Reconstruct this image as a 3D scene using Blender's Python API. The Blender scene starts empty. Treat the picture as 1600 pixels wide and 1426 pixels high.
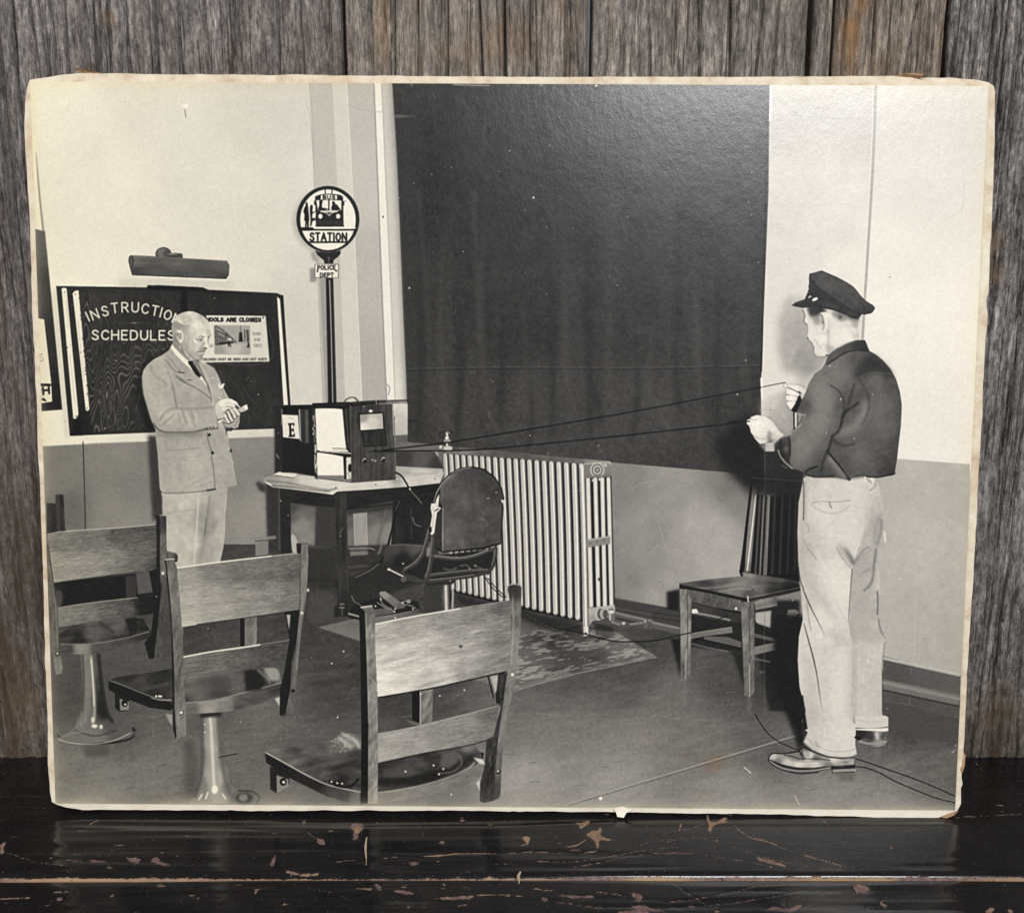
import bpy, math, random
import numpy as np
from mathutils import Matrix, Vector

# ------------------------------------------------------------------ camera, world, lamps, exposure
scene = bpy.context.scene
COL = scene.collection
PITCH = math.radians(12.5)
CAM_H = 0.2232
FPX, PCX, PCY, PHW, PHH = 1600.0, 800.0, 713.0, 1600.0, 1426.0     # lens in pixels of the photograph

cam_data = bpy.data.cameras.new("camera")
cam_data.sensor_fit = 'HORIZONTAL'
cam_data.sensor_width = 36.0
cam_data.lens = 36.0 * FPX / PHW
cam_data.clip_start = 0.01
cam_data.clip_end = 50.0
cam = bpy.data.objects.new("camera", cam_data)
COL.objects.link(cam)
cam.location = (0.0, 0.0, CAM_H)
cam.rotation_euler = (math.radians(90.0) - PITCH, 0.0, 0.0)
scene.camera = cam

world = bpy.data.worlds.new("World")
scene.world = world
world.use_nodes = True
world.node_tree.nodes["Background"].inputs[0].default_value = (0.92, 0.96, 1.0, 1.0)
world.node_tree.nodes["Background"].inputs[1].default_value = 0.14


def area_lamp(name, loc, target, sx, sy, watts, col):
    d = bpy.data.lights.new(name, 'AREA')
    d.shape = 'RECTANGLE'
    d.size, d.size_y, d.energy, d.color = sx, sy, watts, col
    o = bpy.data.objects.new(name, d)
    COL.objects.link(o)
    o.location = loc
    o.rotation_euler = (Vector(target) - Vector(loc)).to_track_quat('-Z', 'Y').to_euler()
    return o


area_lamp("window_light", (0.62, -1.44, 1.38), (0.03, 0.40, 0.14), 0.75, 0.50, 49.0, (0.97, 0.98, 1.0))
area_lamp("room_light", (-1.75, -0.75, 1.0), (0.0, 0.40, 0.10), 1.2, 1.0, 18.5, (1.0, 0.95, 0.88))

scene.render.engine = 'CYCLES'
scene.cycles.use_denoising = False
scene.view_settings.view_transform = 'Standard'
scene.view_settings.look = 'None'
scene.view_settings.exposure = 0.0
scene.view_settings.gamma = 1.0
scene.view_settings.use_curve_mapping = False

# ------------------------------------------------------------------ geometry of the place
CF = np.array([0, math.cos(PITCH), -math.sin(PITCH)])
CU = np.array([0, math.sin(PITCH), math.cos(PITCH)])
CP = np.array([0, 0, CAM_H])


def homography(src, dst):
    A = []
    for (x, y), (u, v) in zip(src, dst):
        A.append([x, y, 1, 0, 0, 0, -u * x, -u * y, -u])
        A.append([0, 0, 0, x, y, 1, -v * x, -v * y, -v])
    h = np.linalg.svd(np.array(A, float))[2][-1].reshape(3, 3)
    return h / h[2, 2]


def apply_h(Hm, p):
    p = np.asarray(p, float)
    q = p @ Hm[:, :2].T + Hm[:, 2]
    return q[:, :2] / q[:, 2:3]


# the print leans on the wall: pose from its four measured corners (tl, tr, br, bl)
PRINT_W = 0.350
CORN = [(49, 128), (1546, 135), (1492, 1265), (87, 1254)]
Hs = homography([(0, 1), (1, 1), (1, 0), (0, 0)], CORN)
Mx = np.linalg.inv(np.array([[FPX, 0, PCX], [0, FPX, PCY], [0, 0, 1]])) @ Hs
Mx *= PRINT_W / np.linalg.norm(Mx[:, 0])
if Mx[2, 2] < 0:
    Mx = -Mx


def cam2world(v):
    return np.array([v[0], 0, 0]) - v[1] * CU + v[2] * CF


R1 = cam2world(Mx[:, 0]); R1 /= np.linalg.norm(R1)
R2 = cam2world(Mx[:, 1]); PRINT_H = float(np.linalg.norm(R2)); R2 /= PRINT_H
R2 = R2 - R1 * (R1 @ R2); R2 /= np.linalg.norm(R2)
R3 = np.cross(R1, R2)                        # towards the camera
BL = CP + cam2world(Mx[:, 2])                # lower left corner of the print
BOARD_T = 0.0055                             # thickness of the mount


def board(u, v, w=0.0):
    return BL + R1 * u + R2 * v + R3 * w


def ledge_xy(px, py):                        # a point of the ledge top (z = 0) on a line of sight
    d = np.array([(px - PCX) / FPX, 0, 0]) - (py - PCY) / FPX * CU + CF
    t = -CP[2] / d[2]
    return (CP + d * t)[:2]


lowest = min(board(PRINT_W, -0.0036, -0.002)[2], board(0.0, -0.0036, -0.002)[2])
SHIFT = lowest                               # floor of the ledge just under the board's lower edge
top_back = max(board(0, PRINT_H, -BOARD_T)[1], board(PRINT_W, PRINT_H, -BOARD_T)[1])
WALL_Y = top_back + 0.0042                   # face of the planks (relief stays behind it)
GROOVE_Y = float(ledge_xy(800, 1367.5)[1])
FRONT_Y = float(ledge_xy(800, 1426)[1]) - 0.035


# ------------------------------------------------------------------ mesh and material helpers
def new_obj(name, verts, faces, mat, parent=None, smooth=False):
    me = bpy.data.meshes.new(name)
    me.from_pydata([tuple(map(float, v)) for v in verts], [], faces)
    me.update()
    if smooth:
        me.polygons.foreach_set("use_smooth", [True] * len(me.polygons))
    o = bpy.data.objects.new(name, me)
    COL.objects.link(o)
    if mat:
        me.materials.append(mat)
    if parent:
        o.parent = parent
    return o


def grid_mesh(name, V, mat, parent=None, attrs=None, smooth=True):
    """V: (rows, cols, 3) array of points -> one grid mesh; attrs: name -> (rows, cols) array"""
    r, c = V.shape[:2]
    idx = np.arange(r * c).reshape(r, c)
    q = np.stack([idx[:-1, :-1], idx[:-1, 1:], idx[1:, 1:], idx[1:, :-1]], -1).reshape(-1, 4)
    me = bpy.data.meshes.new(name)
    me.vertices.add(r * c)
    me.vertices.foreach_set("co", np.ascontiguousarray(V, dtype=np.float32).ravel())
    n = len(q)
    me.loops.add(4 * n)
    me.loops.foreach_set("vertex_index", q.ravel().astype(np.int32))
    me.polygons.add(n)
    me.polygons.foreach_set("loop_start", np.arange(0, 4 * n, 4, dtype=np.int32))
    me.polygons.foreach_set("loop_total", np.full(n, 4, dtype=np.int32))
    me.update(calc_edges=True)
    if smooth:
        me.polygons.foreach_set("use_smooth", np.ones(n, dtype=bool))
    for k, a in (attrs or {}).items():
        at = me.attributes.new(k, 'FLOAT', 'POINT')
        at.data.foreach_set("value", np.ascontiguousarray(a, dtype=np.float32).ravel())
    o = bpy.data.objects.new(name, me)
    COL.objects.link(o)
    me.materials.append(mat)
    if parent:
        o.parent = parent
    return o


def empty(name, loc=(0, 0, 0)):
    o = bpy.data.objects.new(name, None)
    o.location = loc
    o.empty_display_size = 0.02
    COL.objects.link(o)
    return o


def material(name):
    m = bpy.data.materials.new(name)
    m.use_nodes = True
    nt = m.node_tree
    return m, nt, nt.nodes["Principled BSDF"]


def node(nt, kind, **kw):
    n = nt.nodes.new(kind)
    for k, v in kw.items():
        if isinstance(k, str) and hasattr(n, k):
            setattr(n, k, v)
    return n


def ramp(nt, fac, stops):
    r = nt.nodes.new("ShaderNodeValToRGB")
    el = r.color_ramp.elements
    while len(el) < len(stops):
        el.new(0.5)
    for e_, (p, c) in zip(el, stops):
        e_.position = p
        e_.color = (*c, 1) if len(c) == 3 else c
    nt.links.new(fac, r.inputs[0])
    return r.outputs[0]


def noise_tex(nt, scale, detail=4, rough=0.55, stretch=(1, 1, 1), loc=(0, 0, 0), distort=0.0):
    tc = nt.nodes.new("ShaderNodeTexCoord")
    mp = nt.nodes.new("ShaderNodeMapping")
    mp.inputs["Scale"].default_value = stretch
    mp.inputs["Location"].default_value = loc
    nz = nt.nodes.new("ShaderNodeTexNoise")
    nz.inputs["Scale"].default_value = scale
    nz.inputs["Detail"].default_value = detail
    nz.inputs["Roughness"].default_value = rough
    nz.inputs["Distortion"].default_value = distort
    nt.links.new(tc.outputs["Object"], mp.inputs[0])
    nt.links.new(mp.outputs[0], nz.inputs["Vector"])
    return nz.outputs[0]


def mix_col(nt, fac, a, b, blend='MIX'):
    m = nt.nodes.new("ShaderNodeMix")
    m.data_type = 'RGBA'
    m.blend_type = blend
    for s, v in ((m.inputs[0], fac), (m.inputs[6], a), (m.inputs[7], b)):
        if isinstance(v, (int, float)):
            s.default_value = v
        elif isinstance(v, tuple):
            s.default_value = (*v, 1)
        else:
            nt.links.new(v, s)
    return m.outputs[2]


def bump(nt, height, strength, dist, normal=None):
    b = nt.nodes.new("ShaderNodeBump")
    b.inputs["Strength"].default_value = strength
    b.inputs["Distance"].default_value = dist
    nt.links.new(height, b.inputs["Height"])
    if normal:
        nt.links.new(normal, b.inputs["Normal"])
    return b.outputs[0]


RNG = np.random.default_rng(7)


def field(h, w, sy, sx, ang=0.0, seed=None):
    """smooth random field, zero mean, unit deviation, correlation sx, sy pixels, turned by ang degrees"""
    r = np.random.default_rng(seed) if seed is not None else RNG
    n = r.normal(size=(h, w))
    fy = np.fft.fftfreq(h)[:, None]
    fx = np.fft.rfftfreq(w)[None, :]
    a = math.radians(ang)
    gx = fx * math.cos(a) + fy * math.sin(a)
    gy = -fx * math.sin(a) + fy * math.cos(a)
    g = np.exp(-2 * (math.pi ** 2) * ((gx * sx) ** 2 + (gy * sy) ** 2))
    o = np.fft.irfft2(np.fft.rfft2(n) * g, s=(h, w))
    o -= o.mean()
    return (o / (o.std() + 1e-9)).astype(np.float32)
# ------------------------------------------------------------------ a small flat-print drawing kit (numpy)
# points are strings "x,y x,y ..." in one of the enlarged views FR (offset and scale against the measured sheet)
FR = {'P': (0, 0, 1.0), 'T': (0, 0, .35), 'U': (500, 0, .35), 'V': (1040, 0, .35),
      'A': (440, 270, 180 / 1426), 'B': (40, 370, .2625), 'C': (200, 470, 240 / 1426), 'D': (200, 680, 240 / 1426),
      'E': (400, 600, .2), 'F': (480, 720, .2125), 'G': (660, 650, 400 / 1584), 'H': (60, 760, 240 / 815),
      'I': (160, 830, 360 / 1167), 'J': (400, 880, .275), 'K': (1020, 690, 260 / 883), 'L': (1220, 410, 180 / 1510),
      'M': (1140, 520, 290 / 1600), 'N': (1180, 730, 260 / 1426), 'O': (1180, 960, 340 / 1515), 'Q': (760, 900, .3125),
      'R': (260, 480, 85 / 1347), 'S': (320, 580, 80 / 1037), 'W': (1150, 590, 120 / 1426),
      'X': (0, 1140, .35), 'Y': (520, 1140, .35), 'Z': (1040, 1140, .35)}


def parse(p):
    if isinstance(p, str):
        return np.array([[float(v) for v in t.split(',')] for t in p.split()])
    return np.asarray(p, float)


def spline(p, closed, n=6):
    m = len(p)
    if m < 3:
        return p
    out = []
    rng = range(m if closed else m - 1)
    for i in rng:
        if closed:
            a, b, c, d = p[(i - 1) % m], p[i], p[(i + 1) % m], p[(i + 2) % m]
        else:
            a, b, c, d = p[max(i - 1, 0)], p[i], p[i + 1], p[min(i + 2, m - 1)]
        for k in range(n):
            t = k / n
            out.append(0.5 * (2 * b + (c - a) * t + (2 * a - 5 * b + 4 * c - d) * t * t + (3 * b - a - 3 * c + d) * t ** 3))
    if not closed:
        out.append(p[-1])
    return np.array(out)


def blur1(a, s):
    if s < 0.3:
        return a
    r = max(1, int(round(s * 3)))
    k = np.exp(-0.5 * (np.arange(-r, r + 1) / s) ** 2)
    k /= k.sum()
    if r > 12:                                # three box passes for the wide ones
        b = max(1, int(round(s * 1.9 / 2)))
        for ax in (0, 1):
            for _ in range(3):
                c = np.cumsum(np.pad(a, [(b + 1, b) if i == ax else (0, 0) for i in (0, 1)], mode='edge'), axis=ax)
                n = a.shape[ax]
                hi = np.take(c, np.arange(2 * b + 1, 2 * b + 1 + n), axis=ax)
                lo = np.take(c, np.arange(0, n), axis=ax)
                a = (hi - lo) / (2 * b + 1)
        return a
    for ax in (0, 1):
        p = np.pad(a, [(r, r) if i == ax else (0, 0) for i in (0, 1)], mode='edge')
        n = a.shape[ax]
        o = np.zeros_like(a)
        for j in range(2 * r + 1):
            o += k[j] * (p[j:j + n] if ax == 0 else p[:, j:j + n])
        a = o
    return a


class Canvas:
    def __init__(self, w, h, Hm, base=128.0, unit=1.0):
        self.w, self.h, self.H, self.unit = w, h, Hm, unit
        self.img = np.full((h, w), base, np.float32)
        self.f = {}

    def noise(self, sx, sy, ang=0.0):
        k = (sx, sy, ang)
        if k not in self.f:
            self.f[k] = field(self.h, self.w, sy * self.unit, sx * self.unit, ang, seed=int(sx * 97 + sy * 13 + ang * 7) % 9973 + 5)
        return self.f[k]

    def pts(self, Z, p):
        ox, oy, s = FR[Z]
        p = parse(p)
        return apply_h(self.H, np.stack([ox + p[:, 0] * s, oy + p[:, 1] * s], 1))

    def cover(self, q, soft):
        pad = int(soft * 3 + 3)
        x0, y0 = np.floor(q.min(0)).astype(int) - pad
        x1, y1 = np.ceil(q.max(0)).astype(int) + pad
        x0, y0, x1, y1 = max(x0, 0), max(y0, 0), min(x1, self.w), min(y1, self.h)
        if x1 <= x0 or y1 <= y0:
            return None
        SS = 3
        w, h = x1 - x0, y1 - y0
        acc = np.zeros((h * SS, w), np.float32)
        X = np.arange(w, dtype=np.float32)[None, :] + x0
        n = len(q)
        for i in range(n):
            (ax, ay), (bx, by) = q[i], q[(i + 1) % n]
            if ay == by:
                continue
            sg = 1.0
            if ay > by:
                ax, ay, bx, by = bx, by, ax, ay
                sg = -1.0
            r0 = max(0, int(math.ceil((ay - y0) * SS - 0.5)))
            r1 = min(h * SS, int(math.ceil((by - y0) * SS - 0.5)))
            if r1 <= r0:
                continue
            yy = (np.arange(r0, r1) + 0.5) / SS + y0
            xx = (ax + (yy - ay) * (bx - ax) / (by - ay)).astype(np.float32)[:, None]
            acc[r0:r1] += sg * np.clip(X + 1 - xx, 0, 1)
        c = np.clip(np.abs(acc), 0, 1).reshape(h, SS, w).mean(1)
        if soft > 0:
            c = blur1(c, soft)
        return x0, y0, x1, y1, c

    def value(self, Z, g, box):
        x0, y0, x1, y1 = box
        if np.ndim(g) == 0:
            return np.float32(g)
        g = np.asarray(g, float)
        q = self.pts(Z, g[:, :2])
        st = 4 if (x1 - x0) * (y1 - y0) > 40000 else 1
        X = np.arange(x0, x1 + st, st)[None, :].astype(np.float32)
        Y = np.arange(y0, y1 + st, st)[:, None].astype(np.float32)
        s2 = (0.03 * max(np.ptp(q[:, 0]), np.ptp(q[:, 1]), 6)) ** 2
        num = 0
        den = 0
        for (qx, qy), v in zip(q, g[:, 2]):
            wt = ((X - qx) ** 2 + (Y - qy) ** 2 + s2) ** -1.8
            num = num + wt * v
            den = den + wt
        o = num / den
        if st > 1:
            o = np.repeat(np.repeat(o, st, 0), st, 1)
            o = blur1(o, 2.0)
        return o[:y1 - y0, :x1 - x0].astype(np.float32)

    def put(self, cov, Z, g, a=1.0, tex=None, mul=False, add=False):
        if cov is None:
            return
        x0, y0, x1, y1, c = cov
        v = self.value(Z, g, (x0, y0, x1, y1))
        if tex is not None:
            for (sx, sy, ang, amp) in tex:
                v = v + amp * self.noise(sx, sy, ang)[y0:y1, x0:x1]
        t = self.img[y0:y1, x0:x1]
        c = c * a
        if mul:
            t *= 1 + c * (v - 1)
        elif add:
            t += c * v
        else:
            t += c * (v - t)

    def fill(self, Z, p, g, soft=0.0, a=1.0, sm=False, **k):
        p = parse(p)
        if sm:
            p = spline(p, True)
        self.put(self.cover(self.pts(Z, p), soft * self.unit), Z, g, a, **k)

    def oval(self, Z, cx, cy, rx, ry, g, rot=0, soft=0.0, a=1.0, **k):
        t = np.linspace(0, 2 * math.pi, 36, endpoint=False)
        c, s = math.cos(math.radians(rot)), math.sin(math.radians(rot))
        x, y = rx * np.cos(t), ry * np.sin(t)
        self.fill(Z, np.stack([cx + x * c - y * s, cy + x * s + y * c], 1), g, soft, a, **k)

    def line(self, Z, p, w, g, soft=0.0, a=1.0, sm=True, **k):
        p = parse(p)
        m = len(p)
        wd = np.full(m, float(w)) if isinstance(w, (int, float)) else np.interp(np.linspace(0, 1, m), np.linspace(0, 1, len(w)), w)
        if sm and m > 2:
            wd = np.interp(np.arange(0, (m - 1) * 6 + 1) / 6, np.arange(m), wd)
            p = spline(p, False)
        q = self.pts(Z, p)
        wd = wd * FR[Z][2] * self.unit * 0.5
        pad = int(wd.max() + soft * self.unit * 3 + 3)
        x0, y0 = np.floor(q.min(0)).astype(int) - pad
        x1, y1 = np.ceil(q.max(0)).astype(int) + pad
        x0, y0, x1, y1 = max(x0, 0), max(y0, 0), min(x1, self.w), min(y1, self.h)
        if x1 <= x0 or y1 <= y0:
            return
        c = np.zeros((y1 - y0, x1 - x0), np.float32)
        for i in range(len(q) - 1):
            a0, b0 = q[i], q[i + 1]
            pr = max(wd[i], wd[i + 1]) + 2
            sx0 = max(x0, int(min(a0[0], b0[0]) - pr)); sx1 = min(x1, int(max(a0[0], b0[0]) + pr) + 1)
            sy0 = max(y0, int(min(a0[1], b0[1]) - pr)); sy1 = min(y1, int(max(a0[1], b0[1]) + pr) + 1)
            if sx1 <= sx0 or sy1 <= sy0:
                continue
            X = np.arange(sx0, sx1)[None, :] + 0.5
            Y = np.arange(sy0, sy1)[:, None] + 0.5
            d = b0 - a0
            L = float(d @ d) + 1e-9
            t = np.clip(((X - a0[0]) * d[0] + (Y - a0[1]) * d[1]) / L, 0, 1)
            dist = np.hypot(X - a0[0] - t * d[0], Y - a0[1] - t * d[1])
            hw = wd[i] + (wd[i + 1] - wd[i]) * t
            cv = np.clip(hw - dist + 0.5, 0, 1) * np.minimum(1, 2 * hw + 0.15)
            sub = c[sy0 - y0:sy1 - y0, sx0 - x0:sx1 - x0]
            np.maximum(sub, cv, out=sub)
        if soft > 0:
            pk = float(c.max())
            c = blur1(c, soft * self.unit * .8)
            c *= min(1.7 if soft < 1 else 1.25, .92 * pk / max(float(c.max()), 1e-3))
        self.put((x0, y0, x1, y1, c), Z, g, a, **k)

    def lines(self, Z, ps, w, g, **k):
        for p in ps.split(';'):
            self.line(Z, p.strip(), w, g, **k)

    def dots(self, Z, p, r, g, **k):
        for x, y in parse(p):
            self.oval(Z, x, y, r * .78, r * .78, g, **k)

    def glyph(self, Z, ch, o, ex, ey, w, g, serif=0.0, **k):
        if ch not in FONT:
            return
        for st in FONT[ch][1]:
            st = np.asarray(st, float)
            p = np.array(o) + st[:, :1] * np.array(ex) + st[:, 1:] * np.array(ey)
            self.line(Z, p, w, g, sm=False, **k)
            if serif:
                for x, y in (st[0], st[-1]):
                    if y in (0, 1):
                        c = np.array(o) + x * np.array(ex) + y * np.array(ey)
                        self.line(Z, np.array([c - serif * np.array(ex), c + serif * np.array(ex)]), w * .7, g, sm=False, **k)

    def text(self, Z, s, x0, y0, x1, y1, h, w, g, gap=0.24, **k):
        tot = sum((FONT[c][0] if c in FONT else 0.4) + gap for c in s) - gap
        L = math.hypot(x1 - x0, y1 - y0)
        ux, uy = (x1 - x0) / L, (y1 - y0) / L
        ex = (ux * L / tot, uy * L / tot)
        ey = (uy * h, -ux * h)
        t = 0
        for c in s:
            self.glyph(Z, c, (x0 + ex[0] * t, y0 + ex[1] * t), ex, ey, w, g, **k)
            t += (FONT[c][0] if c in FONT else 0.4) + gap


_o = [(.4, 1), (.14, .87), (0, .5), (.14, .13), (.4, 0), (.66, .13), (.8, .5), (.66, .87), (.4, 1)]
FONT = {
    'A': (.8, [[(0, 0), (.4, 1), (.8, 0)], [(.14, .33), (.66, .33)]]),
    'B': (.66, [[(0, 0), (0, 1), (.4, 1), (.6, .9), (.6, .64), (.4, .53), (0, .53)], [(.4, .53), (.66, .41), (.66, .12), (.44, 0), (0, 0)]]),
    'C': (.74, [[(.74, .8), (.6, .95), (.4, 1), (.14, .87), (0, .5), (.14, .13), (.4, 0), (.6, .05), (.74, .2)]]),
    'D': (.74, [[(0, 0), (0, 1), (.36, 1), (.62, .87), (.74, .5), (.62, .13), (.36, 0), (0, 0)]]),
    'E': (.6, [[(.6, 1), (0, 1), (0, 0), (.6, 0)], [(0, .52), (.5, .52)]]),
    'G': (.78, [[(.74, .8), (.6, .95), (.4, 1), (.14, .87), (0, .5), (.14, .13), (.4, 0), (.62, .05), (.76, .2), (.76, .46), (.46, .46)]]),
    'H': (.72, [[(0, 0), (0, 1)], [(.72, 0), (.72, 1)], [(0, .52), (.72, .52)]]),
    'I': (.1, [[(.05, 0), (.05, 1)]]),
    'L': (.56, [[(0, 1), (0, 0), (.56, 0)]]),
    'M': (.9, [[(0, 0), (0, 1), (.45, .25), (.9, 1), (.9, 0)]]),
    'N': (.74, [[(0, 0), (0, 1), (.74, 0), (.74, 1)]]),
    'O': (.8, [_o]),
    'P': (.62, [[(0, 0), (0, 1), (.4, 1), (.62, .88), (.62, .6), (.4, .47), (0, .47)]]),
    'R': (.68, [[(0, 0), (0, 1), (.42, 1), (.64, .88), (.64, .62), (.42, .49), (0, .49)], [(.36, .49), (.68, 0)]]),
    'S': (.66, [[(.62, .82), (.48, .97), (.28, 1), (.08, .9), (.04, .72), (.18, .58), (.48, .46), (.64, .3), (.6, .1), (.38, 0), (.16, .03), (0, .18)]]),
    'T': (.7, [[(0, 1), (.7, 1)], [(.35, 1), (.35, 0)]]),
    'U': (.72, [[(0, 1), (0, .3), (.1, .08), (.36, 0), (.62, .08), (.72, .3), (.72, 1)]]),
    'V': (.76, [[(0, 1), (.38, 0), (.76, 1)]]),
    'Y': (.74, [[(0, 1), (.37, .48), (.74, 1)], [(.37, .48), (.37, 0)]]),
    '!': (.1, [[(.05, 1), (.05, .3)], [(.05, .06), (.05, 0)]]),
}
# ------------------------------------------------------------------ the flat print: a grey picture on photographic paper
TW = 1720
TH = int(round(TW * PRINT_H / PRINT_W))
HM = homography(CORN, [(0, 0), (TW, 0), (TW, TH), (0, TH)])
cv = Canvas(TW, TH, HM, 205.0, 1.18)
fill, line, lines, oval, text, dots = cv.fill, cv.line, cv.lines, cv.oval, cv.text, cv.dots
WOODH = [(5, .55, -8, 4.5), (2, .55, -9, 4.5), (18, 6, -8, 3)]
WOODV = [(.6, 5, 8, 4), (.7, 2, 14, 4), (2, 12, 6, 3)]


def draw_walls():
    fill('P', "40,100 620,100 640,720 40,720", [(70, 160, 226), (250, 150, 212), (420, 180, 202), (330, 280, 212), (150, 300, 222),
         (110, 420, 226), (430, 330, 208), (460, 480, 204), (350, 430, 214), (470, 640, 208), (90, 690, 226), (250, 690, 216)],
         tex=[(60, 40, 0, 1.6), (14, 10, 0, 1.0)])
    # corner pier of the wall, pipe
    fill('P', "485,130 492,280 506,640 640,660 620,120", 184, tex=[(20, 30, 0, 1.5)])
    fill('P', "521,130 543,130 551,270 566,640 541,640 528,270", 202, soft=.5)
    line('P', "543,130 551,270 567,640", 1.6, 216)
    line('P', "485,130 491,200 492,280 496,380 506,640", 1.5, 168, a=.7)
    fill('P', "545,130 588,130 594,300 608,640 568,640 552,270", [(560, 160, 182), (580, 400, 178), (600, 620, 170), (556, 300, 188)])
    fill('P', "597,130 616,130 633,480 638,690 618,690 606,300", [(610, 150, 190), (615, 300, 196), (628, 500, 200), (630, 650, 214)])
    fill('P', "586,130 598,130 604,290 613,480 619,640 606,640 600,480 593,290", 228, soft=.5)
    line('P', "586,130 592,290 599,480 606,640", 2.2, 140, a=.8)
    line('P', "598,130 605,290 613,480 619,640", 1.8, 172, a=.8)
    oval('P', 600, 339, 1.3, 2, 90)
    line('P', "545,165 570,172 600,176", 1.5, 165, a=.5)
    line('P', "480,160 486,185 490,230 492,262", 1.0, 150, a=.5)
    # dado of the left wall
    fill('P', "60,698 150,692 440,682 640,690 640,960 60,960", [(90, 740, 120), (200, 740, 124), (400, 740, 128), (400, 800, 138), (180, 820, 134), (100, 800, 104), (90, 900, 80)],
         tex=[(14, 14, 0, 2)])
    line('P', "60,697 440,681", 1.5, 165, a=.7)
    line('P', "131,690 134,800 134,840", 1.6, 50)
    # right wall
    fill('P', "1180,120 1372,120 1366,300 1348,560 1345,760 1180,760", [(1215, 150, 192), (1350, 150, 194), (1220, 300, 206), (1300, 350, 212), (1230, 440, 214), (1330, 420, 222), (1215, 600, 216), (1280, 640, 180)],
         tex=[(40, 30, 0, 1.5), (10, 10, 0, 1.2)])
    fill('P', "1368,120 1560,120 1530,740 1340,740 1352,520", [(1390, 160, 206), (1530, 160, 206), (1440, 300, 214), (1400, 400, 222), (1400, 500, 230), (1500, 500, 230), (1430, 690, 229), (1510, 690, 228)],
         tex=[(50, 40, 0, 1.2)])
    line('P', "1369.5,130 1365,260 1352,470 1346,560", [5, 4.6, 4, 4], 166)
    line('P', "1366.5,130 1362,260 1349,470 1343,560", 2, 226, a=.6)
    fill('P', "1395,716 1516,725 1516,1110 1240,1110 1240,716", [(1300, 760, 172), (1430, 740, 176), (1500, 760, 172), (1430, 850, 180), (1500, 900, 178), (1400, 950, 176), (1470, 1010, 172)],
         tex=[(22, 22, 0, 1.5), (5, 5, 0, 1.5)])
    line('P', "1395,716 1516,725", 1.4, 196, a=.7)
    line('P', "1432,930 1428,1030", 1.4, 196, a=.5)
    # wall of the middle, under the curtain
    fill('P', "600,650 1260,650 1260,1010 940,960 600,900", [(640, 700, 108), (700, 720, 90), (970, 750, 126), (1000, 850, 142), (1040, 760, 148), (1100, 820, 162), (1130, 900, 164), (960, 900, 128), (1040, 930, 146), (1150, 760, 120)],
         tex=[(18, 24, 20, 3), (6, 6, 0, 2)])
    lines('P', "1030,820 1045,868 1052,900;1010,870 1030,850;985,770 1000,756 1030,750", 1.2, 168, a=.5)
    fill('P', "955,932 1060,952 1180,975 1180,1010 1060,985 955,965", 66, soft=.6)
    line('P', "958,948 1060,968", 2, 92, a=.7)
    line('P', "957,934 1060,951", 1.4, 100, a=.7)


def draw_curtain():
    fill('P', "614,120 1204,120 1202,300 1193,520 1190,600 1190,742 1060,731 955,722 700,696 637,690 637,620 631,480 622,240",
         [(650, 150, 47), (800, 160, 47), (1000, 160, 50), (1180, 160, 50), (680, 300, 45), (850, 300, 47), (1050, 330, 54), (1180, 300, 55),
          (660, 480, 54), (800, 500, 51), (1000, 480, 55), (1150, 480, 56), (700, 640, 62), (850, 640, 66), (1000, 650, 70), (1150, 600, 58), (900, 700, 66), (1080, 715, 62)],
         tex=[(9, 70, 0, 1.8), (1.6, 1.6, 0, 1.6)])
    fill('P', "614,120 640,120 662,480 668,690 637,690 631,480", 56, soft=5, a=.6)
    line('P', "616,140 633,480 638,660", 2.2, 88, a=.45)
    line('P', "1201,180 1192,520 1190,580", 2.6, 26)
    line('P', "638,576 800,573 1000,574 1190,570", 1.6, 84, a=.6)
    line('P', "638,579 800,576 1000,577 1190,573", 1.6, 40, a=.8)
    line('P', "820,268 1195,270", 1.4, 70, a=.35)
    fill('P', "1205,136 1208,136 1206,190 1203,190", 236)
    lines('P', "700,480 706,560 712,680;742,300 748,480 752,600;655,300 668,470 676,640;672,610 690,640 706,690", 7, 66, soft=3, a=.5)
    lines('P', "820,520 830,640 826,700;1062,300 1058,420 1064,520;930,600 940,660", 10, 40, soft=4, a=.45)
    rc = np.random.default_rng(21)
    for i in range(16):
        x = 650 + i * 34 + rc.uniform(-9, 9)
        y = rc.uniform(300, 520)
        line('P', [(x, y), (x + rc.uniform(-5, 9), (y + 700) / 2), (x + rc.uniform(-4, 14), rc.uniform(640, 715))], [2, 11, 6], 74 if i % 2 else 40, soft=4, a=.5)
    lines('P', "655,600 690,640 720,690;760,640 790,690;1010,600 1040,660 1060,715;880,560 900,640", [2, 7, 3], 80, soft=2.5, a=.4)
    for (x, y, r) in ((835, 309, 2), (641, 450, 1.8), (798, 236, 1.3), (860, 228, 1.2), (676, 273, 1), (707, 262, 1), (725, 393, 1.1), (781, 268, .9), (981, 261, 1),
                      (1148, 192, 1.2), (1130, 191, 1), (1176, 270, 1.1), (1175, 336, 1.1), (1186, 410, 1), (1171, 316, 1), (966, 446, 1.1), (648, 287, .9),
                      (822, 328, .9), (855, 355, .9), (897, 357, .8), (982, 340, .9), (954, 433, .8), (829, 680, 1.2), (936, 696, 1.1), (857, 708, 1), (1166, 563, 1.3), (1153, 616, 1.5)):
        oval('P', x, y, r * .8, r * .8, 200)
    fill('P', "1150,660 1175,650 1200,680 1200,760 1170,755 1140,735 1118,700 1130,680", 30, soft=8, a=.95, sm=True)
    fill('P', "1195,690 1262,690 1262,740 1195,740", 62)


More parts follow.
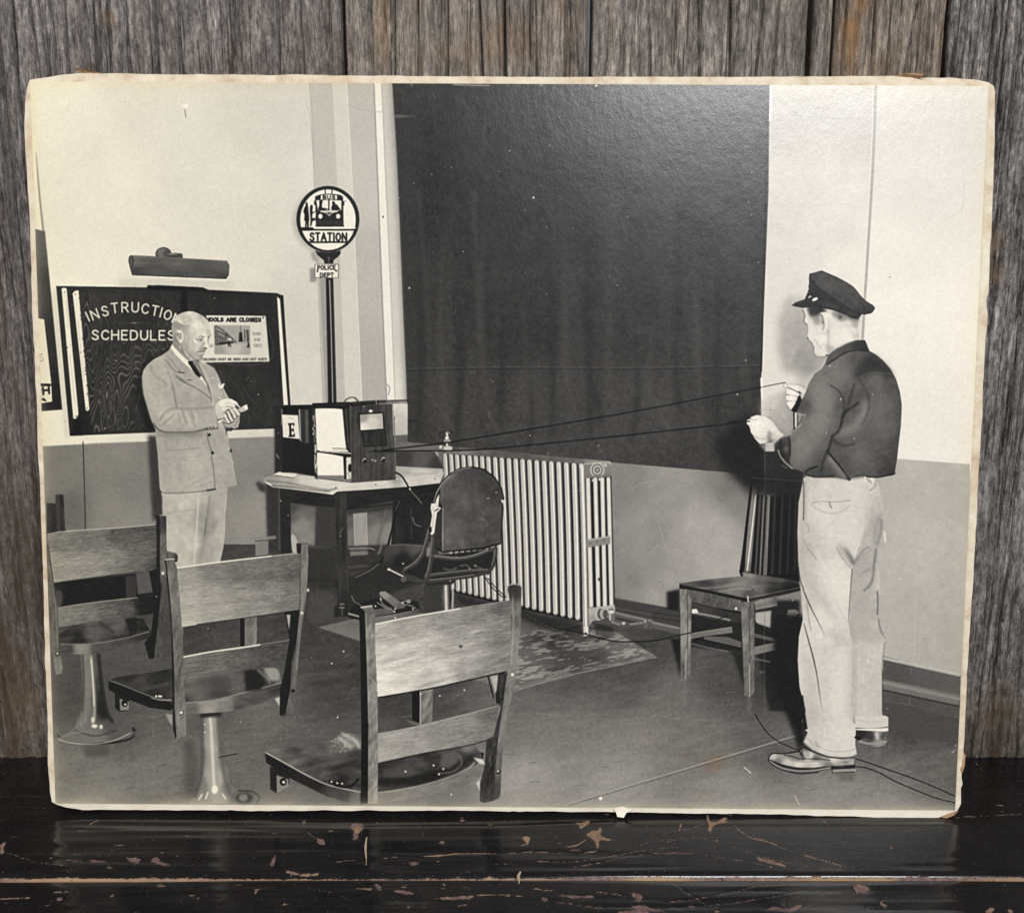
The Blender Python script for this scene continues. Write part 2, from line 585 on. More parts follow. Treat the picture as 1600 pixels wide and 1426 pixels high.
def draw_floor():
    fill('P', "60,850 540,850 620,905 900,955 1180,1005 1290,1010 1520,1100 1520,1290 60,1290",
         [(100, 900, 56), (110, 1060, 76), (240, 1080, 89), (380, 960, 67), (130, 1200, 118), (240, 1210, 122), (150, 1245, 142), (420, 1120, 105), (520, 1080, 72), (540, 1000, 70), (600, 1060, 62), (420, 1220, 112), (330, 1200, 112), (200, 1140, 92), (470, 1160, 92), (320, 1010, 67), (330, 1080, 81),
          (490, 930, 53), (640, 1060, 71), (850, 1000, 61), (1000, 1000, 67), (900, 1120, 117), (820, 1220, 150), (960, 1220, 148), (1050, 1100, 102), (1130, 1230, 142), (1200, 1150, 92), (900, 1070, 79), (820, 1120, 111), (1000, 1150, 124), (1100, 1160, 111), (980, 1060, 76), (560, 1140, 90),
          (1130, 1060, 72), (1200, 1060, 57), (1300, 1235, 132), (1420, 1130, 73), (1470, 1200, 104), (1380, 1240, 136), (1480, 1120, 66), (1380, 1190, 96)],
         tex=[(14, 3, -9, 1.8), (5, 1.3, -9, 1.6), (60, 20, -10, 3), (1.2, 1.2, 0, 1.8)])
    # worn patch
    fill('P', "497,979 560,965 640,955 960,985 1026,1025 800,1078 745,1062", [(530, 975, 112), (700, 990, 96), (900, 1000, 92), (990, 1020, 118), (820, 1060, 120), (880, 985, 74)],
         soft=.8, tex=[(16, 4, -8, 4)])
    nn = cv.noise(7, 1.3, -8) * .8 + cv.noise(3, .9, -14) * .5 + cv.noise(14, 4, -6) * .5
    c = cv.cover(cv.pts('P', "800,1000 870,968 960,985 1022,1024 900,1050 800,1074"), 5.0)
    x0, y0, x1, y1, k = c
    cv.img[y0:y1, x0:x1] += k * (np.clip((nn[y0:y1, x0:x1] - .1) * 1.4, 0, 1) * 46 - 16)
    line('P', "1026,1026 900,1052 800,1080", 2, 140, a=.7)
    r = np.random.default_rng(3)
    for _ in range(90):
        x, y = r.uniform(815, 1000), r.uniform(985, 1065)
        if y > 1075 - (x - 800) * .22 or y < 975 + (x - 800) * .16:
            continue
        L = r.uniform(6, 26)
        line('P', [(x, y), (x + L, y - L * .12 + r.uniform(-2, 2))], [.6, r.uniform(2, 4.5), .6], r.choice([142, 128, 52, 48, 134]), soft=.6, a=.7)
    # long joints and scratches
    line('P', "890,1254 1245,1148 1300,1132", 2.4, 156, a=.8, sm=False)
    line('P', "890,1257 1245,1151", 2, 84, a=.5, sm=False)
    line('P', "1370,1115 1420,1099 1440,1094", 1.5, 112, a=.8)
    lines('Q', "460,960 580,1045;870,695 950,710 1095,718;910,1070 1025,1110;900,945 1010,920;250,685 370,695;600,880 740,880;1540,1100 1560,1145", 3.5, 138, a=.55)
    lines('Q', "300,840 420,835;700,770 800,785;480,1010 620,990;1080,760 1130,765;1200,930 1330,945;1330,985 1440,985", 3, 130, soft=.5, a=.4)
    for _ in range(240):
        x, y = r.uniform(90, 1480), r.uniform(1000, 1250)
        L = r.uniform(5, 26)
        line('P', [(x, y), (x + L, y - L * r.uniform(-.05, .5))], r.uniform(.7, 2), r.choice([70, 82, 132, 140, 126]), soft=.6, a=r.uniform(.15, .45))
    line('Z', "350,165 380,190", 4, 220)
    fill('Q', "560,1105 575,1098 582,1112 568,1118", 235)
    lines('Z', "575,290 595,330;1275,40 1285,30;1292,70 1298,65;1278,100 1288,92", 4, 200, a=.8)
    # base of the right wall and its pipe
    fill('O', "890,285 1430,420 1420,720 1080,630 890,590", 84, tex=[(20, 6, 12, 2)])
    fill('O', "890,290 1430,405 1425,430 890,312", 172, soft=.6)
    line('O', "890,296 1428,412", 5, 200, a=.8)
    fill('O', "890,312 1425,432 1420,560 890,446", [(950, 380, 82), (1200, 430, 88), (1400, 500, 92)])
    fill('O', "890,446 1420,555 1420,635 890,520", [(950, 480, 110), (1400, 600, 110)])
    line('O', "890,470 1420,585", 22, 134, soft=1.2)
    line('O', "890,522 1420,636", 9, 52, soft=1)
    fill('O', "890,590 1080,626 1420,715 1420,900 890,800", 76, soft=1.5)
    lines('O', "1088,365 1082,410;1078,568 1072,622", 5, 120, a=.7)
    line('O', "905,600 1080,628 1290,690 1415,715", 4, 118, a=.5)


def draw_left_board():
    # picture lamp
    fill('B', "560,262 1250,270 1240,296 560,292", 186, soft=5)
    oval('B', 826, 102, 48, 40, 72); oval('B', 822, 96, 34, 28, 104); oval('B', 845, 100, 22, 20, 80)
    fill('B', "855,100 900,96 910,98 938,100 942,128 860,124", 70)
    line('B', "860,104 905,104", 7, 128)
    fill('B', "612,165 640,236 1200,262 1222,228 1216,220 650,226 626,160", 235, soft=.5)
    fill('B', "620,130 634,110 700,112 1205,143 1219,170 1216,228 1200,252 640,230 624,180", [(660, 130, 98), (900, 150, 94), (1180, 170, 90), (660, 215, 72), (900, 230, 68), (1180, 240, 66), (900, 190, 84)],
         tex=[(12, 1.5, 3, 3)])
    line('B', "650,116 900,128 1200,146", 4, 118, a=.7)
    line('B', "645,226 900,238 1200,250", 4, 50, a=.8)
    oval('B', 634, 145, 16, 34, 52, rot=-4); oval('B', 633, 146, 10, 27, 88, rot=-4)
    # big dark board
    fill('B', "160,330 190,300 270,1190 240,1200", 198, soft=3, a=.7)
    fill('B', "188,293 730,301 732,288 800,290 1058,301 1092,315 1500,335 1534,349 1545,560 1575,1010 1520,1140 1210,1150 780,1163 268,1184",
         [(250, 400, 44), (500, 360, 50), (700, 700, 50), (500, 1000, 50), (300, 1100, 38), (800, 360, 48), (1250, 420, 44), (1350, 900, 50), (1480, 700, 44), (1100, 350, 44)], tex=[(4, 12, 0, 2)])
    # plywood figure
    n1 = cv.noise(5, 20, 4)
    n2 = cv.noise(10, 50, 0)
    con = np.abs(((n1 * .9 + n2 * 1.2) * 1.9) % 1.0 - .5)
    fig = np.exp(-(con / .12) ** 2) * np.clip(.55 + .5 * cv.noise(30, 45, 0), 0, 1.3)
    c = cv.cover(cv.pts('B', "325,330 930,345 880,640 700,760 700,1000 760,1140 400,1165"), 1.0)
    x0, y0, x1, y1, k = c
    cv.img[y0:y1, x0:x1] += k * fig[y0:y1, x0:x1] * 42
    c = cv.cover(cv.pts('B', "970,350 1480,365 1490,480 1460,760 1510,1100 1240,1130 1130,760 1060,460"), 1.0)
    x0, y0, x1, y1, k = c
    cv.img[y0:y1, x0:x1] += k * np.abs(fig)[y0:y1, x0:x1] * 13
    lines('B', "1150,770 1200,900 1215,1010;1240,850 1300,960 1340,1100;1290,880 1340,960 1400,1010", 5, 72, a=.5, soft=.6)
    fill('B', "928,318 966,320 972,480 932,470", 30, soft=.8)
    fill('B', "730,290 800,288 1058,301 1092,316 1080,322 730,314", 26)
    line('B', "190,300 500,304 1100,330 1498,345", 5, 34)
    fill('B', "650,900 700,760 760,700 800,760 780,1160 720,1160", 30, soft=3, a=.75)
    fill('B', "1502,356 1519,372 1566,1000 1540,1002", 226, soft=.3)
    line('B', "1535,352 1550,600 1578,1020", 9, 30)
    for q in ("220,309 232,304 250,307 322,1076 310,1084 289,1081", "286,336 300,322 321,319 385,1026 374,1037 363,1030"):
        fill('B', q, 226)
    dots('B', "238,330 302,342 305,1068 255,660 333,688 372,1020", 4.5, 60)
    lines('B', "247,380 255,450 262,540;318,500 330,640 344,760 352,860;268,700 290,900 300,1000", 3, 140, a=.5)
    rr = np.random.default_rng(5)
    for _ in range(26):
        t = rr.uniform(0, 1)
        oval('B', 322 + 62 * t + rr.uniform(-4, 2), 330 + 690 * t, 3, 6, 70, a=.7)
    fill('B', "300,1090 330,1040 345,1180 275,1183", 30, soft=1)
    # arc of lettering
    for ch, x, y, a in (('I', 374, 475, -24), ('N', 417, 462, -20), ('S', 478, 442, -14), ('T', 536, 424, -7), ('R', 597, 420, -2), ('U', 658, 420, 2), ('C', 717, 428, 7),
                        ('T', 776, 440, 11), ('I', 812, 450, 15), ('O', 852, 465, 19), ('N', 905, 490, 23)):
        h = 56
        w = FONT[ch][0] * 52
        t = math.radians(a)
        ux, uy = math.cos(t), math.sin(t)
        o = (x - ux * w / 2 - uy * h / 2, y - uy * w / 2 + ux * h / 2)
        cv.glyph('B', ch, o, (ux * 52, uy * 52), (uy * h, -ux * h), 8.5, 212)
    text('B', "SCHEDULES", 402, 611, 890, 614, 54, 9, 216, gap=.36)
    line('B', "525,515 640,511 740,517", 3, 84, a=.7)
    dots('B', "641,512 652,514 661,513", 4, 180)
    dots('B', "545,738 1130,366 1390,938 475,1140", 4, 200)
    dots('B', "1320,850 1330,838 1345,857 1365,860", 3, 170)
    # poster
    fill('C', "735,135 1285,140 1321,563 690,572", [(800, 150, 214), (1260, 160, 206), (1280, 540, 206), (760, 540, 216)])
    line('C', "1286,142 1321,563 690,573", 5, 100, a=.6)
    text('C', "SCHOOLS ARE CLOSED!", 672, 189, 1238, 193, 31, 11, 26, gap=.3, serif=.1)
    oval('C', 1262, 155, 6, 9, 30)
    fill('C', "806,226 1142,228 1144,498 812,494", 158)
    fill('C', "812,400 1144,400 1144,498 812,494", [(830, 480, 150), (980, 430, 182), (1130, 480, 160)], soft=1)
    fill('C', "806,228 835,228 900,268 905,300 985,345 1010,385 880,405 815,412", 112, soft=.6)
    lines('C', "820,240 890,275 960,330;815,285 900,305 980,352;812,330 900,350", 6, 60, a=.7)
    lines('C', "820,290 822,400;835,300 838,400;860,310 862,395;885,320 886,390;908,300 910,380", 6, 60, a=.7)
    lines('C', "828,250 880,285;845,300 900,330", 6, 186, a=.8)
    fill('C', "815,410 870,385 990,378 985,392 870,408", 40, soft=.6)
    oval('C', 950, 360, 18, 14, 200); oval('C', 922, 315, 16, 20, 80)
    lines('C', "945,370 948,395 938,420;950,395 962,425", 10, 40)
    lines('C', "1052,230 1054,290", 6, 80); fill('C', "1040,290 1066,290 1075,380 1035,380", 40)
    lines('C', "1090,270 1092,380", 9, 70); lines('C', "1115,280 1122,360", 26, 84); lines('C', "1120,370 1125,400 1115,430;1128,400 1132,432", 10, 28)
    lines('C', "1006,365 1008,390", 6, 60)
    text('C', "PLAYING", 1166, 318, 1240, 318, 26, 4.5, 120, a=.75)
    text('C', "IN THE", 1182, 374, 1232, 374, 24, 4.5, 110, a=.75)
    text('C', "STREETS", 1174, 428, 1250, 428, 26, 4.5, 120, a=.75)
    text('C', "ARE", 765, 430, 798, 430, 26, 4.5, 130, a=.7)
    text('C', "CHILDREN MUST BE SEEN AND NOT HURT!", 694, 553, 1295, 551, 19, 6.5, 70, gap=.34, a=.85)
    # dark narrow board at the far left
    line('T', "158,600 165,800 182,1020", [5, 14, 18], 226)
    line('T', "166,680 180,850 200,1030", [2, 9, 14], 140)
    line('T', "172,700 186,860 204,1030", 4, 206)
    fill('T', "160,1022 206,1034 282,1828 190,1835", [(180, 1080, 84), (190, 1300, 58), (230, 1500, 46), (250, 1800, 34)], soft=.5)
    fill('B', "80,485 116,492 158,870 163,980 100,990", 220)
    text('B', "S", 92, 740, 112, 738, 42, 6, 150)
    fill('B', "95,872 158,874 158,888 95,890", 26)
    text('B', "H", 112, 934, 146, 931, 38, 13, 26)
    lines('B', "104,905 110,940;104,968 125,975;110,960 125,975", 9, 30)


def draw_sign():
    W = 230
    oval('A', 545, 605, 395, 405, 178, soft=3)                       # its shadow on the wall
    fill('A', "370,1000 430,960 470,1120 400,1080", 150, soft=2)
    fill('A', "358,1180 440,1180 440,1352 365,1352", 138, soft=1.2)
    fill('A', "480,1300 560,1300 600,2850 555,2850", 150, soft=1.5)
    oval('A', 585, 575, 391, 411, 38)
    oval('A', 586, 583, 344, 376, W)
    # ground bar and lettering
    fill('A', "240,676 395,676 418,697 930,697 922,718 250,718", 32)
    text('A', "STATION", 366, 842, 814, 844, 94, 21, 26, gap=.36)
    fill('A', "335,850 836,850 810,871 368,871", 34)
    # bus
    fill('A', "425,300 445,285 500,270 590,262 700,268 750,280 772,300 776,390 778,640 788,668 420,670 432,630 430,400", 40, tex=[(3, 3, 0, 3)])
    lines('A', "553,205 553,268;636,205 636,265", 12, 34)
    fill('A', "497,279 590,272 698,279 698,334 497,334", W)
    text('A', "BUS", 526, 326, 672, 326, 40, 11.5, 30, gap=.45)
    fill('A', "442,342 590,342 590,466 462,466", W); fill('A', "605,342 752,344 750,466 605,468", W)
    fill('A', "480,345 520,345 512,400 520,440 560,455 560,466 470,466 478,400", 40, sm=True)
    lines('A', "510,440 560,445 588,462", 12, 50)
    oval('A', 655, 378, 20, 24, 36); fill('A', "640,400 690,392 730,440 735,462 634,462", 38, sm=True)
    line('A', "597,340 598,470", 10, 30)
    fill('A', "478,470 720,470 700,486 640,500 600,540 560,500 500,488", 210); fill('A', "560,490 640,490 600,530", 120); line('A', "585,515 600,492 615,515", 7, 50, sm=False)
    fill('A', "440,590 770,590 770,648 440,648", 52, soft=1.5)
    oval('A', 492, 540, 26, 30, W); oval('A', 712, 540, 26, 30, W)
    fill('A', "500,675 705,675 705,697 500,697", W); fill('A', "415,676 460,676 460,697 420,697", W); fill('A', "745,675 930,675 926,692 745,696", W)
    fill('A', "432,475 408,490 392,515 410,545 432,552", W, sm=True); fill('A', "432,598 400,612 382,640 400,668 430,672", W, sm=True)
    fill('A', "415,345 430,345 430,402 412,400", 50); line('A', "776,355 815,352", 8, 120); line('A', "780,360 782,400", 14, 40)
    # two waiting figures
    fill('A', "310,368 332,366 336,395 342,420 344,470 352,520 355,590 348,600 350,680 328,680 325,610 318,680 300,680 306,600 290,590 295,520 280,480 290,440 308,410", 34)
    fill('A', "372,400 392,395 400,430 392,470 400,490 428,478 430,486 395,505 390,560 428,560 428,590 395,600 380,660 362,665 370,580 360,470 362,430", 34)
    # neck, plate, pole
    fill('A', "430,960 470,975 590,990 700,972 745,962 738,1010 700,1050 655,1082 650,1125 540,1125 535,1085 490,1050 450,1015", 42)
    line('A', "595,1050 596,1120", 8, 110); oval('A', 595, 1055, 18, 14, 84)
    fill('A', "557,1290 650,1290 690,2855 585,2855", 34)
    line('A', "604,1330 622,1900 643,2850", 9, 214)
    line('A', "632,1330 650,1900 676,2850", 10, 60)
    fill('A', "428,1130 712,1130 719,1140 716,1300 708,1306 430,1303 421,1294 420,1140", 70)
    fill('A', "434,1136 708,1136 712,1144 708,1296 700,1300 436,1297 428,1290 428,1144", 224)
    text('A', "POLICE", 458, 1199, 676, 1197, 48, 12, 36, gap=.36)
    text('A', "DEPT", 490, 1290, 652, 1288, 46, 12, 36, gap=.36)
    oval('A', 455, 1218, 12, 12, 40); oval('A', 688, 1215, 12, 12, 40)
    line('A', "455,1218 470,1192", 8, 50); line('A', "688,1215 664,1192", 8, 50)


def draw_man_left():
    # shadow on the dado behind him
    fill('D', "190,0 280,0 330,520 330,740 235,800 215,500", 60, soft=2.5)
    J = 166
    # trousers
    fill('D', "315,515 930,488 922,620 905,760 903,900 885,1060 862,1172 460,1236 365,1075 330,740", [(400, 560, 178), (560, 600, 184), (480, 900, 188), (600, 1000, 190), (500, 1150, 186), (720, 700, 160), (760, 850, 150),
         (850, 650, 176), (860, 900, 176), (760, 1100, 158), (840, 1120, 178), (680, 1150, 160), (900, 560, 170)], tex=[(3, 3, 0, 3.5), (10, 20, 0, 3)])
    fill('D', "790,520 760,650 720,800 690,950 660,1100 640,1190 690,1180 740,1000 760,800 790,650", 138, soft=3, a=.75)
    line('D', "735,760 725,870 715,930", 8, 92, soft=.7, a=.8)
    line('D', "765,560 752,660 740,740", 12, 118, soft=1.5, a=.7)
    lines('D', "660,530 655,700 640,900 630,1050 615,1190", 12, 205, soft=1.2, a=.8)
    line('D', "330,735 480,705 640,690", 5, 150, soft=.7, a=.7)
    lines('D', "918,560 905,720 903,900 885,1060", 6, 205, a=.6)
    line('D', "325,560 322,640", 8, 80, a=.7)
    # coat
    fill('C', "415,408 385,462 320,505 250,540 190,590 150,645 138,700 142,790 155,880 185,980 212,1075 238,1140 262,1195 268,1300 282,1420 290,1560 300,1730 308,1760 360,1780 560,1776 760,1756 822,1740 900,1735 1018,1708 "
         "985,1510 955,1380 932,1240 905,1150 1000,1190 1030,1120 1048,1060 990,960 940,895 905,830 872,765 845,690 805,625 745,588 690,565 560,560",
         [(200, 650, 176), (170, 800, 176), (300, 700, 168), (300, 560, 166), (250, 900, 176), (330, 1000, 178), (420, 700, 160), (500, 850, 160), (600, 900, 158), (700, 960, 160), (640, 700, 168), (780, 700, 164), (850, 800, 168),
          (300, 1120, 160), (450, 1160, 166), (600, 1150, 170), (780, 1100, 172), (400, 1300, 162), (600, 1300, 160), (850, 1300, 162), (350, 1500, 164), (600, 1500, 172), (900, 1500, 166), (700, 1680, 174), (400, 1700, 166), (950, 1650, 166)],
         tex=[(2.2, 2.2, 0, 3.2), (14, 14, 0, 3)])
    line('C', "138,700 142,790 155,880 185,980 212,1075 245,1150", 8, 120, soft=1, a=.6)
    # sleeve: lower edge, crease lines, inside of elbow
    line('C', "245,1140 290,1195 360,1218 480,1222 620,1215 715,1195 840,1182", 12, 70, soft=1, a=.9)
    fill('C', "262,1220 700,1215 730,1240 600,1262 400,1262 275,1250", 122, soft=3, a=.8)
    line('C', "210,600 260,690 330,740 365,780", 16, 138, soft=2.5, a=.75)
    line('C', "372,660 405,720 425,800 440,880 455,960 470,995", 12, 110, soft=1.5, a=.8)
    line('C', "345,640 395,700 420,760", 26, 186, soft=3, a=.5)
    line('C', "300,1110 330,1060 380,1015 450,995 520,1000 640,1000 800,985", 10, 122, soft=1.5, a=.8)
    lines('C', "310,1130 340,1100 400,1060 450,1030;390,1130 440,1080 470,1030;520,1130 500,1080 470,1020;590,1165 570,1110 545,1040;600,1160 640,1110 640,1040", 13, 196, soft=1.6, a=.75)
    lines('C', "330,1140 400,1090 440,1040;480,1120 490,1080 470,1040;545,1130 530,1070 505,1020;620,1150 610,1090 590,1030", 10, 130, soft=1.6, a=.7)
    line('C', "180,850 230,900 270,1000 290,1070", 12, 190, soft=3, a=.5)
    dots('C', "722,1185 742,1180 770,1172 798,1168", 9, 50)
    line('C', "828,990 834,1080 840,1180", 7, 110, soft=.6, a=.7)
    # shirt, tie
    fill('C', "415,405 440,400 500,470 560,545 640,560 690,700 745,800 760,830 720,770 660,700 600,640 530,580 450,500 405,440", 228)
    fill('C', "563,562 610,556 645,620 690,690 672,715 640,690 605,640", 38)
    fill('C', "608,560 650,556 700,660 735,740 770,830 740,790 690,700 650,620", 120, soft=1)
    line('C', "690,690 735,770 768,840", 7, 60, soft=.5, a=.8)
    fill('C', "672,712 692,700 720,745 752,800 722,770", 226)
    # lapels
    line('C', "350,545 390,590 430,640 480,660 530,668", 7, 96, soft=.5, a=.8)
    line('C', "370,510 420,560 470,630 490,655", 7, 120, soft=.8, a=.6)
    fill('C', "455,695 520,715 700,740 778,910 640,812 540,760", 166, soft=1.5, a=.7)
    lines('C', "452,697 540,760 640,810 720,865 780,915", 8, 92, soft=.6, a=.85)
    fill('C', "450,705 480,705 545,745 560,765 500,745", 92, soft=1.5, a=.7)
    line('C', "560,735 604,732", 7, 60, a=.9)
    line('C', "480,662 530,668", 9, 50, a=.9)
    line('C', "690,600 730,690 780,800 790,890 795,970", 14, 196, soft=1, a=.7)
    line('C', "745,790 775,870 785,940", 7, 90, soft=.7, a=.7)
    dots('C', "793,716", 8, 220)
    line('C', "690,575 780,610 820,660 845,730 880,800", 12, 178, soft=2, a=.6)
    # buttons, pocket, front edge
    line('C', "742,1225 752,1300 778,1390 785,1480 800,1560 815,1735", 7, 84, soft=.5, a=.85)
    oval('C', 762, 1243, 13, 16, 34); line('C', "770,1242 800,1240", 5, 110); oval('C', 792, 1410, 13, 16, 34); line('C', "800,1412 818,1408", 5, 110)
    oval('C', 962, 1390, 10, 16, 40)
    line('C', "365,1390 500,1382 610,1372 680,1366", 5, 118, soft=.5, a=.8)
    lines('C', "385,1460 500,1455 700,1440;420,1480 560,1475", 5, 138, soft=.8, a=.5)
    lines('C', "560,1690 660,1660 790,1580;600,1720 700,1690 800,1640", 12, 182, soft=1.5, a=.5); lines('C', "600,1700 700,1650 790,1600;640,1730 740,1700 810,1670", 8, 132, soft=1.2, a=.5)
    line('C', "308,1762 360,1782 560,1778 760,1758 822,1742", 7, 80, soft=.6, a=.8)
    fill('C', "730,1752 822,1738 822,1750 740,1766", 44, soft=.6)
    line('C', "360,1290 360,1500 350,1700", 18, 138, soft=4, a=.5)
    # head
    fill('R', "165,925 185,780 170,640 150,500 170,380 215,280 300,190 400,140 500,110 600,100 700,110 820,160 930,215 1000,270 1050,340 1085,430 1100,530 1110,600 1125,690 1085,750 1058,860 1072,960 1050,1000 1010,1022 980,1080 950,1130 930,1180 908,1220 915,1260 890,1290 800,1310 700,1320 600,1312 540,1322 450,1232 350,1130 250,1022",
         [(230, 420, 150), (330, 440, 146), (480, 490, 160), (350, 330, 204), (260, 270, 202), (420, 230, 188), (600, 130, 218), (600, 250, 188), (750, 190, 204), (880, 230, 178), (950, 300, 190), (1040, 450, 204), (750, 430, 224), (880, 450, 216), (650, 560, 206), (900, 560, 206),
          (1050, 620, 184), (950, 640, 220), (800, 680, 214), (700, 700, 198), (560, 600, 178), (560, 800, 176), (640, 900, 186), (760, 900, 200), (500, 1000, 160), (620, 1050, 180), (760, 1020, 192), (700, 1180, 174), (560, 1180, 150), (420, 1080, 140), (300, 960, 144), (240, 800, 134), (200, 650, 152),
          (820, 1200, 178), (880, 1240, 146), (1000, 850, 214), (1040, 950, 216), (930, 880, 190)], tex=[(1.4, 1.4, 0, 3)])
    fill('R', "190,400 260,350 400,430 480,470 380,492 300,520 220,480", 136, soft=1.0, a=.85)
    fill('R', "430,478 530,492 500,535 420,520", 146, soft=.8, a=.8)
    line('R', "330,330 380,370 430,412", 22, 234, soft=.5); lines('R', "230,300 300,330 360,350;500,300 560,260 640,240 720,230;560,380 500,430 450,410", 20, 214, soft=.7, a=.7)
    lines('R', "420,260 520,250 620,290;780,200 880,225 960,290;860,330 930,380 960,420;560,320 600,360", 20, 164, soft=.8, a=.6)
    fill('R', "180,760 260,760 360,980 430,1090 330,1080 200,940", 132, soft=1.4, a=.8)
    fill('R', "240,600 340,570 430,650 452,760 400,880 350,884 290,800 240,700", [(260, 640, 146), (340, 588, 224), (420, 700, 200), (400, 820, 218), (330, 700, 130), (300, 760, 180)], sm=True)
    line('R', "250,602 330,573 400,602 440,700 445,780", 14, 228, soft=.3, a=.9); line('R', "310,690 350,645 385,700 352,765", 15, 104, soft=.4, a=.9); line('R', "228,680 258,780 318,872 370,892", 13, 98, soft=.4, a=.9); oval('R', 348, 702, 14, 24, 218); line('R', "470,690 462,780 432,862", 13, 140, soft=.5, a=.8); line('R', "375,790 400,770", 12, 96)
    line('R', "430,610 520,640 560,700", 16, 150, soft=.7, a=.8); line('R', "690,770 730,850 800,892", 24, 234, soft=.6); line('R', "640,640 660,740 700,820", 14, 186, soft=.8, a=.7)
    line('R', "820,745 880,718 940,734 985,742", 18, 98, soft=.4, a=.95); line('R', "770,800 850,792 905,770 932,742", 15, 76, soft=.3); line('R', "735,760 800,812 880,805", 13, 122, soft=.4, a=.9); fill('R', "840,792 905,772 925,800 862,850", 112, soft=.8); line('R', "790,856 860,850", 12, 150, soft=.6, a=.8); oval('R', 838, 758, 34, 12, 196, soft=.5)
    line('R', "1115,695 1066,750 1050,850 1056,900", 17, 96, soft=.4, a=.95); line('R', "985,750 1008,860 1030,965", 44, 232, soft=.9); fill('R', "1050,740 1100,700 1062,800", 110, soft=.8)
    line('R', "925,955 900,932 920,910 985,900", 13, 112, soft=.4, a=.9); line('R', "925,1000 985,1006 1022,1022", 22, 62, soft=.4); fill('R', "850,1010 930,985 985,1040 935,1090 850,1082", 146, soft=.9, a=.85); line('R', "1000,1020 965,1060", 20, 84, soft=.5, a=.8)
    line('R', "795,1112 860,1092 930,1092 958,1080", 17, 70, soft=.3); line('R', "820,1152 905,1148", 28, 196, soft=.7); line('R', "800,1192 860,1196 905,1182", 15, 112, soft=.5, a=.85); line('R', "1012,1028 955,1130 922,1200 914,1262", 11, 96, soft=.4, a=.8); line('R', "880,960 832,1030 782,1120 770,1182", 13, 140, soft=.6, a=.8)
    line('R', "600,1192 680,1252 780,1302 890,1292", 16, 96, soft=.5, a=.9); line('R', "380,1000 420,1100 520,1232 600,1302", 20, 118, soft=.8, a=.8); line('R', "470,1090 540,1185 650,1280", 28, 206, soft=.9, a=.7); line('R', "350,960 372,1042", 16, 212, soft=.5, a=.8); line('R', "560,1000 600,1080 660,1160", 30, 160, soft=1.2, a=.5); oval('R', 780, 1010, 60, 60, 206, soft=1.6, a=.6)
    fill('R', "555,1335 610,1325 660,1330 690,1426 575,1426", 36); fill('R', "670,1340 780,1322 800,1330 760,1426 700,1426", 128, soft=.6); fill('R', "800,1310 900,1280 1000,1350 1010,1426 900,1390", 200, soft=.6, a=.8)
    # hands with note pad and pencil
    fill('S', "215,740 240,660 330,580 480,545 560,560 660,620 692,660 720,720 740,730 720,830 728,900 690,930 640,970 560,1040 500,1050 430,1000 395,940 270,965 240,860", 120, soft=.4)
    fill('S', "218,735 240,660 330,582 480,547 560,562 660,622 690,662 672,690 600,642 640,700 638,742 560,740 470,772 432,800 420,900 385,948 272,958 240,860", [(350, 620, 226), (450, 580, 226), (620, 636, 234), (560, 670, 222), (400, 690, 222), (400, 745, 232), (300, 780, 196), (320, 880, 194), (420, 830, 168), (500, 740, 214), (260, 700, 200)], tex=[(1.4, 1.4, 0, 2)])
    for q, w, g in (("610,765 655,805 695,870", 66, 204), ("545,785 600,860 618,925", 62, 196), ("485,825 520,915 565,995", 56, 200), ("425,895 455,970 505,1030", 54, 198)):
        line('S', q, w, g); line('S', q, w * .35, g + 26, soft=.6, a=.8)
    lines('S', "485,772 545,855 600,970;465,850 492,940 540,1015", 15, 46, soft=.3); lines('S', "600,790 650,872 690,895;440,722 520,712 600,742;405,915 440,1000", 12, 96, soft=.4, a=.9); lines('S', "330,730 440,760 470,770;420,640 520,640 600,690", 9, 168, soft=.5, a=.7); oval('S', 430, 900, 18, 26, 236, soft=.4)
    fill('S', "690,775 742,730 872,668 892,762 832,802 742,832", 188); fill('S', "788,702 862,676 886,748 852,782", 238); line('S', "690,785 742,834 832,804 890,765", 10, 110, soft=.3, a=.8); line('S', "640,715 690,742", 26, 28); line('S', "680,692 722,722", 20, 228)
    fill('S', "270,985 392,950 388,970 290,1010", 52); fill('S', "275,1005 390,962 372,1000 292,1042", 228)
    fill('S', "410,1058 500,1080 592,1045 602,1130 500,1142 432,1128", 172); line('S', "398,1035 500,1062 605,1015", 16, 48, soft=.3); line('S', "432,1100 520,1112 600,1090", 10, 112, soft=.4, a=.8); fill('S', "440,1150 595,1140 560,1212 480,1205 455,1250", 58, soft=.4)
    fill('S', "610,1052 720,925 722,1010 692,1130 600,1172", 164); line('S', "700,960 650,1060 620,1160", 10, 112, soft=.5, a=.8); line('S', "370,1010 440,1180 460,1280", 14, 60, soft=.4, a=.9)
    fill('S', "285,245 306,250 330,312 360,270 405,238 416,260 395,312 372,342 320,346 295,312", 234); line('S', "365,350 385,450 400,520", 12, 132, soft=.5, a=.8); line('S', "288,532 330,562", 20, 232); line('S', "285,548 320,578", 8, 40)
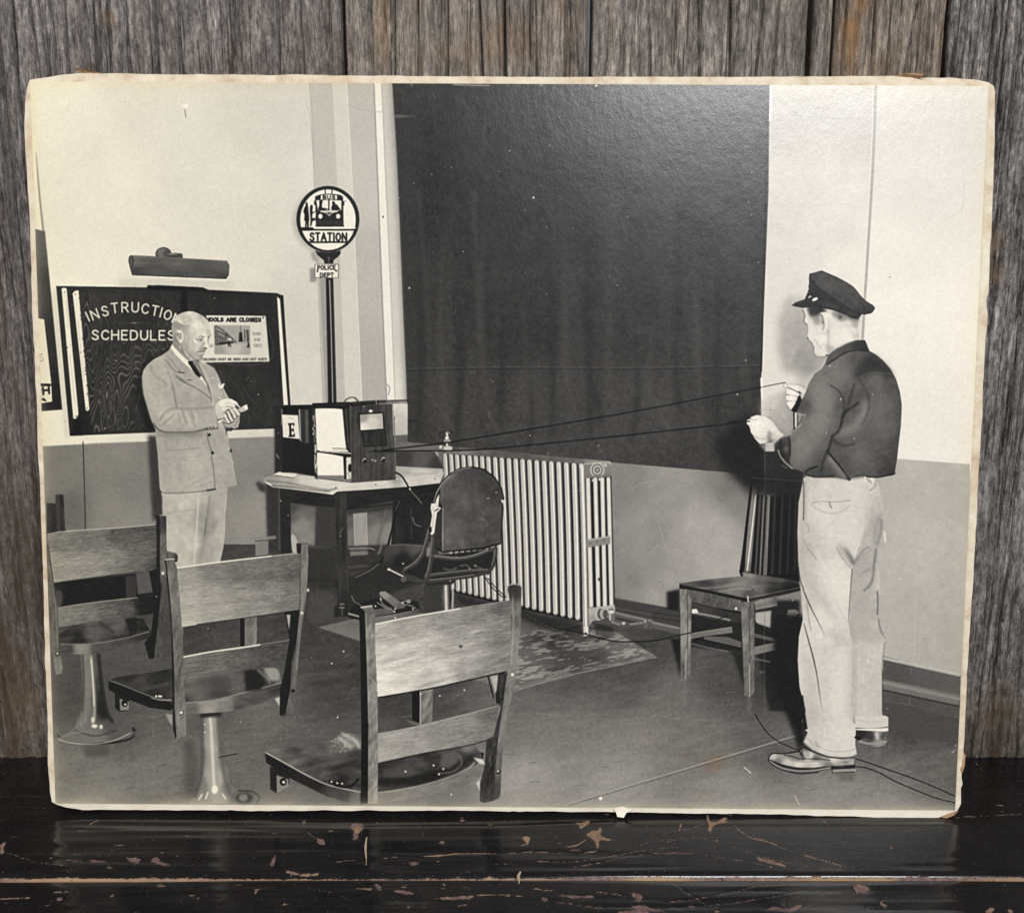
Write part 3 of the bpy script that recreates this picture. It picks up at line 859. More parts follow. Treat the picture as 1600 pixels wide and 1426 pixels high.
def draw_table():
    # under the table: wall, shadow, pipes
    fill('E', "70,700 300,700 300,1300 100,1300", 118)
    fill('E', "0,770 30,760 80,790 80,850 30,830", 60, soft=2)
    fill('E', "140,170 215,170 215,720 150,700 150,420", 44, soft=1.5)
    fill('E', "80,760 190,790 190,1310 95,1310", 56, soft=2)
    line('E', "0,1210 150,1195", 26, 128, soft=.8); line('E', "0,1226 150,1212", 8, 70)
    fill('E', "0,1240 100,1225 100,1330 0,1340", 124)
    fill('E', "190,880 1430,800 1430,1560 190,1560", 62, tex=[(8, 8, 0, 3)])
    fill('E', "275,930 480,960 470,1260 275,1240", [(330, 1000, 104), (360, 1100, 128), (400, 1220, 126), (300, 980, 80)], soft=1.2, tex=[(4, 4, 0, 3)])
    fill('E', "470,960 620,960 625,1330 465,1300", 62, soft=2)
    fill('E', "715,985 1085,960 1080,1260 960,1290 720,1270", [(740, 1050, 92), (900, 1050, 96), (1000, 1000, 84), (940, 1150, 122), (1040, 1150, 130), (760, 1200, 110)], soft=.8, tex=[(5, 5, 0, 2)])
    fill('E', "715,975 1085,935 1085,975 860,1010 715,1025", 60, soft=2)
    fill('E', "765,1010 870,1000 876,1260 776,1265", 148, soft=.6, tex=[(4, 8, 0, 4)])
    line('E', "768,1015 778,1265", 4, 190); line('E', "868,1005 874,1262", 4, 184)
    line('E', "1020,990 985,1130 950,1260", 22, 96, soft=2, a=.7)
    fill('E', "1085,880 1430,830 1390,1100 1370,1560 1080,1560", 44, tex=[(5, 20, 0, 3)])
    fill('E', "1075,900 1100,900 1085,1250 1060,1260", 40, soft=.8)
    lines('E', "1215,960 1220,1200", 5, 90, a=.7); lines('E', "1230,1040 1245,1090 1290,1110", 6, 150, a=.8)
    fill('E', "720,1265 1000,1250 1080,1260 1380,1240 1380,1560 720,1560", 56, soft=1.2)
    lines('E', "730,1282 860,1276 930,1290", 7, 176, a=.8); fill('E', "735,1288 875,1280 880,1330 740,1340", 118, soft=1)
    line('E', "985,1240 975,1290 960,1320", 14, 112, soft=1)
    fill('E', "280,1180 310,1185 330,1240 330,1310 290,1310", 176, soft=.6, sm=True); fill('E', "320,1240 410,1240 410,1310 320,1310", 78); line('E', "345,1240 345,1310", 10, 128); line('E', "375,1245 375,1310", 8, 40)
    lines('F', "310,780 430,770 520,790;0,630 180,640;10,700 200,690;330,830 440,800", 14, 92, soft=1.2, a=.6); lines('F', "310,660 480,655", 10, 40, soft=1, a=.6)
    fill('F', "0,640 210,630 220,900 0,900", 52, soft=2, a=.8)
    fill('F', "0,860 190,870 300,1140 500,1100 560,1000 860,880 860,720 560,700 330,860 0,890", 46, soft=2, a=.8)
    fill('F', "0,940 210,950 240,1150 0,1200", 76, soft=4, a=.8)
    # apron and legs
    fill('E', "190,800 600,860 640,835 1440,772 1400,880 1130,900 715,975 715,960 620,955 200,910", [(300, 860, 44), (600, 910, 46), (800, 900, 42), (1300, 820, 34)], tex=[(10, 2, -3, 3)])
    line('E', "200,912 620,958", 5, 30); line('E', "715,978 1100,930 1400,885", 6, 30, soft=.6)
    fill('E', "190,805 270,815 278,1320 200,1320", 44)
    dots('E', "200,912 255,1022 660,1188", 5, 200)
    fill('F', "205,235 292,232 300,700 312,900 300,1030 305,1140 225,1142 222,1060 235,900 220,700", [(230, 300, 50), (270, 300, 62), (240, 700, 52), (285, 800, 62), (260, 1100, 44)], tex=[(1.5, 14, 0, 4)])
    lines('F', "245,1050 272,1050;240,1075 275,1078", 8, 150, a=.8); line('F', "258,1040 260,1130", 7, 110, soft=.6, a=.7)
    fill('F', "200,1080 230,1050 228,1150 205,1150", 40, soft=1.5)
    # cloth
    fill('E', "62,738 90,720 160,700 455,718 760,772 1095,745 1098,640 1200,634 1360,645 1462,660 1472,700 1440,772 1200,800 900,822 640,838 605,862 400,835 142,806 82,772",
         [(110, 740, 150), (250, 745, 172), (400, 765, 196), (520, 790, 206), (620, 810, 206), (800, 800, 208), (1000, 790, 205), (1200, 770, 206), (1400, 745, 208), (1150, 670, 172), (1300, 690, 186), (1420, 680, 172), (1110, 720, 150)],
         tex=[(8, 2, -3, 3), (3, 3, 0, 2)])
    line('E', "90,755 250,770 400,800 560,825 640,812", 9, 96, soft=1.4, a=.8)
    line('E', "110,790 260,800 420,822 580,838", 8, 60, soft=1.2, a=.7)
    fill('E', "66,756 82,772 142,806 118,778", 228); fill('E', "560,850 600,862 635,832 600,842", 226, soft=.4)
    line('E', "1098,742 1250,730 1440,705", 5, 220, soft=.6, a=.6)
    lines('E', "1115,660 1300,655 1440,680;1120,690 1260,700 1420,690", 8, 150, soft=1.5, a=.5)
    fill('E', "140,705 185,684 332,702 300,728 262,722 200,715", 216); line('E', "150,712 260,728 305,730", 6, 90, soft=.6, a=.8)
    dots('E', "628,808 940,783 1404,740", 6, 40)
    # black stand with the letter card
    fill('E', "205,165 445,160 465,720 300,690 208,690", 36)
    fill('E', "215,180 435,175 440,230 215,235", 28)
    line('E', "208,195 206,320", 5, 160)
    fill('E', "209,238 334,244 346,428 217,414", 222); line('E', "345,200 352,440", 9, 196, a=.9); line('E', "358,200 364,450", 5, 130, a=.6)
    fill('E', "360,195 432,195 440,465 372,462", 50); line('E', "400,210 404,450", 18, 96, soft=1.5, a=.9); line('E', "425,200 432,460", 10, 28)
    fill('E', "255,305 305,303 307,328 298,328 294,316 281,316 282,352 292,350 293,342 300,342 302,374 294,374 292,364 283,365 284,398 298,396 301,384 309,384 310,412 260,413 260,400 266,399 263,318 256,318", 24)
    line('E', "262,262 295,266", 4, 150, a=.6)
    dots('E', "24,80 180,382 196,910", 5, 190)
    lines('E', "165,548 185,580", 6, 190, a=.8)
    # box: lit inside, posts, shelf
    fill('E', "445,150 730,140 750,190 755,770 470,735", 40)
    fill('E', "468,192 600,186 680,196 700,420 712,512 745,520 740,530 600,525 480,516", 234)
    fill('E', "482,532 690,560 700,720 480,715", 236)
    fill('E', "480,712 690,712 752,745 750,770 640,752 482,735", 120, soft=.6)
    fill('E', "605,500 640,495 740,505 740,520 610,516", 200); line('E', "600,500 740,503", 4, 120)
    fill('E', "490,518 745,538 745,572 690,566 600,548 492,530", 30); line('E', "505,522 745,541", 8, 214, a=.95)
    fill('E', "684,190 735,190 745,540 712,512 700,420", 44); line('E', "708,200 730,500", 6, 96, a=.8)
    fill('E', "686,565 712,568 712,742 694,738", 30); fill('E', "710,572 746,570 750,738 712,740", 212); oval('E', 738, 655, 14, 34, 28); line('E', "722,690 738,735", 8, 150)
    fill('E', "440,165 468,165 486,722 462,724", 40)
    rr = np.random.default_rng(9)
    for _ in range(55):
        t = rr.uniform(0, 1)
        x = 452 + 22 * t + rr.uniform(-9, 9)
        line('E', [(x, 175 + 540 * t), (x + 2, 185 + 540 * t + rr.uniform(5, 26))], rr.uniform(3, 9), rr.choice([200, 150, 110, 220, 60]), a=.9)
    fill('E', "445,150 735,138 750,165 735,188 690,192 470,188", 30)
    line('E', "470,170 700,165", 5, 70, a=.6)
    # front panel
    fill('E', "737,165 1078,152 1086,450 1096,745 756,768", [(770, 200, 66), (900, 180, 62), (1050, 200, 70), (780, 500, 70), (1060, 500, 78), (900, 560, 68), (800, 720, 76), (1000, 700, 68)], tex=[(1.2, 16, 1, 6), (2, 5, 0, 3)])
    line('E', "740,170 748,480 758,760", 8, 96, a=.6)
    line('E', "1072,160 1082,400", 7, 180, a=.9); dots('E', "1078,200 1076,260 1084,290 1092,430", 5, 190)
    fill('E', "806,228 1003,216 1010,356 816,368", 26)
    fill('E', "817,238 994,228 1000,348 822,360", [(830, 250, 150), (980, 240, 172), (840, 345, 222), (920, 300, 202), (990, 330, 176)])
    fill('E', "826,366 1016,354 1030,480 844,490", 30); fill('E', "834,368 1010,357 1022,474 850,483", 50, tex=[(1.5, 10, 0, 4)])
    oval('E', 901, 210, 15, 11, 224); dots('E', "848,176", 6, 200)
    for x, y in ((850, 598), (997, 590)):
        oval('E', x, y, 17, 17, 24); oval('E', x + 2, y - 14, 14, 6, 176); oval('E', x - 10, y, 5, 6, 200)
    oval('E', 925, 594, 20, 11, 96); dots('E', "912,592 938,600", 7, 190)
    line('E', "875,530 1090,532", 6, 36, a=.8)
    # its lid and handle
    fill('E', "735,142 790,135 950,126 1190,122 1190,150 965,156 900,158 750,178", 34)
    fill('E', "962,128 1185,130 1188,150 966,154", [(980, 140, 60), (1060, 142, 110), (1170, 140, 128)]); line('E', "965,153 1188,150", 4, 196, a=.8); line('E', "760,148 940,136", 4, 120, a=.6)
    line('E', "945,130 947,155", 7, 150)
    line('E', "695,142 712,120 745,104 775,106 800,130", 11, 60); line('E', "700,140 720,118 748,101 772,103", 5, 150)
    line('E', "620,158 735,152", 9, 40)
    line('E', "1030,2 1050,30 1040,85", 6, 90, a=.8)
    fill('E', "1088,156 1190,156 1190,392 1092,402", [(1140, 180, 205), (1120, 260, 190), (1160, 330, 186), (1110, 390, 180)]); line('E', "1092,402 1190,396", 5, 120)
    fill('E', "1195,275 1270,285 1200,305", 40, soft=1)
    fill('E', "1090,402 1190,398 1190,455 1150,470 1100,460", 96)
    fill('E', "1090,458 1180,455 1430,475 1440,520 1100,520", 104, soft=.6)
    fill('E', "1095,525 1400,525 1440,600 1470,660 1100,640", [(1150, 560, 62), (1300, 580, 86), (1420, 640, 60)], soft=.6)
    # wires from the box
    line('E', "1098,690 1140,715 1175,765 1200,812", [15, 13, 13, 11], 26); line('E', "1200,812 1260,890 1330,945", 8, 36); line('E', "1205,822 1262,885 1300,930", 5, 170, a=.8); oval('E', 1207, 817, 7, 7, 230)
    line('E', "1138,900 1100,980 1080,1060 1065,1130 1045,1200 1025,1280", 8, 30); line('E', "1130,910 1100,975 1085,1035", 4, 180, a=.7)
    line('F', "695,290 650,390 615,560 590,660 545,740 470,800 360,855", 8, 28); line('F', "530,755 470,800 360,855", 6, 140, a=.8)


def draw_radiator():
    fill('G', "130,232 1000,290 1015,1275 560,1180 190,1085", 24)
    fill('G', "140,218 300,214 430,216 1165,278 1165,300 1000,300 560,262 150,232", [(200, 222, 120), (500, 240, 84), (900, 275, 96), (1100, 285, 130)], tex=[(3, 2, 0, 4)])
    rr = np.random.default_rng(2)
    tops = [145, 182, 219, 258, 297, 335, 374, 413, 455, 496, 540, 582, 624, 667, 712, 757, 802, 848, 895, 943, 990]
    for i, x in enumerate(tops):
        y = 232 + (x - 145) * .078
        xb = x + 44 - 24 * i / 20
        yb = 1072 + (xb - 190) * .235
        if i == 20:
            xb, yb = 1012, 1345
        xm = x + (xb - x) * .5 + 3
        ym = (y + yb) / 2
        k = .9 + .12 * i / 20
        line('G', [(x, y + 6), (xm, ym), (xb, yb - 8)], 33 + i * .3, 92)
        line('G', [(x - 2, y + 8), (xm - 2, ym), (xb - 2, yb - 10)], 22 + i * .25, 202 * min(k, 1.02))
        line('G', [(x + 5, y + 12), (xm + 5, ym), (xb + 5, yb - 12)], 5, 236)
        line('G', [(x - 6, y + 12), (xm - 6, ym), (xb - 6, yb - 12)], 3.5, 150, a=.8)
        if i < 20:
            for yy in (.42, .47):
                q = y + (yb - y) * (yy + .02)
                oval('G', x + 22 + (xb - x) * yy, q, 7, 20, 66, a=.7)
            oval('G', x + 22 + (xb - x) * .88, y + (yb - y) * .9, 6, 34, 54, a=.6)
    # end section
    fill('G', "1000,292 1150,280 1168,290 1172,372 1010,388", [(1030, 330, 118), (1100, 300, 138), (1150, 350, 122)])
    line('G', "1005,296 1150,284 1165,296", 7, 190, a=.8)
    for r_, g in ((44, 190), (36, 110), (27, 176), (17, 100), (9, 150)):
        oval('G', 1085, 332, r_, r_ * 1.08, g)
    oval('G', 1135, 302, 10, 10, 190)
    fill('G', "1012,386 1172,370 1190,1165 1040,1190", 30)
    for a0, b0 in ((1028, 1047), (1073, 1092), (1116, 1132), (1155, 1172)):
        line('G', [(a0, 384), ((a0 + b0) / 2, 780), (b0, 1175)], 29, 128); line('G', [(a0 - 2, 388), ((a0 + b0) / 2 - 2, 780), (b0 - 2, 1170)], 19, 212); line('G', [(a0 + 6, 390), ((a0 + b0) / 2 + 6, 780), (b0 + 6, 1170)], 4, 236)
    line('G', "1016,378 1168,366", 12, 110, soft=.6)
    fill('G', "1015,762 1165,738 1165,790 1020,812", 132, soft=.8); dots('G', "1040,785 1085,776 1125,768", 9, 96, soft=.6, a=.7)
    lines('G', "1030,765 1165,742", 6, 200, a=.7)
    oval('G', 1097, 1008, 10, 11, 70); dots('G', "1060,396 1100,390", 12, 190)
    fill('G', "1028,1186 1190,1165 1195,1205 1100,1262 1060,1262 1030,1300", [(1050, 1200, 168), (1150, 1190, 176), (1060, 1250, 150)])
    line('G', "985,305 1000,780 1012,1345", 26, 200); line('G', "990,310 1005,780 1014,1345", 6, 238); fill('G', "998,1300 1028,1300 1028,1356 1000,1356", 224); oval('G', 1013, 1343, 8, 7, 40)
    line('G', "978,320 992,780 1003,1300", 4, 96, a=.8)
    line('G', "1168,372 1192,1160", 6, 60, a=.8)
    # fittings and floor pipe
    fill('G', "1190,1215 1280,1230 1520,1290 1520,1335 1380,1312 1260,1310 1160,1310", 86, soft=1)
    line('G', "1200,1228 1330,1258 1530,1300", 46, 88, soft=.5); line('G', "1200,1216 1330,1246 1530,1288", 12, 132, soft=.8); line('G', "1200,1248 1330,1278 1530,1320", 10, 46, soft=.8)
    line('G', "1168,1215 1172,1265 1205,1290 1260,1296 1390,1282", 36, 74, soft=.4); line('G', "1164,1215 1168,1262 1205,1282 1260,1288 1390,1274", 16, 128, soft=.7); oval('G', 1255, 1290, 30, 26, 84); oval('G', 1246, 1280, 12, 8, 196, soft=.5); oval('G', 1385, 1280, 18, 30, 96); oval('G', 1380, 1266, 7, 10, 168, soft=.5)
    for x, r_, g in ((1092, 38, 176), (1104, 33, 84), (1118, 32, 160), (1134, 26, 80)):
        oval('G', x, 1222, r_ * .6, r_, g)
    line('G', "1170,1205 1172,1250", 40, 110, soft=.4); oval('G', 1170, 1210, 20, 11, 206, soft=.4); line('G', "1162,1225 1163,1255", 9, 206, soft=.5)
    fill('G', "1060,1275 1190,1305 1180,1335 1070,1320", 50, soft=1.5)
    # valve
    oval('G', 95, 245, 40, 32, 104); oval('G', 82, 236, 22, 18, 160, soft=.8); oval('G', 75, 262, 30, 16, 60, soft=1)
    oval('G', 122, 195, 20, 18, 120); oval('G', 116, 190, 8, 8, 220)
    lines('G', "115,96 160,90 200,96;118,100 160,106 198,99", 9, 54); line('G', "150,104 168,104", 10, 190)
    line('G', "158,100 158,210", 22, 96); line('G', "156,105 156,205", 9, 222); oval('G', 158, 152, 22, 11, 150); oval('G', 162, 198, 28, 14, 190); oval('G', 156, 135, 12, 8, 230)
    # floor shadow and cable
    fill('G', "200,1095 560,1190 980,1280 1000,1350 760,1320 600,1240 230,1160", 44, soft=3, a=.85)
    line('G', "615,1195 720,1260 830,1310 960,1335 1060,1360 1200,1392 1400,1390 1540,1370", 7, 30); line('G', "640,1215 730,1270 830,1318 960,1342", 3, 110, a=.6)


def draw_swivel():
    # seat and base
    fill('F', "575,650 600,625 640,612 800,615 890,625 905,665 895,760 745,812 640,790 570,740", [(640, 640, 70), (800, 640, 84), (700, 720, 40), (850, 700, 44)], sm=True)
    fill('F', "880,640 905,635 900,740 880,760", 122, soft=1)
    line('F', "600,622 700,612 860,622", 6, 104, soft=.8, a=.8); oval('F', 708, 752, 8, 6, 180)
    fill('F', "700,800 890,700 1380,640 1370,780 1310,830 900,900 740,880", 42, soft=1)
    fill('F', "860,908 1060,898 1072,1112 858,1122", [(880, 1000, 62), (960, 1000, 58), (1020, 1000, 82), (1060, 1000, 40)])
    line('F', "1022,915 1028,1110", 26, 168, soft=2.2); line('F', "1022,915 1026,1110", 8, 226, soft=1); line('F', "1075,950 1070,1080", 10, 190, soft=1)
    fill('F', "850,885 1100,872 1070,905 880,915", 50)
    lines('F', "880,842 1000,828 1180,808 1330,802;900,880 1050,866 1230,842 1330,812;740,840 790,855 850,880 890,860", 26, 62)
    lines('F', "890,836 1000,821 1180,801 1330,796;905,872 1050,858 1230,834", 7, 122, soft=.8, a=.8)
    lines('F', "1010,790 1060,800 1100,785;1130,770 1180,765 1200,800;1230,770 1290,790", 14, 84, soft=.6)
    dots('F', "1100,705 1055,880 1240,765 1200,790", 7, 170)
    lines('F', "905,492 880,590 850,680 800,752 715,800 710,840", 30, 64); lines('F', "898,500 872,590 842,680 792,745 720,790", 8, 118, soft=.8)
    lines('F', "930,545 922,650 905,780 880,862 830,882 725,855", 30, 66); lines('F', "922,560 912,660 895,780 872,850", 8, 116, soft=.8)
    lines('F', "935,702 1020,712 1120,718 1230,698 1330,660 1388,640", 26, 70); lines('F', "940,694 1020,703 1120,709 1230,690 1330,652", 8, 132, soft=.8)
    lines('F', "1390,645 1385,700 1368,770 1330,822", 28, 62); line('F', "1384,650 1378,700 1360,765", 7, 110, soft=.8)
    line('F', "605,797 720,852", 16, 90); line('F', "602,793 706,845", 8, 226); oval('F', 712, 868, 22, 20, 88); oval('F', 603, 795, 9, 9, 236)
    lines('F', "905,600 895,680", 12, 150, soft=1, a=.6)
    # back rest
    fill('F', "915,310 935,250 985,165 1045,95 1125,50 1215,38 1305,55 1385,115 1435,195 1455,275 1440,300 1448,340 1428,610 1300,648 1000,672 940,640 960,350", 34)
    fill('F', "978,300 985,190 1050,115 1125,68 1210,48 1300,66 1378,125 1428,200 1446,272 1428,290 1436,330 1424,600 1290,632 1000,662 990,560 1000,340",
         [(1060, 160, 78), (1200, 90, 70), (1330, 140, 68), (1400, 260, 62), (1100, 300, 82), (1250, 300, 76), (1380, 420, 70), (1060, 450, 88), (1200, 480, 82), (1100, 610, 86), (1300, 590, 74), (1030, 560, 90)], tex=[(3, 3, 0, 3), (10, 10, 0, 3)])
    line('F', "935,300 960,225 1010,150 1070,95 1130,62 1210,46", 9, 150, soft=.5, a=.8)
    line('F', "985,215 1040,140 1110,90", 6, 120, soft=.8, a=.7); line('F', "950,240 1000,165 1050,115", 4, 220, a=.6)
    line('F', "1001,345 1000,500 999,660", 6, 170, a=.9); line('F', "1000,664 1150,650 1300,634 1420,604", 6, 36)
    fill('F', "952,420 985,335 998,345 992,655 945,632", 54)
    fill('F', "976,240 958,270 945,310 915,312 912,350 922,400 910,470 905,520 918,545 938,528 948,450 958,380 990,345 968,335 972,290", 222); lines('F', "930,330 935,400 922,500;955,300 960,350", 6, 150, a=.6, soft=.5)
    lines('F', "945,365 970,350", 8, 40)
    fill('F', "895,490 918,480 920,520 900,530", 40)
    fill('F', "1428,282 1448,285 1446,310 1432,305", 200); 
    for x, y in ((1175, 385), (1300, 376), (1120, 430), (1150, 492), (1325, 468), (1250, 470), (1295, 430), (1180, 592), (1298, 580)):
        oval('F', x, y, 12, 11, 104, a=.7); oval('F', x, y, 7, 6, 74)
    lines('F', "1210,470 1290,420 1330,460;1240,400 1310,440", 3, 120, a=.5); lines('F', "1325,275 1345,272;1390,232 1400,230", 6, 190, a=.8)
    lines('F', "1330,860 1390,930 1465,1000;1310,850 1360,925 1440,1000", 6, 22)
    # foot pedal
    fill('F', "305,1115 350,1050 500,1010 820,1030 835,1090 500,1150 380,1165 310,1150", 38, soft=.8)
    fill('F', "480,1090 620,1075 650,1115 500,1140", 92); line('F', "310,1120 380,1140", 14, 150); line('F', "495,1148 640,1128 820,1092", 7, 130, a=.8)
    fill('F', "532,970 545,958 578,956 722,1055 722,1078 655,1090 640,1075 545,995", [(560, 970, 140), (640, 1030, 112), (700, 1070, 96)]); line('F', "542,992 640,1072 656,1088 722,1078", 6, 60)
    lines('F', "540,1000 560,1050 640,1100;520,1040 600,1090;690,1040 755,1020;700,1050 760,1060 800,1080", 9, 120); dots('F', "545,1015 645,1105 650,1085 780,1085 705,1040 505,1065 650,1150", 8, 220)
    fill('F', "730,1025 760,1015 765,1040 740,1045", 150); line('F', "330,990 350,1030 400,1060", 6, 140, a=.8)
    dots('F', "248,552", 5, 190)


def seat_post(Z, pts, hl):
    fill(Z, pts[0], pts[1], sm=False)
    for p, w, g, s_ in hl:
        line(Z, p, w, g, soft=s_)


def draw_seats():
    # far seat at the left margin
    fill('H', "48,85 95,90 95,42 140,42 145,215 230,235 60,262 48,260", 46, tex=[(2, 8, 0, 4)]); line('H', "105,50 112,235", 18, 62); line('H', "138,44 146,215", 4, 96); fill('H', "145,205 215,222 230,236 150,250", 110, soft=.8)
    # seat by the left margin: pedestal, seat, legs, back
    fill('H', "85,870 640,800 640,1000 540,1330 100,1380", 84, soft=6, a=.35)
    oval('H', 308, 1316, 206, 50, 44, soft=.8); oval('H', 306, 1308, 202, 46, 96)
    fill('H', "225,870 335,870 350,1060 370,1180 400,1240 470,1270 510,1290 420,1340 260,1365 130,1355 100,1335 180,1290 225,1240 240,1120", [(250, 900, 116), (300, 900, 84), (255, 1050, 118), (330, 1050, 70), (255, 1180, 108), (340, 1180, 52), (180, 1320, 112), (300, 1320, 116), (440, 1290, 92), (390, 1250, 84), (240, 1260, 112)])
    fill('H', "310,1080 345,1070 362,1180 385,1230 335,1230 310,1180", 40, soft=3, a=.7)
    line('H', "258,890 262,1050 252,1190 220,1270", 46, 124, soft=2.4, a=.8); line('H', "236,890 243,1050 236,1190", 12, 70, soft=1.2, a=.8); line('H', "322,890 338,1060 356,1180 392,1240", 22, 44, soft=1.5, a=.9)
    line('H', "282,900 290,1000 298,1100 300,1200 290,1250", 14, 160, soft=1.6); line('H', "284,915 293,1050 298,1160", 5, 222, soft=.6)
    oval('H', 300, 1268, 16, 10, 230, soft=.8); oval('H', 335, 1272, 9, 12, 220, soft=.8); oval('H', 292, 1235, 9, 16, 214, soft=1)
    line('H', "105,1338 180,1358 290,1364 400,1345 490,1305", 6, 178, a=.8); line('H', "200,1290 300,1320 420,1290", 8, 60, soft=1, a=.7); line('H', "130,1325 210,1300 260,1300", 8, 130, soft=1.2, a=.7)
    line('H', "505,1282 512,1290", 16, 40); fill('H', "240,1370 380,1370 370,1430 250,1430", 78, soft=3, a=.7)
    # seat board
    fill('H', "110,780 200,735 350,710 490,695 560,700 600,770 590,800 480,830 330,880 150,890 110,860", [(150, 790, 62), (300, 760, 92), (420, 740, 96), (480, 790, 60), (560, 730, 46), (200, 830, 44), (400, 820, 60)], tex=[(8, 2, -10, 5)])
    fill('H', "115,835 300,832 480,800 590,770 595,800 480,835 330,882 150,892 112,872", [(150, 860, 74), (225, 860, 132), (330, 860, 82), (450, 830, 74), (570, 790, 54)], tex=[(5, 2, -10, 4)]); line('H', "118,835 300,830 480,798 588,768", 6, 128, soft=.7, a=.8)
    lines('H', "230,735 300,780 340,810;330,720 400,770", 18, 56, soft=2, a=.7); lines('H', "260,750 330,800", 16, 120, soft=2, a=.5)
    fill('H', "460,700 520,690 530,770 490,785", 40, soft=1.5)
    # dark behind between rails
    fill('H', "85,505 460,470 520,460 610,450 640,590 470,590 120,640", 36, soft=.8); fill('H', "520,455 610,450 612,560 530,570", 88, soft=1); fill('H', "465,475 520,470 522,585 468,588", 60); oval('H', 112, 590, 20, 44, 70, soft=1)
    # rails
    fill('H', "100,645 200,625 400,600 600,575 630,575 620,670 480,690 300,715 112,745", [(130, 690, 116), (250, 680, 112), (380, 660, 96), (480, 640, 84), (540, 630, 48), (600, 620, 42)], tex=WOODH); line('H', "100,642 300,612 530,588", 5, 190, a=.6)
    fill('H', "535,585 635,572 622,668 545,685", 36, soft=2, a=.8)
    fill('H', "52,255 150,238 400,222 620,200 648,205 650,430 560,455 380,470 85,510", [(90, 290, 117), (250, 280, 110), (450, 260, 89), (610, 240, 81), (110, 400, 142), (250, 380, 136), (400, 380, 119), (560, 380, 102), (620, 420, 78), (120, 480, 146), (300, 460, 136)], tex=WOODH)
    line('H', "52,252 150,236 400,220 620,202", 6, 190, a=.75); line('H', "85,510 380,470 560,452", 5, 50, a=.7)
    # uprights
    fill('H', "55,330 62,400 85,560 108,640 112,860 132,960 128,990 95,996 82,900 70,700 50,500", [(60, 450, 70), (90, 650, 88), (95, 850, 92), (110, 950, 120)], tex=WOODV); line('H', "62,420 95,650 104,850", 6, 130, a=.6)
    oval('H', 103, 886, 11, 11, 34); oval('H', 103, 884, 7, 7, 170)
    fill('H', "590,450 640,430 660,560 640,700 625,840 620,910 590,912 565,830 600,780 620,620", 36)
    fill('H', "628,150 650,155 652,400 640,560 628,560 630,300", 40); fill('H', "648,150 682,153 684,400 676,540 664,720 656,880 645,905 615,910 640,700 655,540 648,400", [(665, 180, 70), (668, 300, 96), (664, 440, 110), (666, 520, 84), (655, 700, 70), (640, 860, 84)], tex=WOODV); line('H', "648,152 682,154", 5, 190, a=.7)
    oval('H', 662, 460, 7, 8, 200); fill('H', "685,340 735,352 744,370 740,398 720,400 690,380", [(700, 355, 100), (735, 385, 60)]); dots('H', "628,582", 4, 200)
    # middle seat (I): pedestal
    fill('I', "495,915 605,908 612,1020 625,1160 650,1270 690,1320 720,1370 440,1380 480,1320 492,1200 498,1060", [(510, 960, 92), (560, 960, 148), (595, 960, 96), (510, 1120, 104), (560, 1100, 170), (610, 1100, 104), (500, 1280, 122), (570, 1260, 180), (640, 1300, 120), (480, 1350, 130), (600, 1350, 150), (680, 1350, 96)])
    line('I', "545,930 552,1080 560,1220 575,1340", 64, 162, soft=3, a=.8); line('I', "590,940 600,1080 618,1230 650,1330", 22, 96, soft=2, a=.8); line('I', "503,930 507,1080 502,1230 470,1340", 18, 84, soft=1.6, a=.85)
    line('I', "548,940 556,1060 562,1200 568,1300", 13, 214, soft=1.5); line('I', "500,930 505,1100 495,1270", 14, 92, soft=2.5, a=.5); line('I', "602,915 612,1060 628,1200 655,1290", 14, 92, soft=2.5, a=.5)
    oval('I', 570, 1305, 16, 22, 240, soft=1); lines('I', "505,1330 490,1355;535,1320 525,1350;610,1330 625,1350", 9, 222, soft=.8); dots('I', "520,975 520,1015 546,945", 5, 226)
    fill('I', "495,915 605,908 606,935 496,942", 50, soft=1.5)
    fill('I', "410,1060 470,1060 490,1200 470,1330 420,1340", 76, soft=4, a=.6)
    oval('I', 720, 1350, 45, 30, 60, soft=2); lines('I', "690,1310 760,1315 795,1345 780,1375", 6, 58, soft=.8); oval('I', 715, 1345, 22, 18, 120, soft=1)
    line('I', "590,1142 640,1132 682,1125", 4, 24)
    # seat board
    fill('I', "34,750 80,735 350,695 520,700 700,700 860,688 895,700 905,750 918,770 915,800 700,890 480,920 420,920 340,890 200,850 60,800 32,790", [(80, 760, 62), (200, 760, 66), (320, 740, 60), (250, 820, 48), (450, 790, 96), (560, 760, 98), (680, 770, 90), (600, 830, 70), (780, 740, 60), (870, 720, 128), (850, 790, 60), (400, 870, 60)], tex=[(10, 3, -12, 6)])
    fill('I', "34,755 130,790 240,835 340,860 360,885 350,905 240,890 140,850 34,802", 36); line('I', "40,752 130,786 240,830 350,856", 5, 138, a=.7)
    fill('I', "415,868 560,856 720,820 905,770 918,775 914,815 800,870 640,910 480,922 420,918", [(440, 890, 104), (540, 880, 150), (620, 870, 128), (700, 860, 82), (800, 830, 84), (890, 790, 66)], tex=[(6, 2, -10, 5)]); line('I', "420,866 560,852 720,815 905,765", 6, 150, soft=.6, a=.8)
    fill('I', "720,705 780,700 830,760 800,800 730,810", 40, soft=2); lines('I', "790,700 840,745 850,770;850,695 885,715 895,745", 10, 120, soft=1.2, a=.8); fill('I', "820,692 880,690 900,720 890,752 850,750", 150, soft=1.5)
    lines('I', "230,750 300,720 340,700", 16, 50, soft=2, a=.7); lines('I', "200,800 330,770", 14, 92, soft=2.5, a=.5)
    fill('I', "540,740 640,730 660,790 560,810", 70, soft=3, a=.6)
    dots('I', "275,832 290,832 300,833", 7, 228); lines('I', "250,840 300,852 350,850", 6, 170, soft=.6, a=.8)
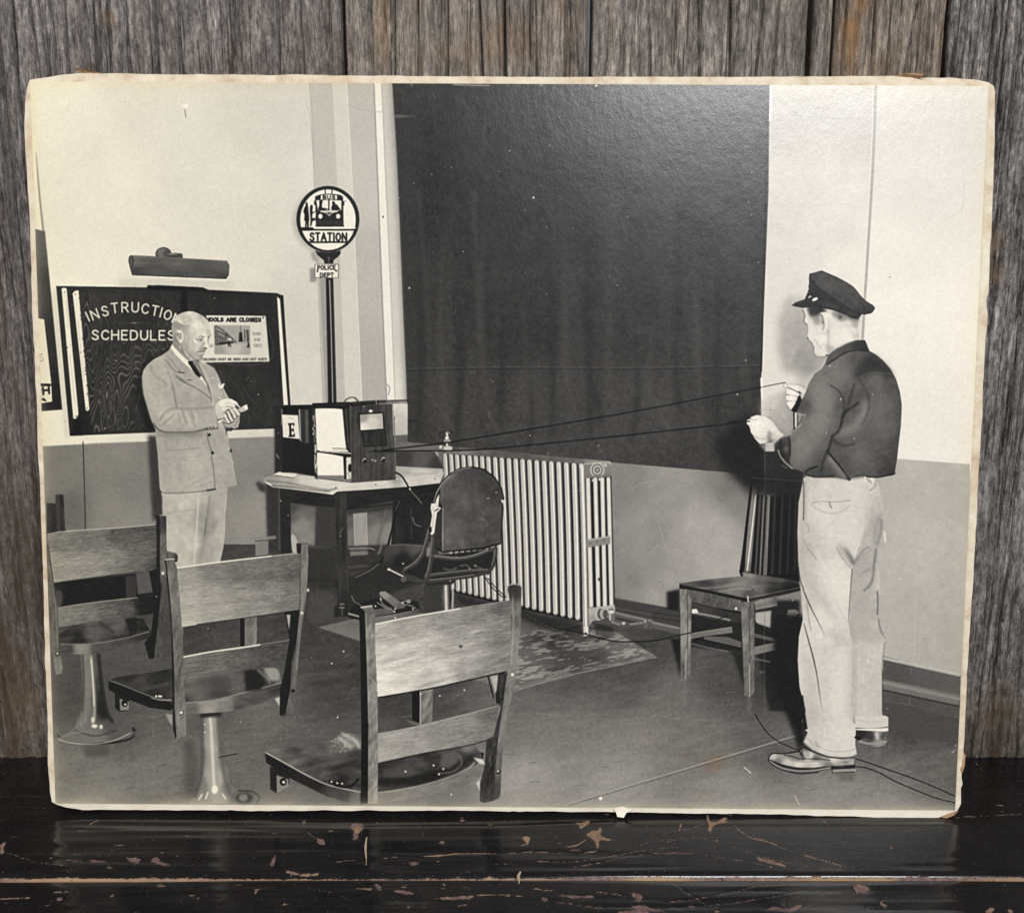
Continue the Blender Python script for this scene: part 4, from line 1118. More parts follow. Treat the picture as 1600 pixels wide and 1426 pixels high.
    fill('I', "66,812 80,815 140,850 140,905 85,910 66,890", 40); fill('I', "90,845 138,860 138,902 92,905", 128); oval('I', 115, 868, 16, 18, 34); oval('I', 118, 874, 6, 5, 220)
    fill('I', "320,920 356,925 356,985 340,960", 150, soft=1)
    # rails and back
    fill('I', "700,440 722,438 722,580 700,580", 34); fill('I', "722,432 785,428 784,572 724,578", 118, tex=[(1.5, 6, 20, 9)])
    fill('I', "410,635 600,600 800,570 968,545 960,660 800,690 600,722 415,748", [(440, 690, 112), (560, 660, 104), (700, 640, 92), (800, 640, 80), (930, 600, 76)], tex=WOODH); line('I', "412,634 560,607 740,582 800,572", 8, 236, soft=.4); line('I', "800,572 960,547", 5, 150, a=.7)
    fill('I', "376,186 600,155 800,130 1005,108 1000,395 800,425 600,452 400,482", [(410, 220, 145), (560, 210, 121), (700, 200, 108), (850, 180, 101), (970, 160, 99), (420, 330, 165), (560, 320, 150), (700, 310, 139), (850, 300, 125), (970, 300, 110), (420, 440, 180), (600, 420, 161), (800, 400, 141), (960, 380, 123)], tex=WOODH + [(30, 4, -8, 4)])
    line('I', "378,185 600,154 860,124", 7, 234, soft=.4); line('I', "860,124 1005,108", 6, 176, a=.8); line('I', "402,480 480,468", 7, 210, a=.8); line('I', "480,470 700,440 1000,397", 5, 50, a=.8)
    lines('I', "870,315 890,350;895,310 900,345 880,355;940,330 980,320", 4, 176, a=.5)
    # uprights
    fill('I', "318,140 325,200 340,350 352,500 358,850 360,1000 372,1045 380,1040 372,850 360,500 350,300 335,150", 36)
    fill('I', "325,140 365,137 382,190 395,340 408,500 415,760 426,900 426,1030 378,1050 368,900 366,700 356,480 345,330", [(345, 160, 96), (360, 240, 116), (372, 340, 122), (378, 480, 104), (388, 620, 110), (390, 760, 104), (396, 900, 116), (402, 1000, 124)], tex=WOODV + [(1.5, 9, 14, 5)])
    line('I', "322,142 366,138", 7, 200, a=.8); line('I', "388,200 400,350 410,520", 4, 186, a=.5)
    oval('I', 400, 916, 12, 12, 60); oval('I', 401, 915, 8, 8, 224); line('I', "390,900 388,980", 10, 160, soft=1, a=.6); oval('I', 310, 210, 6, 7, 210)
    fill('I', "985,62 1010,60 1010,110 990,112", 40); fill('I', "925,405 1000,398 985,560 960,660 955,760 965,930 900,930 900,800 925,700 950,545", 36)
    fill('I', "935,420 955,420 948,500", 176, soft=.6); fill('I', "1010,60 1042,64 1046,130 1035,300 1005,500 990,700 972,900 968,928 905,935 930,915 960,760 985,560 1003,395", [(1025, 100, 110), (1022, 220, 118), (1018, 340, 120), (1000, 480, 110), (990, 600, 104), (970, 760, 96), (950, 890, 104), (915, 900, 60)], tex=WOODV)
    line('I', "1042,70 1036,300 1008,500 985,700", 4, 170, a=.5); oval('I', 1013, 412, 7, 8, 210); oval('I', 967, 805, 10, 9, 40); oval('I', 1044, 296, 6, 9, 200); fill('I', "875,845 900,835 898,885", 190, soft=.6)
    # front seat (J)
    fill('J', "0,1240 600,1290 600,1370 0,1370", 118, soft=6, a=.35)
    fill('J', "540,1370 580,1280 720,1310 1000,1270 1240,1200 1260,1370", 118, soft=5, a=.8)
    fill('J', "52,1068 80,1055 300,1030 460,990 520,960 600,970 700,1120 1230,1020 1290,1090 1305,1140 1300,1180 1100,1280 800,1340 600,1370 400,1320 180,1210 60,1120",
         [(90, 1070, 112), (250, 1060, 84), (220, 1120, 92), (350, 1160, 80), (450, 1050, 96), (480, 1000, 120), (540, 1010, 130), (560, 1080, 60), (480, 1200, 58), (600, 1250, 70), (760, 1160, 52), (900, 1150, 66), (1000, 1120, 54), (1100, 1100, 84), (1150, 1080, 62), (1230, 1090, 70), (1200, 1050, 112), (1000, 1200, 56)], tex=[(10, 3, -12, 6), (4, 2, -10, 4)])
    fill('J', "50,1070 160,1135 300,1215 420,1265 590,1300 590,1368 480,1345 360,1300 180,1210 60,1130", [(100, 1120, 40), (300, 1240, 46), (500, 1310, 72), (570, 1330, 104)]); line('J', "55,1072 160,1128 300,1205 420,1258 592,1296", 7, 200, soft=.5, a=.85)
    fill('J', "690,1305 850,1285 1050,1235 1200,1170 1290,1120 1306,1145 1298,1195 1180,1260 1000,1310 820,1345 690,1362", [(720, 1330, 124), (850, 1310, 128), (1000, 1270, 124), (1150, 1210, 112), (1270, 1160, 120)], tex=[(6, 2, -12, 5)]); line('J', "690,1300 850,1278 1050,1228 1200,1165 1240,1130", 10, 190, soft=.8, a=.8)
    fill('J', "690,1215 900,1200 1100,1150 1220,1080 1250,1110 1140,1190 960,1245 700,1265", 40, soft=3, a=.85); fill('J', "720,1170 860,1140 920,1180 880,1210 730,1215", 84, soft=2, a=.8); fill('J', "1060,1080 1130,1065 1160,1110 1100,1160 1040,1150", 92, soft=2)
    line('J', "1040,1190 1120,1180 1170,1130 1150,1080", 8, 128, soft=1.5, a=.6)
    lines('J', "490,965 560,1000 590,1045;470,985 540,1040", 14, 196, soft=2.5, a=.8); rr = np.random.default_rng(4)
    for _ in range(40):
        x, y = rr.uniform(420, 590), rr.uniform(970, 1070)
        oval('J', x, y, rr.uniform(2, 5), 2, 220, a=.7)
    lines('J', "420,1235 470,1262 540,1262 580,1225", 16, 34, soft=1); dots('J', "430,1238 462,1245 490,1248 1010,1145 1065,1165 850,1180 1040,1195", 7, 230, soft=.4)
    fill('J', "1235,1100 1290,1110 1306,1140 1270,1135", 214, soft=1); fill('J', "1275,1070 1295,1075 1290,1110", 34); line('J', "1305,1150 1302,1180", 8, 226)
    fill('J', "80,1150 120,1165 190,1200 190,1250 115,1302 82,1280", 44); fill('J', "118,1200 185,1225 185,1265 120,1300", 136, soft=.5); oval('J', 155, 1238, 20, 22, 40); oval('J', 158, 1240, 8, 8, 226)
    fill('J', "1250,1245 1272,1225 1272,1290", 196, soft=.6)
    # small post seen through the back
    fill('J', "888,725 935,720 932,915 888,885", 32); fill('J', "932,715 1008,708 1002,900 935,915", 122, tex=[(1.5, 6, 24, 10)]); line('J', "935,720 934,915", 5, 200); fill('J', "845,885 935,905 925,918 890,915", 100); dots('J', "936,740", 6, 230)
    # rails, back
    fill('J', "692,968 900,925 1200,850 1385,805 1395,820 1362,985 1200,1030 950,1075 692,1132", [(720, 1010, 154), (720, 1100, 165), (900, 1010, 154), (1050, 960, 143), (1200, 920, 136), (1340, 870, 106), (1300, 970, 121)], tex=WOODH); line('J', "692,966 900,926 1200,853 1370,810", 6, 170, a=.7); line('J', "1388,815 1365,970", 9, 170, soft=.6, a=.7); line('J', "692,1134 950,1077 1200,1033 1362,987", 6, 44, soft=.6, a=.8)
    fill('J', "672,345 900,300 1200,245 1455,205 1445,560 1420,612 1200,660 1000,705 692,758", [(710, 380, 176), (850, 340, 154), (1050, 300, 145), (1250, 270, 123), (1420, 240, 101), (710, 500, 200), (850, 480, 196), (1000, 450, 183), (1200, 420, 158), (1400, 400, 128), (720, 650, 224), (850, 630, 209), (1000, 600, 194), (1200, 560, 165), (1400, 540, 134), (720, 735, 227), (1000, 690, 187), (1300, 620, 141)], tex=WOODH + [(10, 2, -18, 6)])
    line('J', "674,344 900,299 1160,255", 8, 236, soft=.4); line('J', "1160,252 1455,206", 5, 150, a=.7); line('J', "692,760 1000,708 1200,663 1420,614", 8, 40, soft=.6)
    oval('J', 1165, 470, 10, 9, 74, soft=.6); lines('J', "1180,430 1200,422;1250,400 1290,385", 6, 84, a=.6)
    # uprights
    fill('J', "588,248 622,262 632,600 640,900 636,1360 596,1360 600,1000 596,600", 34); fill('J', "598,246 660,240 678,265 680,500 692,760 694,1000 692,1362 636,1362 640,900 634,600 622,275", [(640, 280, 104), (650, 420, 128), (655, 600, 130), (660, 740, 136), (668, 900, 130), (664, 1080, 130), (664, 1250, 138), (664, 1350, 150)], tex=WOODV + [(6, 2, -60, 7)])
    line('J', "600,248 660,240", 10, 200, soft=.6); line('J', "624,280 634,600 640,900", 5, 180, a=.5); lines('J', "640,760 685,790;645,640 685,690;640,420 676,400", 4, 190, a=.5); lines('J', "655,1290 690,1235", 5, 190, a=.5)
    fill('J', "1360,680 1380,625 1415,612 1420,700 1390,800 1365,790", 40); fill('J', "1335,640 1378,635 1368,720 1360,740", 176, soft=.6); line('J', "1320,640 1350,760", 8, 34)
    fill('J', "1375,640 1450,610 1430,760 1400,960 1380,1180 1382,1330 1350,1345 1300,1358 1270,1350 1275,1240 1300,1150 1310,1000 1350,980 1390,820", [(1410, 680, 60), (1400, 800, 56), (1340, 1050, 62), (1310, 1200, 56), (1330, 1330, 64)], tex=WOODV)
    fill('J', "1432,150 1435,125 1460,116 1500,120 1510,135 1508,330 1490,520 1470,700 1430,850 1400,1100 1388,1320 1345,1345 1360,1180 1375,1000 1400,830 1430,620 1445,560 1455,300 1440,180", [(1460, 150, 62), (1490, 160, 84), (1480, 260, 120), (1490, 300, 104), (1470, 450, 132), (1465, 600, 128), (1430, 780, 120), (1400, 950, 126), (1385, 1150, 104), (1370, 1310, 74)], tex=WOODV)
    line('J', "1438,122 1470,116 1502,122", 7, 190, soft=.6); line('J', "1460,170 1462,400 1450,560", 6, 170, soft=.8, a=.5); oval('J', 1458, 630, 10, 10, 214); oval('J', 1377, 1182, 11, 13, 48); oval('J', 1375, 1178, 6, 6, 224)
    fill('J', "1432,150 1440,120 1505,122 1508,190 1440,195", 52, soft=2, a=.6)
    dots('J', "1185,718 500,498 432,566 465,872 1110,1310 1045,750", 6, 222)
    # bottom margin runs over the feet of the picture
    

def draw_right_chair():
    fill('K', "75,795 145,780 150,1200 150,1255 100,1060 78,1000", 34, soft=2)
    fill('K', "0,880 145,895 145,1045 0,1045", 66, soft=1); lines('K', "0,905 145,925;0,930 145,950", 6, 44, a=.7); line('K', "0,970 140,1000", 40, 92, soft=1); line('K', "0,958 140,988", 9, 136, soft=1)
    fill('K', "200,840 780,840 790,1426 620,1426 560,1130 200,1085", 42, soft=2)
    fill('K', "420,1110 490,1120 500,1330 470,1260", 44, soft=2); fill('K', "540,1050 800,1000 800,1426 700,1426 620,1250", 36, soft=5)
    fill('K', "380,100 520,130 560,240 500,210 430,180", 44, soft=6, a=.8)
    # back of the chair
    fill('K', "530,195 795,205 780,740 470,715 460,690 480,560 500,390 515,280", 30)
    line('K', "530,200 790,207", 5, 120, a=.8)
    fill('K', "530,215 790,215 780,290 545,285", [(550, 240, 62), (610, 260, 74), (700, 250, 40)]); fill('K', "570,262 640,250 640,285 570,282", 92, soft=1.2, a=.8)
    fill('K', "528,230 555,245 550,350 520,690 488,690 500,520", [(540, 260, 120), (530, 400, 126), (505, 600, 130), (495, 680, 110)], soft=.4); line('K', "548,285 530,450 503,680", 6, 236); line('K', "524,240 505,400 470,690", 14, 26)
    for a0, b0, w, g in ((572, 546, 13, 84), (592, 570, 10, 136), (615, 597, 20, 138), (650, 635, 14, 56), (690, 675, 14, 54), (730, 715, 12, 50), (760, 752, 12, 44)):
        line('K', [(a0, 290), (b0, 700)], w, g)
    line('K', "583,290 560,690", 6, 30); line('K', "607,290 585,690", 5, 44); line('K', "622,292 606,560", 5, 176, a=.7)
    fill('K', "478,690 540,700 780,738 770,760 620,745 480,722", [(500, 705, 130), (580, 715, 120), (650, 735, 96), (760, 750, 56)], soft=.4)
    # seat
    fill('K', "142,750 300,728 470,712 620,740 780,752 780,790 660,820 510,845 505,848 400,815 250,785 145,772", [(190, 755, 84), (350, 740, 96), (470, 740, 120), (560, 760, 112), (440, 790, 118), (300, 770, 70), (650, 780, 62), (740, 770, 40), (520, 820, 84)], tex=[(10, 2, -5, 5)])
    lines('K', "230,778 350,770 460,752;350,795 440,780 520,782", 10, 140, soft=1.2, a=.6)
    fill('K', "142,755 250,778 400,808 508,832 508,848 400,826 250,795 142,778", 32); line('K', "508,840 600,822 660,808 780,782", 12, 44); line('K', "510,826 640,800 770,775", 4, 150, a=.6); line('K', "505,820 508,848", 7, 210)
    # apron, legs, stretchers
    fill('K', "180,782 300,802 470,842 470,900 330,878 185,842", [(220, 810, 92), (340, 850, 82), (450, 870, 96)], tex=WOODV); line('K', "185,845 330,882 470,905", 6, 28)
    fill('K', "540,848 660,815 662,870 545,892", [(560, 870, 120), (640, 850, 118)], tex=[(10, 2, -8, 7)]); fill('K', "545,905 630,895 625,985 545,960", 170, soft=1)
    fill('K', "205,850 300,875 470,915 470,960 330,945 210,915", [(240, 900, 66), (400, 930, 56)], soft=.6); line('K', "212,905 300,920 410,945", 9, 176, soft=.8, a=.8); fill('K', "208,888 232,885 245,905 210,910", 224)
    fill('K', "205,1015 420,980 425,1012 280,1030 205,1045", [(240, 1025, 110), (400, 995, 116)]); fill('K', "280,1030 400,1035 470,1060 470,1090 380,1080 270,1045", 96); line('K', "210,1015 420,982", 4, 170, a=.6); line('K', "220,1045 270,1050 470,1095", 8, 30)
    fill('K', "540,1015 660,1045 660,1062 540,1035", 90); fill('K', "538,1090 680,1058 682,1095 540,1130", [(560, 1105, 120), (660, 1075, 108)]); line('K', "540,1088 680,1060", 4, 170, a=.6)
    fill('K', "146,780 182,782 205,845 205,1000 200,1240 178,1258 150,1245 148,1000", [(160, 820, 120), (175, 900, 136), (195, 900, 110), (165, 1050, 146), (190, 1100, 120), (165, 1200, 104)], tex=WOODV + [(1.5, 3, 10, 5)]); line('K', "184,790 186,1000 176,1250", 5, 60, a=.7); line('K', "180,1100 174,1255", 5, 196, a=.7); lines('K', "155,1170 162,1200;165,1180 160,1230", 4, 60, a=.7)
    fill('K', "468,850 540,848 540,1330 515,1352 486,1345 478,1100", [(490, 900, 120), (520, 900, 96), (495, 1050, 136), (525, 1050, 100), (505, 1250, 116), (530, 1250, 92)], tex=WOODV + [(1.5, 3, 10, 5)]); line('K', "512,870 515,1100 514,1340", 5, 66, a=.7); line('K', "514,1180 514,1350", 5, 210, a=.7); oval('K', 443, 884, 6, 8, 220)
    line('K', "210,1070 290,1090 400,1112", 6, 130, soft=.6, a=.7); lines('K', "540,1150 620,1165;570,1220 590,1222", 9, 130, soft=1, a=.6)
    lines('K', "172,1265 170,1400;512,1358 510,1430", 22, 122, soft=2.5, a=.4)
    line('K', "0,1058 140,1025 250,1000 330,950 400,920", 5, 30); line('K', "542,950 590,1000 620,1020", 5, 24)
    fill('K', "708,930 720,890 760,888 778,905 760,925 725,940", 138, soft=.4, sm=False); line('K', "602,20 600,500 595,900 590,1426", 4, 84, a=.45); fill('K', "560,0 640,5 645,52 600,50", 214)


def draw_man_right():
    # shadows on the wall
    fill('M', "420,-120 520,-330 700,-250 860,120 850,230 760,350 640,410 560,340 480,330 430,200", [(500, -200, 176), (600, 0, 160), (640, 250, 148), (500, 200, 166), (560, 330, 158)], soft=6, tex=[(4, 4, 0, 3)])
    fill('M', "470,520 640,420 640,800 560,860 440,800 330,720 300,600 400,560", [(560, 600, 146), (540, 760, 142), (380, 640, 190), (340, 700, 190)], soft=5, tex=[(4, 4, 0, 2)])
    fill('M', "240,950 320,950 390,960 390,1020 310,1020", 180, soft=.8)
    fill('M', "0,880 140,830 300,860 300,1200 640,1200 620,1379 150,1379 60,1200 0,1100", 34, soft=7, a=.85)
    fill('M', "310,1020 430,1020 640,1200 640,1379 310,1379", 44, soft=1.5, a=.9)
    lines('M', "305,960 308,1200 312,1379", 6, 96, a=.6); lines('M', "0,520 150,490 265,468", 6, 24); lines('M', "265,470 480,427", 6, 90); lines('M', "0,770 100,755 180,742", 7, 20)
    lines('M', "558,690 560,830", 10, 20); lines('M', "572,690 574,800", 7, 170); lines('M', "200,1245 400,1262 610,1275", 5, 120, a=.6)
    # wall shadow of his legs on the floor / dark behind
    fill('N', "0,60 420,60 370,400 360,700 400,1000 420,1426 160,1426 150,1100 0,1000", 34, soft=3, a=.25)
    fill('O', "120,0 340,0 330,500 350,900 300,940 260,800 180,600 130,300", 34, soft=3)
    # trousers: far leg, near leg
    fill('N', "420,85 560,88 820,112 960,90 1040,85 1080,240 1102,370 1090,560 1050,680 1040,800 1070,940 1068,1120 1055,1260 1075,1400 1105,1430 1105,1490 1095,1530 1085,1700 1085,2100 1115,2210 1118,2260 1110,2310 870,2300 840,2100 840,1500 820,1300 "
         "830,900 600,900 420,1100 390,1000 372,800 365,560 375,300",
         [(450, 140, 196), (600, 200, 204), (800, 180, 206), (950, 150, 204), (1050, 300, 186), (1080, 450, 160), (1050, 600, 164), (950, 600, 182), (900, 800, 168), (960, 850, 158), (1040, 860, 196), (980, 1000, 172), (1050, 1000, 196), (900, 1150, 168), (1000, 1200, 172), (900, 1380, 176), (1040, 1400, 184), (940, 1480, 194), (920, 1600, 192),
          (1040, 1560, 198), (900, 1800, 196), (1040, 1800, 190), (900, 2050, 198), (1060, 2050, 188), (980, 2200, 202), (450, 400, 204), (600, 500, 206), (800, 450, 206), (900, 350, 204), (700, 700, 200)], tex=[(2, 2, 0, 2.5)])
    fill('N', "375,560 380,300 425,90 560,90 820,112 950,300 930,560 850,800 832,880 822,1060 800,1300 815,1450 838,1560 842,1900 838,2150 850,2290 840,2330 760,2360 640,2350 500,2290 425,2210 400,2170 435,2080 380,1880 365,1650 375,1450 410,1300 390,1000 372,800",
         [(410, 300, 200), (450, 160, 190), (600, 180, 204), (800, 200, 206), (600, 400, 206), (850, 450, 208), (450, 500, 196), (650, 600, 206), (420, 700, 184), (560, 800, 200), (700, 850, 210), (480, 950, 194), (600, 1050, 206), (750, 1000, 214), (450, 1150, 190), (560, 1250, 214), (700, 1250, 212),
          (780, 1200, 204), (620, 1450, 216), (760, 1450, 200), (640, 1550, 204), (780, 1600, 214), (420, 1600, 206), (580, 1700, 212), (720, 1750, 208), (800, 1850, 206), (480, 1900, 206), (640, 2000, 214), (800, 2100, 204), (560, 2180, 204), (740, 2230, 206), (460, 2150, 190), (640, 2300, 208)], tex=[(2, 2, 0, 2.5), (12, 30, 10, 3)])
    fill('N', "375,560 380,300 425,90 452,100 440,400 430,700 440,950 400,1000 372,800", 170, soft=3, a=.5)
    fill('N', "560,750 700,900 780,1150 800,1300 740,1250 620,1050 540,880", 224, soft=5, a=.55); fill('N', "430,860 520,1000 640,1160 720,1300 640,1280 520,1150 430,1000", 182, soft=4, a=.5)
    fill('N', "480,320 820,300 930,480 860,640 700,640 560,560", 216, soft=6, a=.45); fill('N', "480,430 560,640 640,700 560,760 470,600", 190, soft=5, a=.45); fill('N', "880,300 960,260 1000,420 950,560 900,560", 190, soft=5, a=.5)
    fill('O', "470,100 560,130 690,200 690,260 600,200 500,160", 186, soft=4, a=.5); fill('O', "440,300 520,320 520,600 480,720 440,500", 194, soft=4, a=.45); fill('O', "640,250 700,230 700,760 655,760", 188, soft=4, a=.6); fill('O', "560,280 620,260 620,800 560,850", 222, soft=5, a=.5)
    fill('O', "345,250 400,330 430,500 440,700 380,760 340,600", 184, soft=4, a=.5)
    # creases
    line('N', "832,870 822,1000 812,1150 798,1310", [9, 8, 7, 4], 92, soft=.6, a=.9)
    fill('N', "760,690 800,720 840,780 852,815 838,845 800,770", 62, soft=2); fill('N', "690,640 780,680 850,790 830,860 720,720", 158, soft=4, a=.7)
    line('N', "700,690 760,790 810,850 835,880", 7, 150, soft=.8, a=.7); line('N', "850,820 890,760 940,700 980,680", 9, 118, soft=1.5, a=.8); lines('N', "870,800 940,740 1000,700;880,940 960,880 1010,860", 9, 140, soft=1.5, a=.7)
    line('N', "1010,350 985,500 940,600", 14, 158, soft=3, a=.7); line('N', "1035,700 1020,850 1000,980 935,1055", 14, 96, soft=2, a=.85); line('N', "1048,1060 1052,1150 1048,1260", 9, 84, soft=1, a=.9); line('N', "1085,450 1080,560 1045,660", 12, 110, soft=2, a=.7)
    line('N', "1068,420 1040,480 1020,600 1030,660", 16, 140, soft=3, a=.5)
    line('N', "418,120 420,300 416,450", 7, 66, soft=.6); line('N', "437,120 438,300 440,440", 5, 150, soft=.6, a=.6); line('N', "430,470 455,500 465,550", 6, 130, soft=.9, a=.5)
    line('N', "415,620 460,700 530,790", 6, 120, soft=1, a=.6); line('N', "430,860 480,1000 560,1100 640,1180", 12, 178, soft=3, a=.6)
    line('N', "375,820 385,940 420,1060 470,1180 530,1300 580,1400 600,1450", [1, 7, 10, 9, 6, 3, 1], 60, soft=.7, a=.9); line('N', "445,1160 460,1300 480,1400", 6, 130, soft=.8, a=.6)
    line('N', "640,300 645,330 665,345", 10, 120, soft=.6); line('N', "490,305 560,290 640,296 740,292 815,280", 5, 128, soft=.5, a=.8); line('N', "480,320 560,370 660,395 760,370 815,320", 7, 168, soft=1.2, a=.8); oval('N', 672, 343, 8, 8, 226)
    lines('N', "700,1150 760,1230 800,1300;600,860 640,960 660,1080;520,700 600,860 640,1000", 12, 216, soft=2.5, a=.5); lines('N', "690,1130 740,1250 790,1320;650,1380 690,1440 700,1540", 9, 176, soft=2, a=.6)
    lines('N', "800,1310 840,1400 850,1480;830,1330 940,1380 1060,1420", 9, 150, soft=2.5, a=.35); line('N', "1055,1290 1080,1400 1105,1430", 8, 110, soft=1, a=.8)
    lines('N', "830,2040 838,1800 842,1560", 8, 160, soft=1.5, a=.7)
    # belt loops at the right
    lines('N', "945,80 950,120;1000,90 1010,130", 14, 226); lines('N', "1040,90 1030,160 980,200;960,100 1000,130", 10, 130, soft=1, a=.7); dots('N', "475,88 560,282 615,160 885,318 1240,950", 8, 232)
    fill('N', "1098,540 1120,560 1125,650 1110,640 1105,590", 216); 
    # near-leg seam in the lower half (O), dark gap, cuffs
    line('O', "340,60 370,170 405,300 430,420 450,560 470,680", [4, 8, 9, 7, 4, 1], 56, soft=.6, a=.9); line('O', "330,560 345,700 365,810", 6, 22); fill('O', "300,600 332,560 366,830 350,850", 34, soft=1)
    line('O', "655,40 680,130 700,200", 9, 160, soft=1.5, a=.6); fill('O', "690,90 800,115 905,170 880,200 780,190 710,150", 160, soft=6, a=.5); line('O', "860,30 870,110 905,160", 8, 140, soft=1, a=.8); line('O', "780,220 860,215 900,185", 12, 205, soft=2.5, a=.3); lines('O', "905,190 890,300 885,400", 8, 130, soft=1.5, a=.7)
    line('O', "702,240 698,500 700,760", 8, 168, soft=1.5, a=.7)
    fill('O', "345,800 365,815 335,885 400,940 500,980 580,990 660,988 708,970 695,900 702,760 600,700", [(400, 860, 200), (380, 920, 190), (500, 920, 212), (520, 965, 204), (640, 940, 212), (680, 960, 206), (600, 860, 212)], tex=[(2, 2, 0, 2.5)])
    lines('O', "350,850 420,905 520,945 620,950 700,930", 6, 168, soft=.6, a=.8); lines('O', "335,885 400,940 500,980 580,990 660,988 708,970", 7, 110, soft=.6, a=.8); lines('O', "420,880 440,915;360,830 340,880", 6, 150, soft=.8, a=.7)
    fill('O', "700,705 905,700 926,712 925,800 700,788", 206, soft=.4); line('O', "700,786 800,792 925,780", 7, 84, soft=.5); fill('O', "700,792 925,786 925,808 820,812 720,800", 226, soft=.4); line('O', "702,730 800,745 905,735", 5, 178, soft=.8, a=.6)
    line('O', "780,315 790,330", 8, 232); lines('O', "480,830 485,850;590,665 610,650;470,370 475,360", 5, 236, a=.8)
    # shoes
    fill('O', "700,800 915,812 912,870 905,905 860,918 790,912 730,900 700,860", [(740, 830, 44), (800, 840, 60), (850, 830, 150), (890, 840, 84), (760, 880, 90), (860, 890, 140)], sm=False); line('O', "725,880 800,895 910,880", 16, 150, soft=.6); line('O', "700,850 730,860", 20, 30); line('O', "845,820 850,860", 14, 206, soft=1.5)
    fill('O', "820,930 870,930 860,1010 835,1010", 118, soft=3, a=.6)
    fill('O', "90,1010 95,975 120,958 200,962 290,945 330,915 345,908 400,945 500,985 600,995 690,990 695,1050 690,1095 535,1100 530,1070 440,1090 340,1100 250,1090 150,1055", 40)
    fill('O', "98,1005 104,980 125,966 200,970 300,955 335,925 400,955 500,992 600,1000 688,996 690,1040 600,1055 500,1055 400,1065 280,1060 180,1040", [(130, 985, 192), (180, 980, 148), (250, 975, 115), (150, 1015, 108), (220, 1020, 192), (300, 1000, 118), (340, 960, 84), (370, 980, 225), (300, 1035, 218), (420, 1030, 205), (420, 1000, 102), (540, 1010, 205), (520, 1040, 115), (620, 1010, 115), (670, 1030, 166), (600, 1040, 166)], sm=False)
    line('O', "110,1010 180,1040 280,1062 400,1066 500,1056 690,1045", 8, 40, soft=.6, a=.8); line('O', "100,1018 180,1062 300,1085 420,1080 520,1062", 14, 150, soft=.5); line('O', "540,1085 690,1078", 22, 160, soft=.5); line('O', "535,1065 535,1100", 6, 40)
    lines('O', "200,975 260,985 310,1000 420,1000 520,1010;320,960 345,990 330,1005", 7, 44, soft=.6, a=.8); lines('O', "220,1022 320,1036 430,1030;530,1008 590,1012 650,1005", 9, 214, soft=1.5, a=.7); fill('O', "335,940 370,955 385,985 350,995 335,970", 170, soft=.8); lines('O', "300,930 330,1000", 6, 30)
    line('O', "90,1015 150,1060 250,1095 340,1105 440,1095", 5, 26, soft=.6); fill('O', "540,1100 690,1096 690,1160 560,1150", 86, soft=3, a=.5); oval('O', 560, 1130, 25, 14, 140, soft=2, a=.6)
    # cables on the floor
    lines('O', "700,1000 800,1032 950,1085 1080,1130 1220,1185 1390,1260;690,1055 760,1062 860,1095 960,1150 1120,1220 1280,1280 1390,1305", 8, 36); line('O', "0,690 40,760 100,835 180,890 290,938", 7, 34)
    line('O', "65,100 65,400 68,700", 4, 120, a=.4)
    # shirt
    fill('M', "855,190 920,140 1020,90 1100,62 1170,62 1185,90 1210,155 1270,190 1330,240 1390,310 1440,400 1470,500 1488,620 1480,800 1460,960 1445,1100 1425,1210 1410,1228 1290,1240 1180,1235 1060,1250 1035,1275 980,1255 900,1245 740,1240 650,1215 600,1180 540,1170 "
         "470,1120 430,1040 395,990 385,970 440,910 520,885 620,800 660,700 600,690 540,670 560,620 600,530 640,560 690,430 740,350 800,310 830,260",
         [(1100, 90, 79), (1000, 130, 102), (900, 230, 104), (1100, 200, 82), (1250, 260, 60), (1350, 320, 52), (850, 330, 107), (1000, 320, 92), (1150, 320, 72), (750, 420, 109), (900, 440, 102), (1050, 450, 87), (1250, 400, 89), (1400, 450, 77), (800, 600, 112), (650, 620, 79), (950, 600, 82), (1100, 550, 82), (1300, 600, 92), (1450, 650, 77),
          (750, 760, 114), (620, 840, 102), (880, 760, 97), (1050, 780, 89), (1180, 800, 97), (1350, 850, 89), (1450, 900, 74), (560, 950, 109), (650, 1000, 104), (780, 950, 97), (920, 900, 77), (1050, 960, 92), (1250, 1000, 84), (1400, 1080, 72), (480, 960, 87), (560, 1080, 104), (700, 1100, 79), (850, 1080, 87), (1000, 1150, 82), (1200, 1150, 79), (1380, 1180, 62), (800, 1200, 69)],
         tex=[(2, 2, 0, 2), (9, 9, 0, 2.5)])
    fill('M', "1170,200 1250,190 1390,320 1440,400 1380,345 1260,340 1190,350 1120,390 1080,400 1090,330", 44, soft=4, a=.75)
    fill('M', "700,440 860,420 930,520 900,700 850,860 740,1000 600,1080 540,1000 560,900 660,820 700,700", 132, soft=6, a=.55)
    fill('M', "1150,560 1210,600 1180,740 1100,850 980,900 900,890 960,840 1060,790 1130,690", 140, soft=4, a=.65)
    fill('M', "1230,380 1330,370 1340,700 1300,1000 1250,1000 1240,700", 118, soft=8, a=.5); fill('M', "880,280 1000,260 1060,330 980,440 900,400", 124, soft=5, a=.5)
    line('M', "870,1080 930,1160 990,1235", 44, 136, soft=3, a=.7); fill('M', "560,1080 660,1000 760,1080 720,1150 620,1170", 122, soft=5, a=.5); fill('M', "1040,1000 1160,960 1220,1080 1120,1180 1050,1100", 112, soft=6, a=.5)
    line('M', "1120,395 1190,352 1260,342 1330,348 1400,355", 6, 88, soft=.8, a=.7)
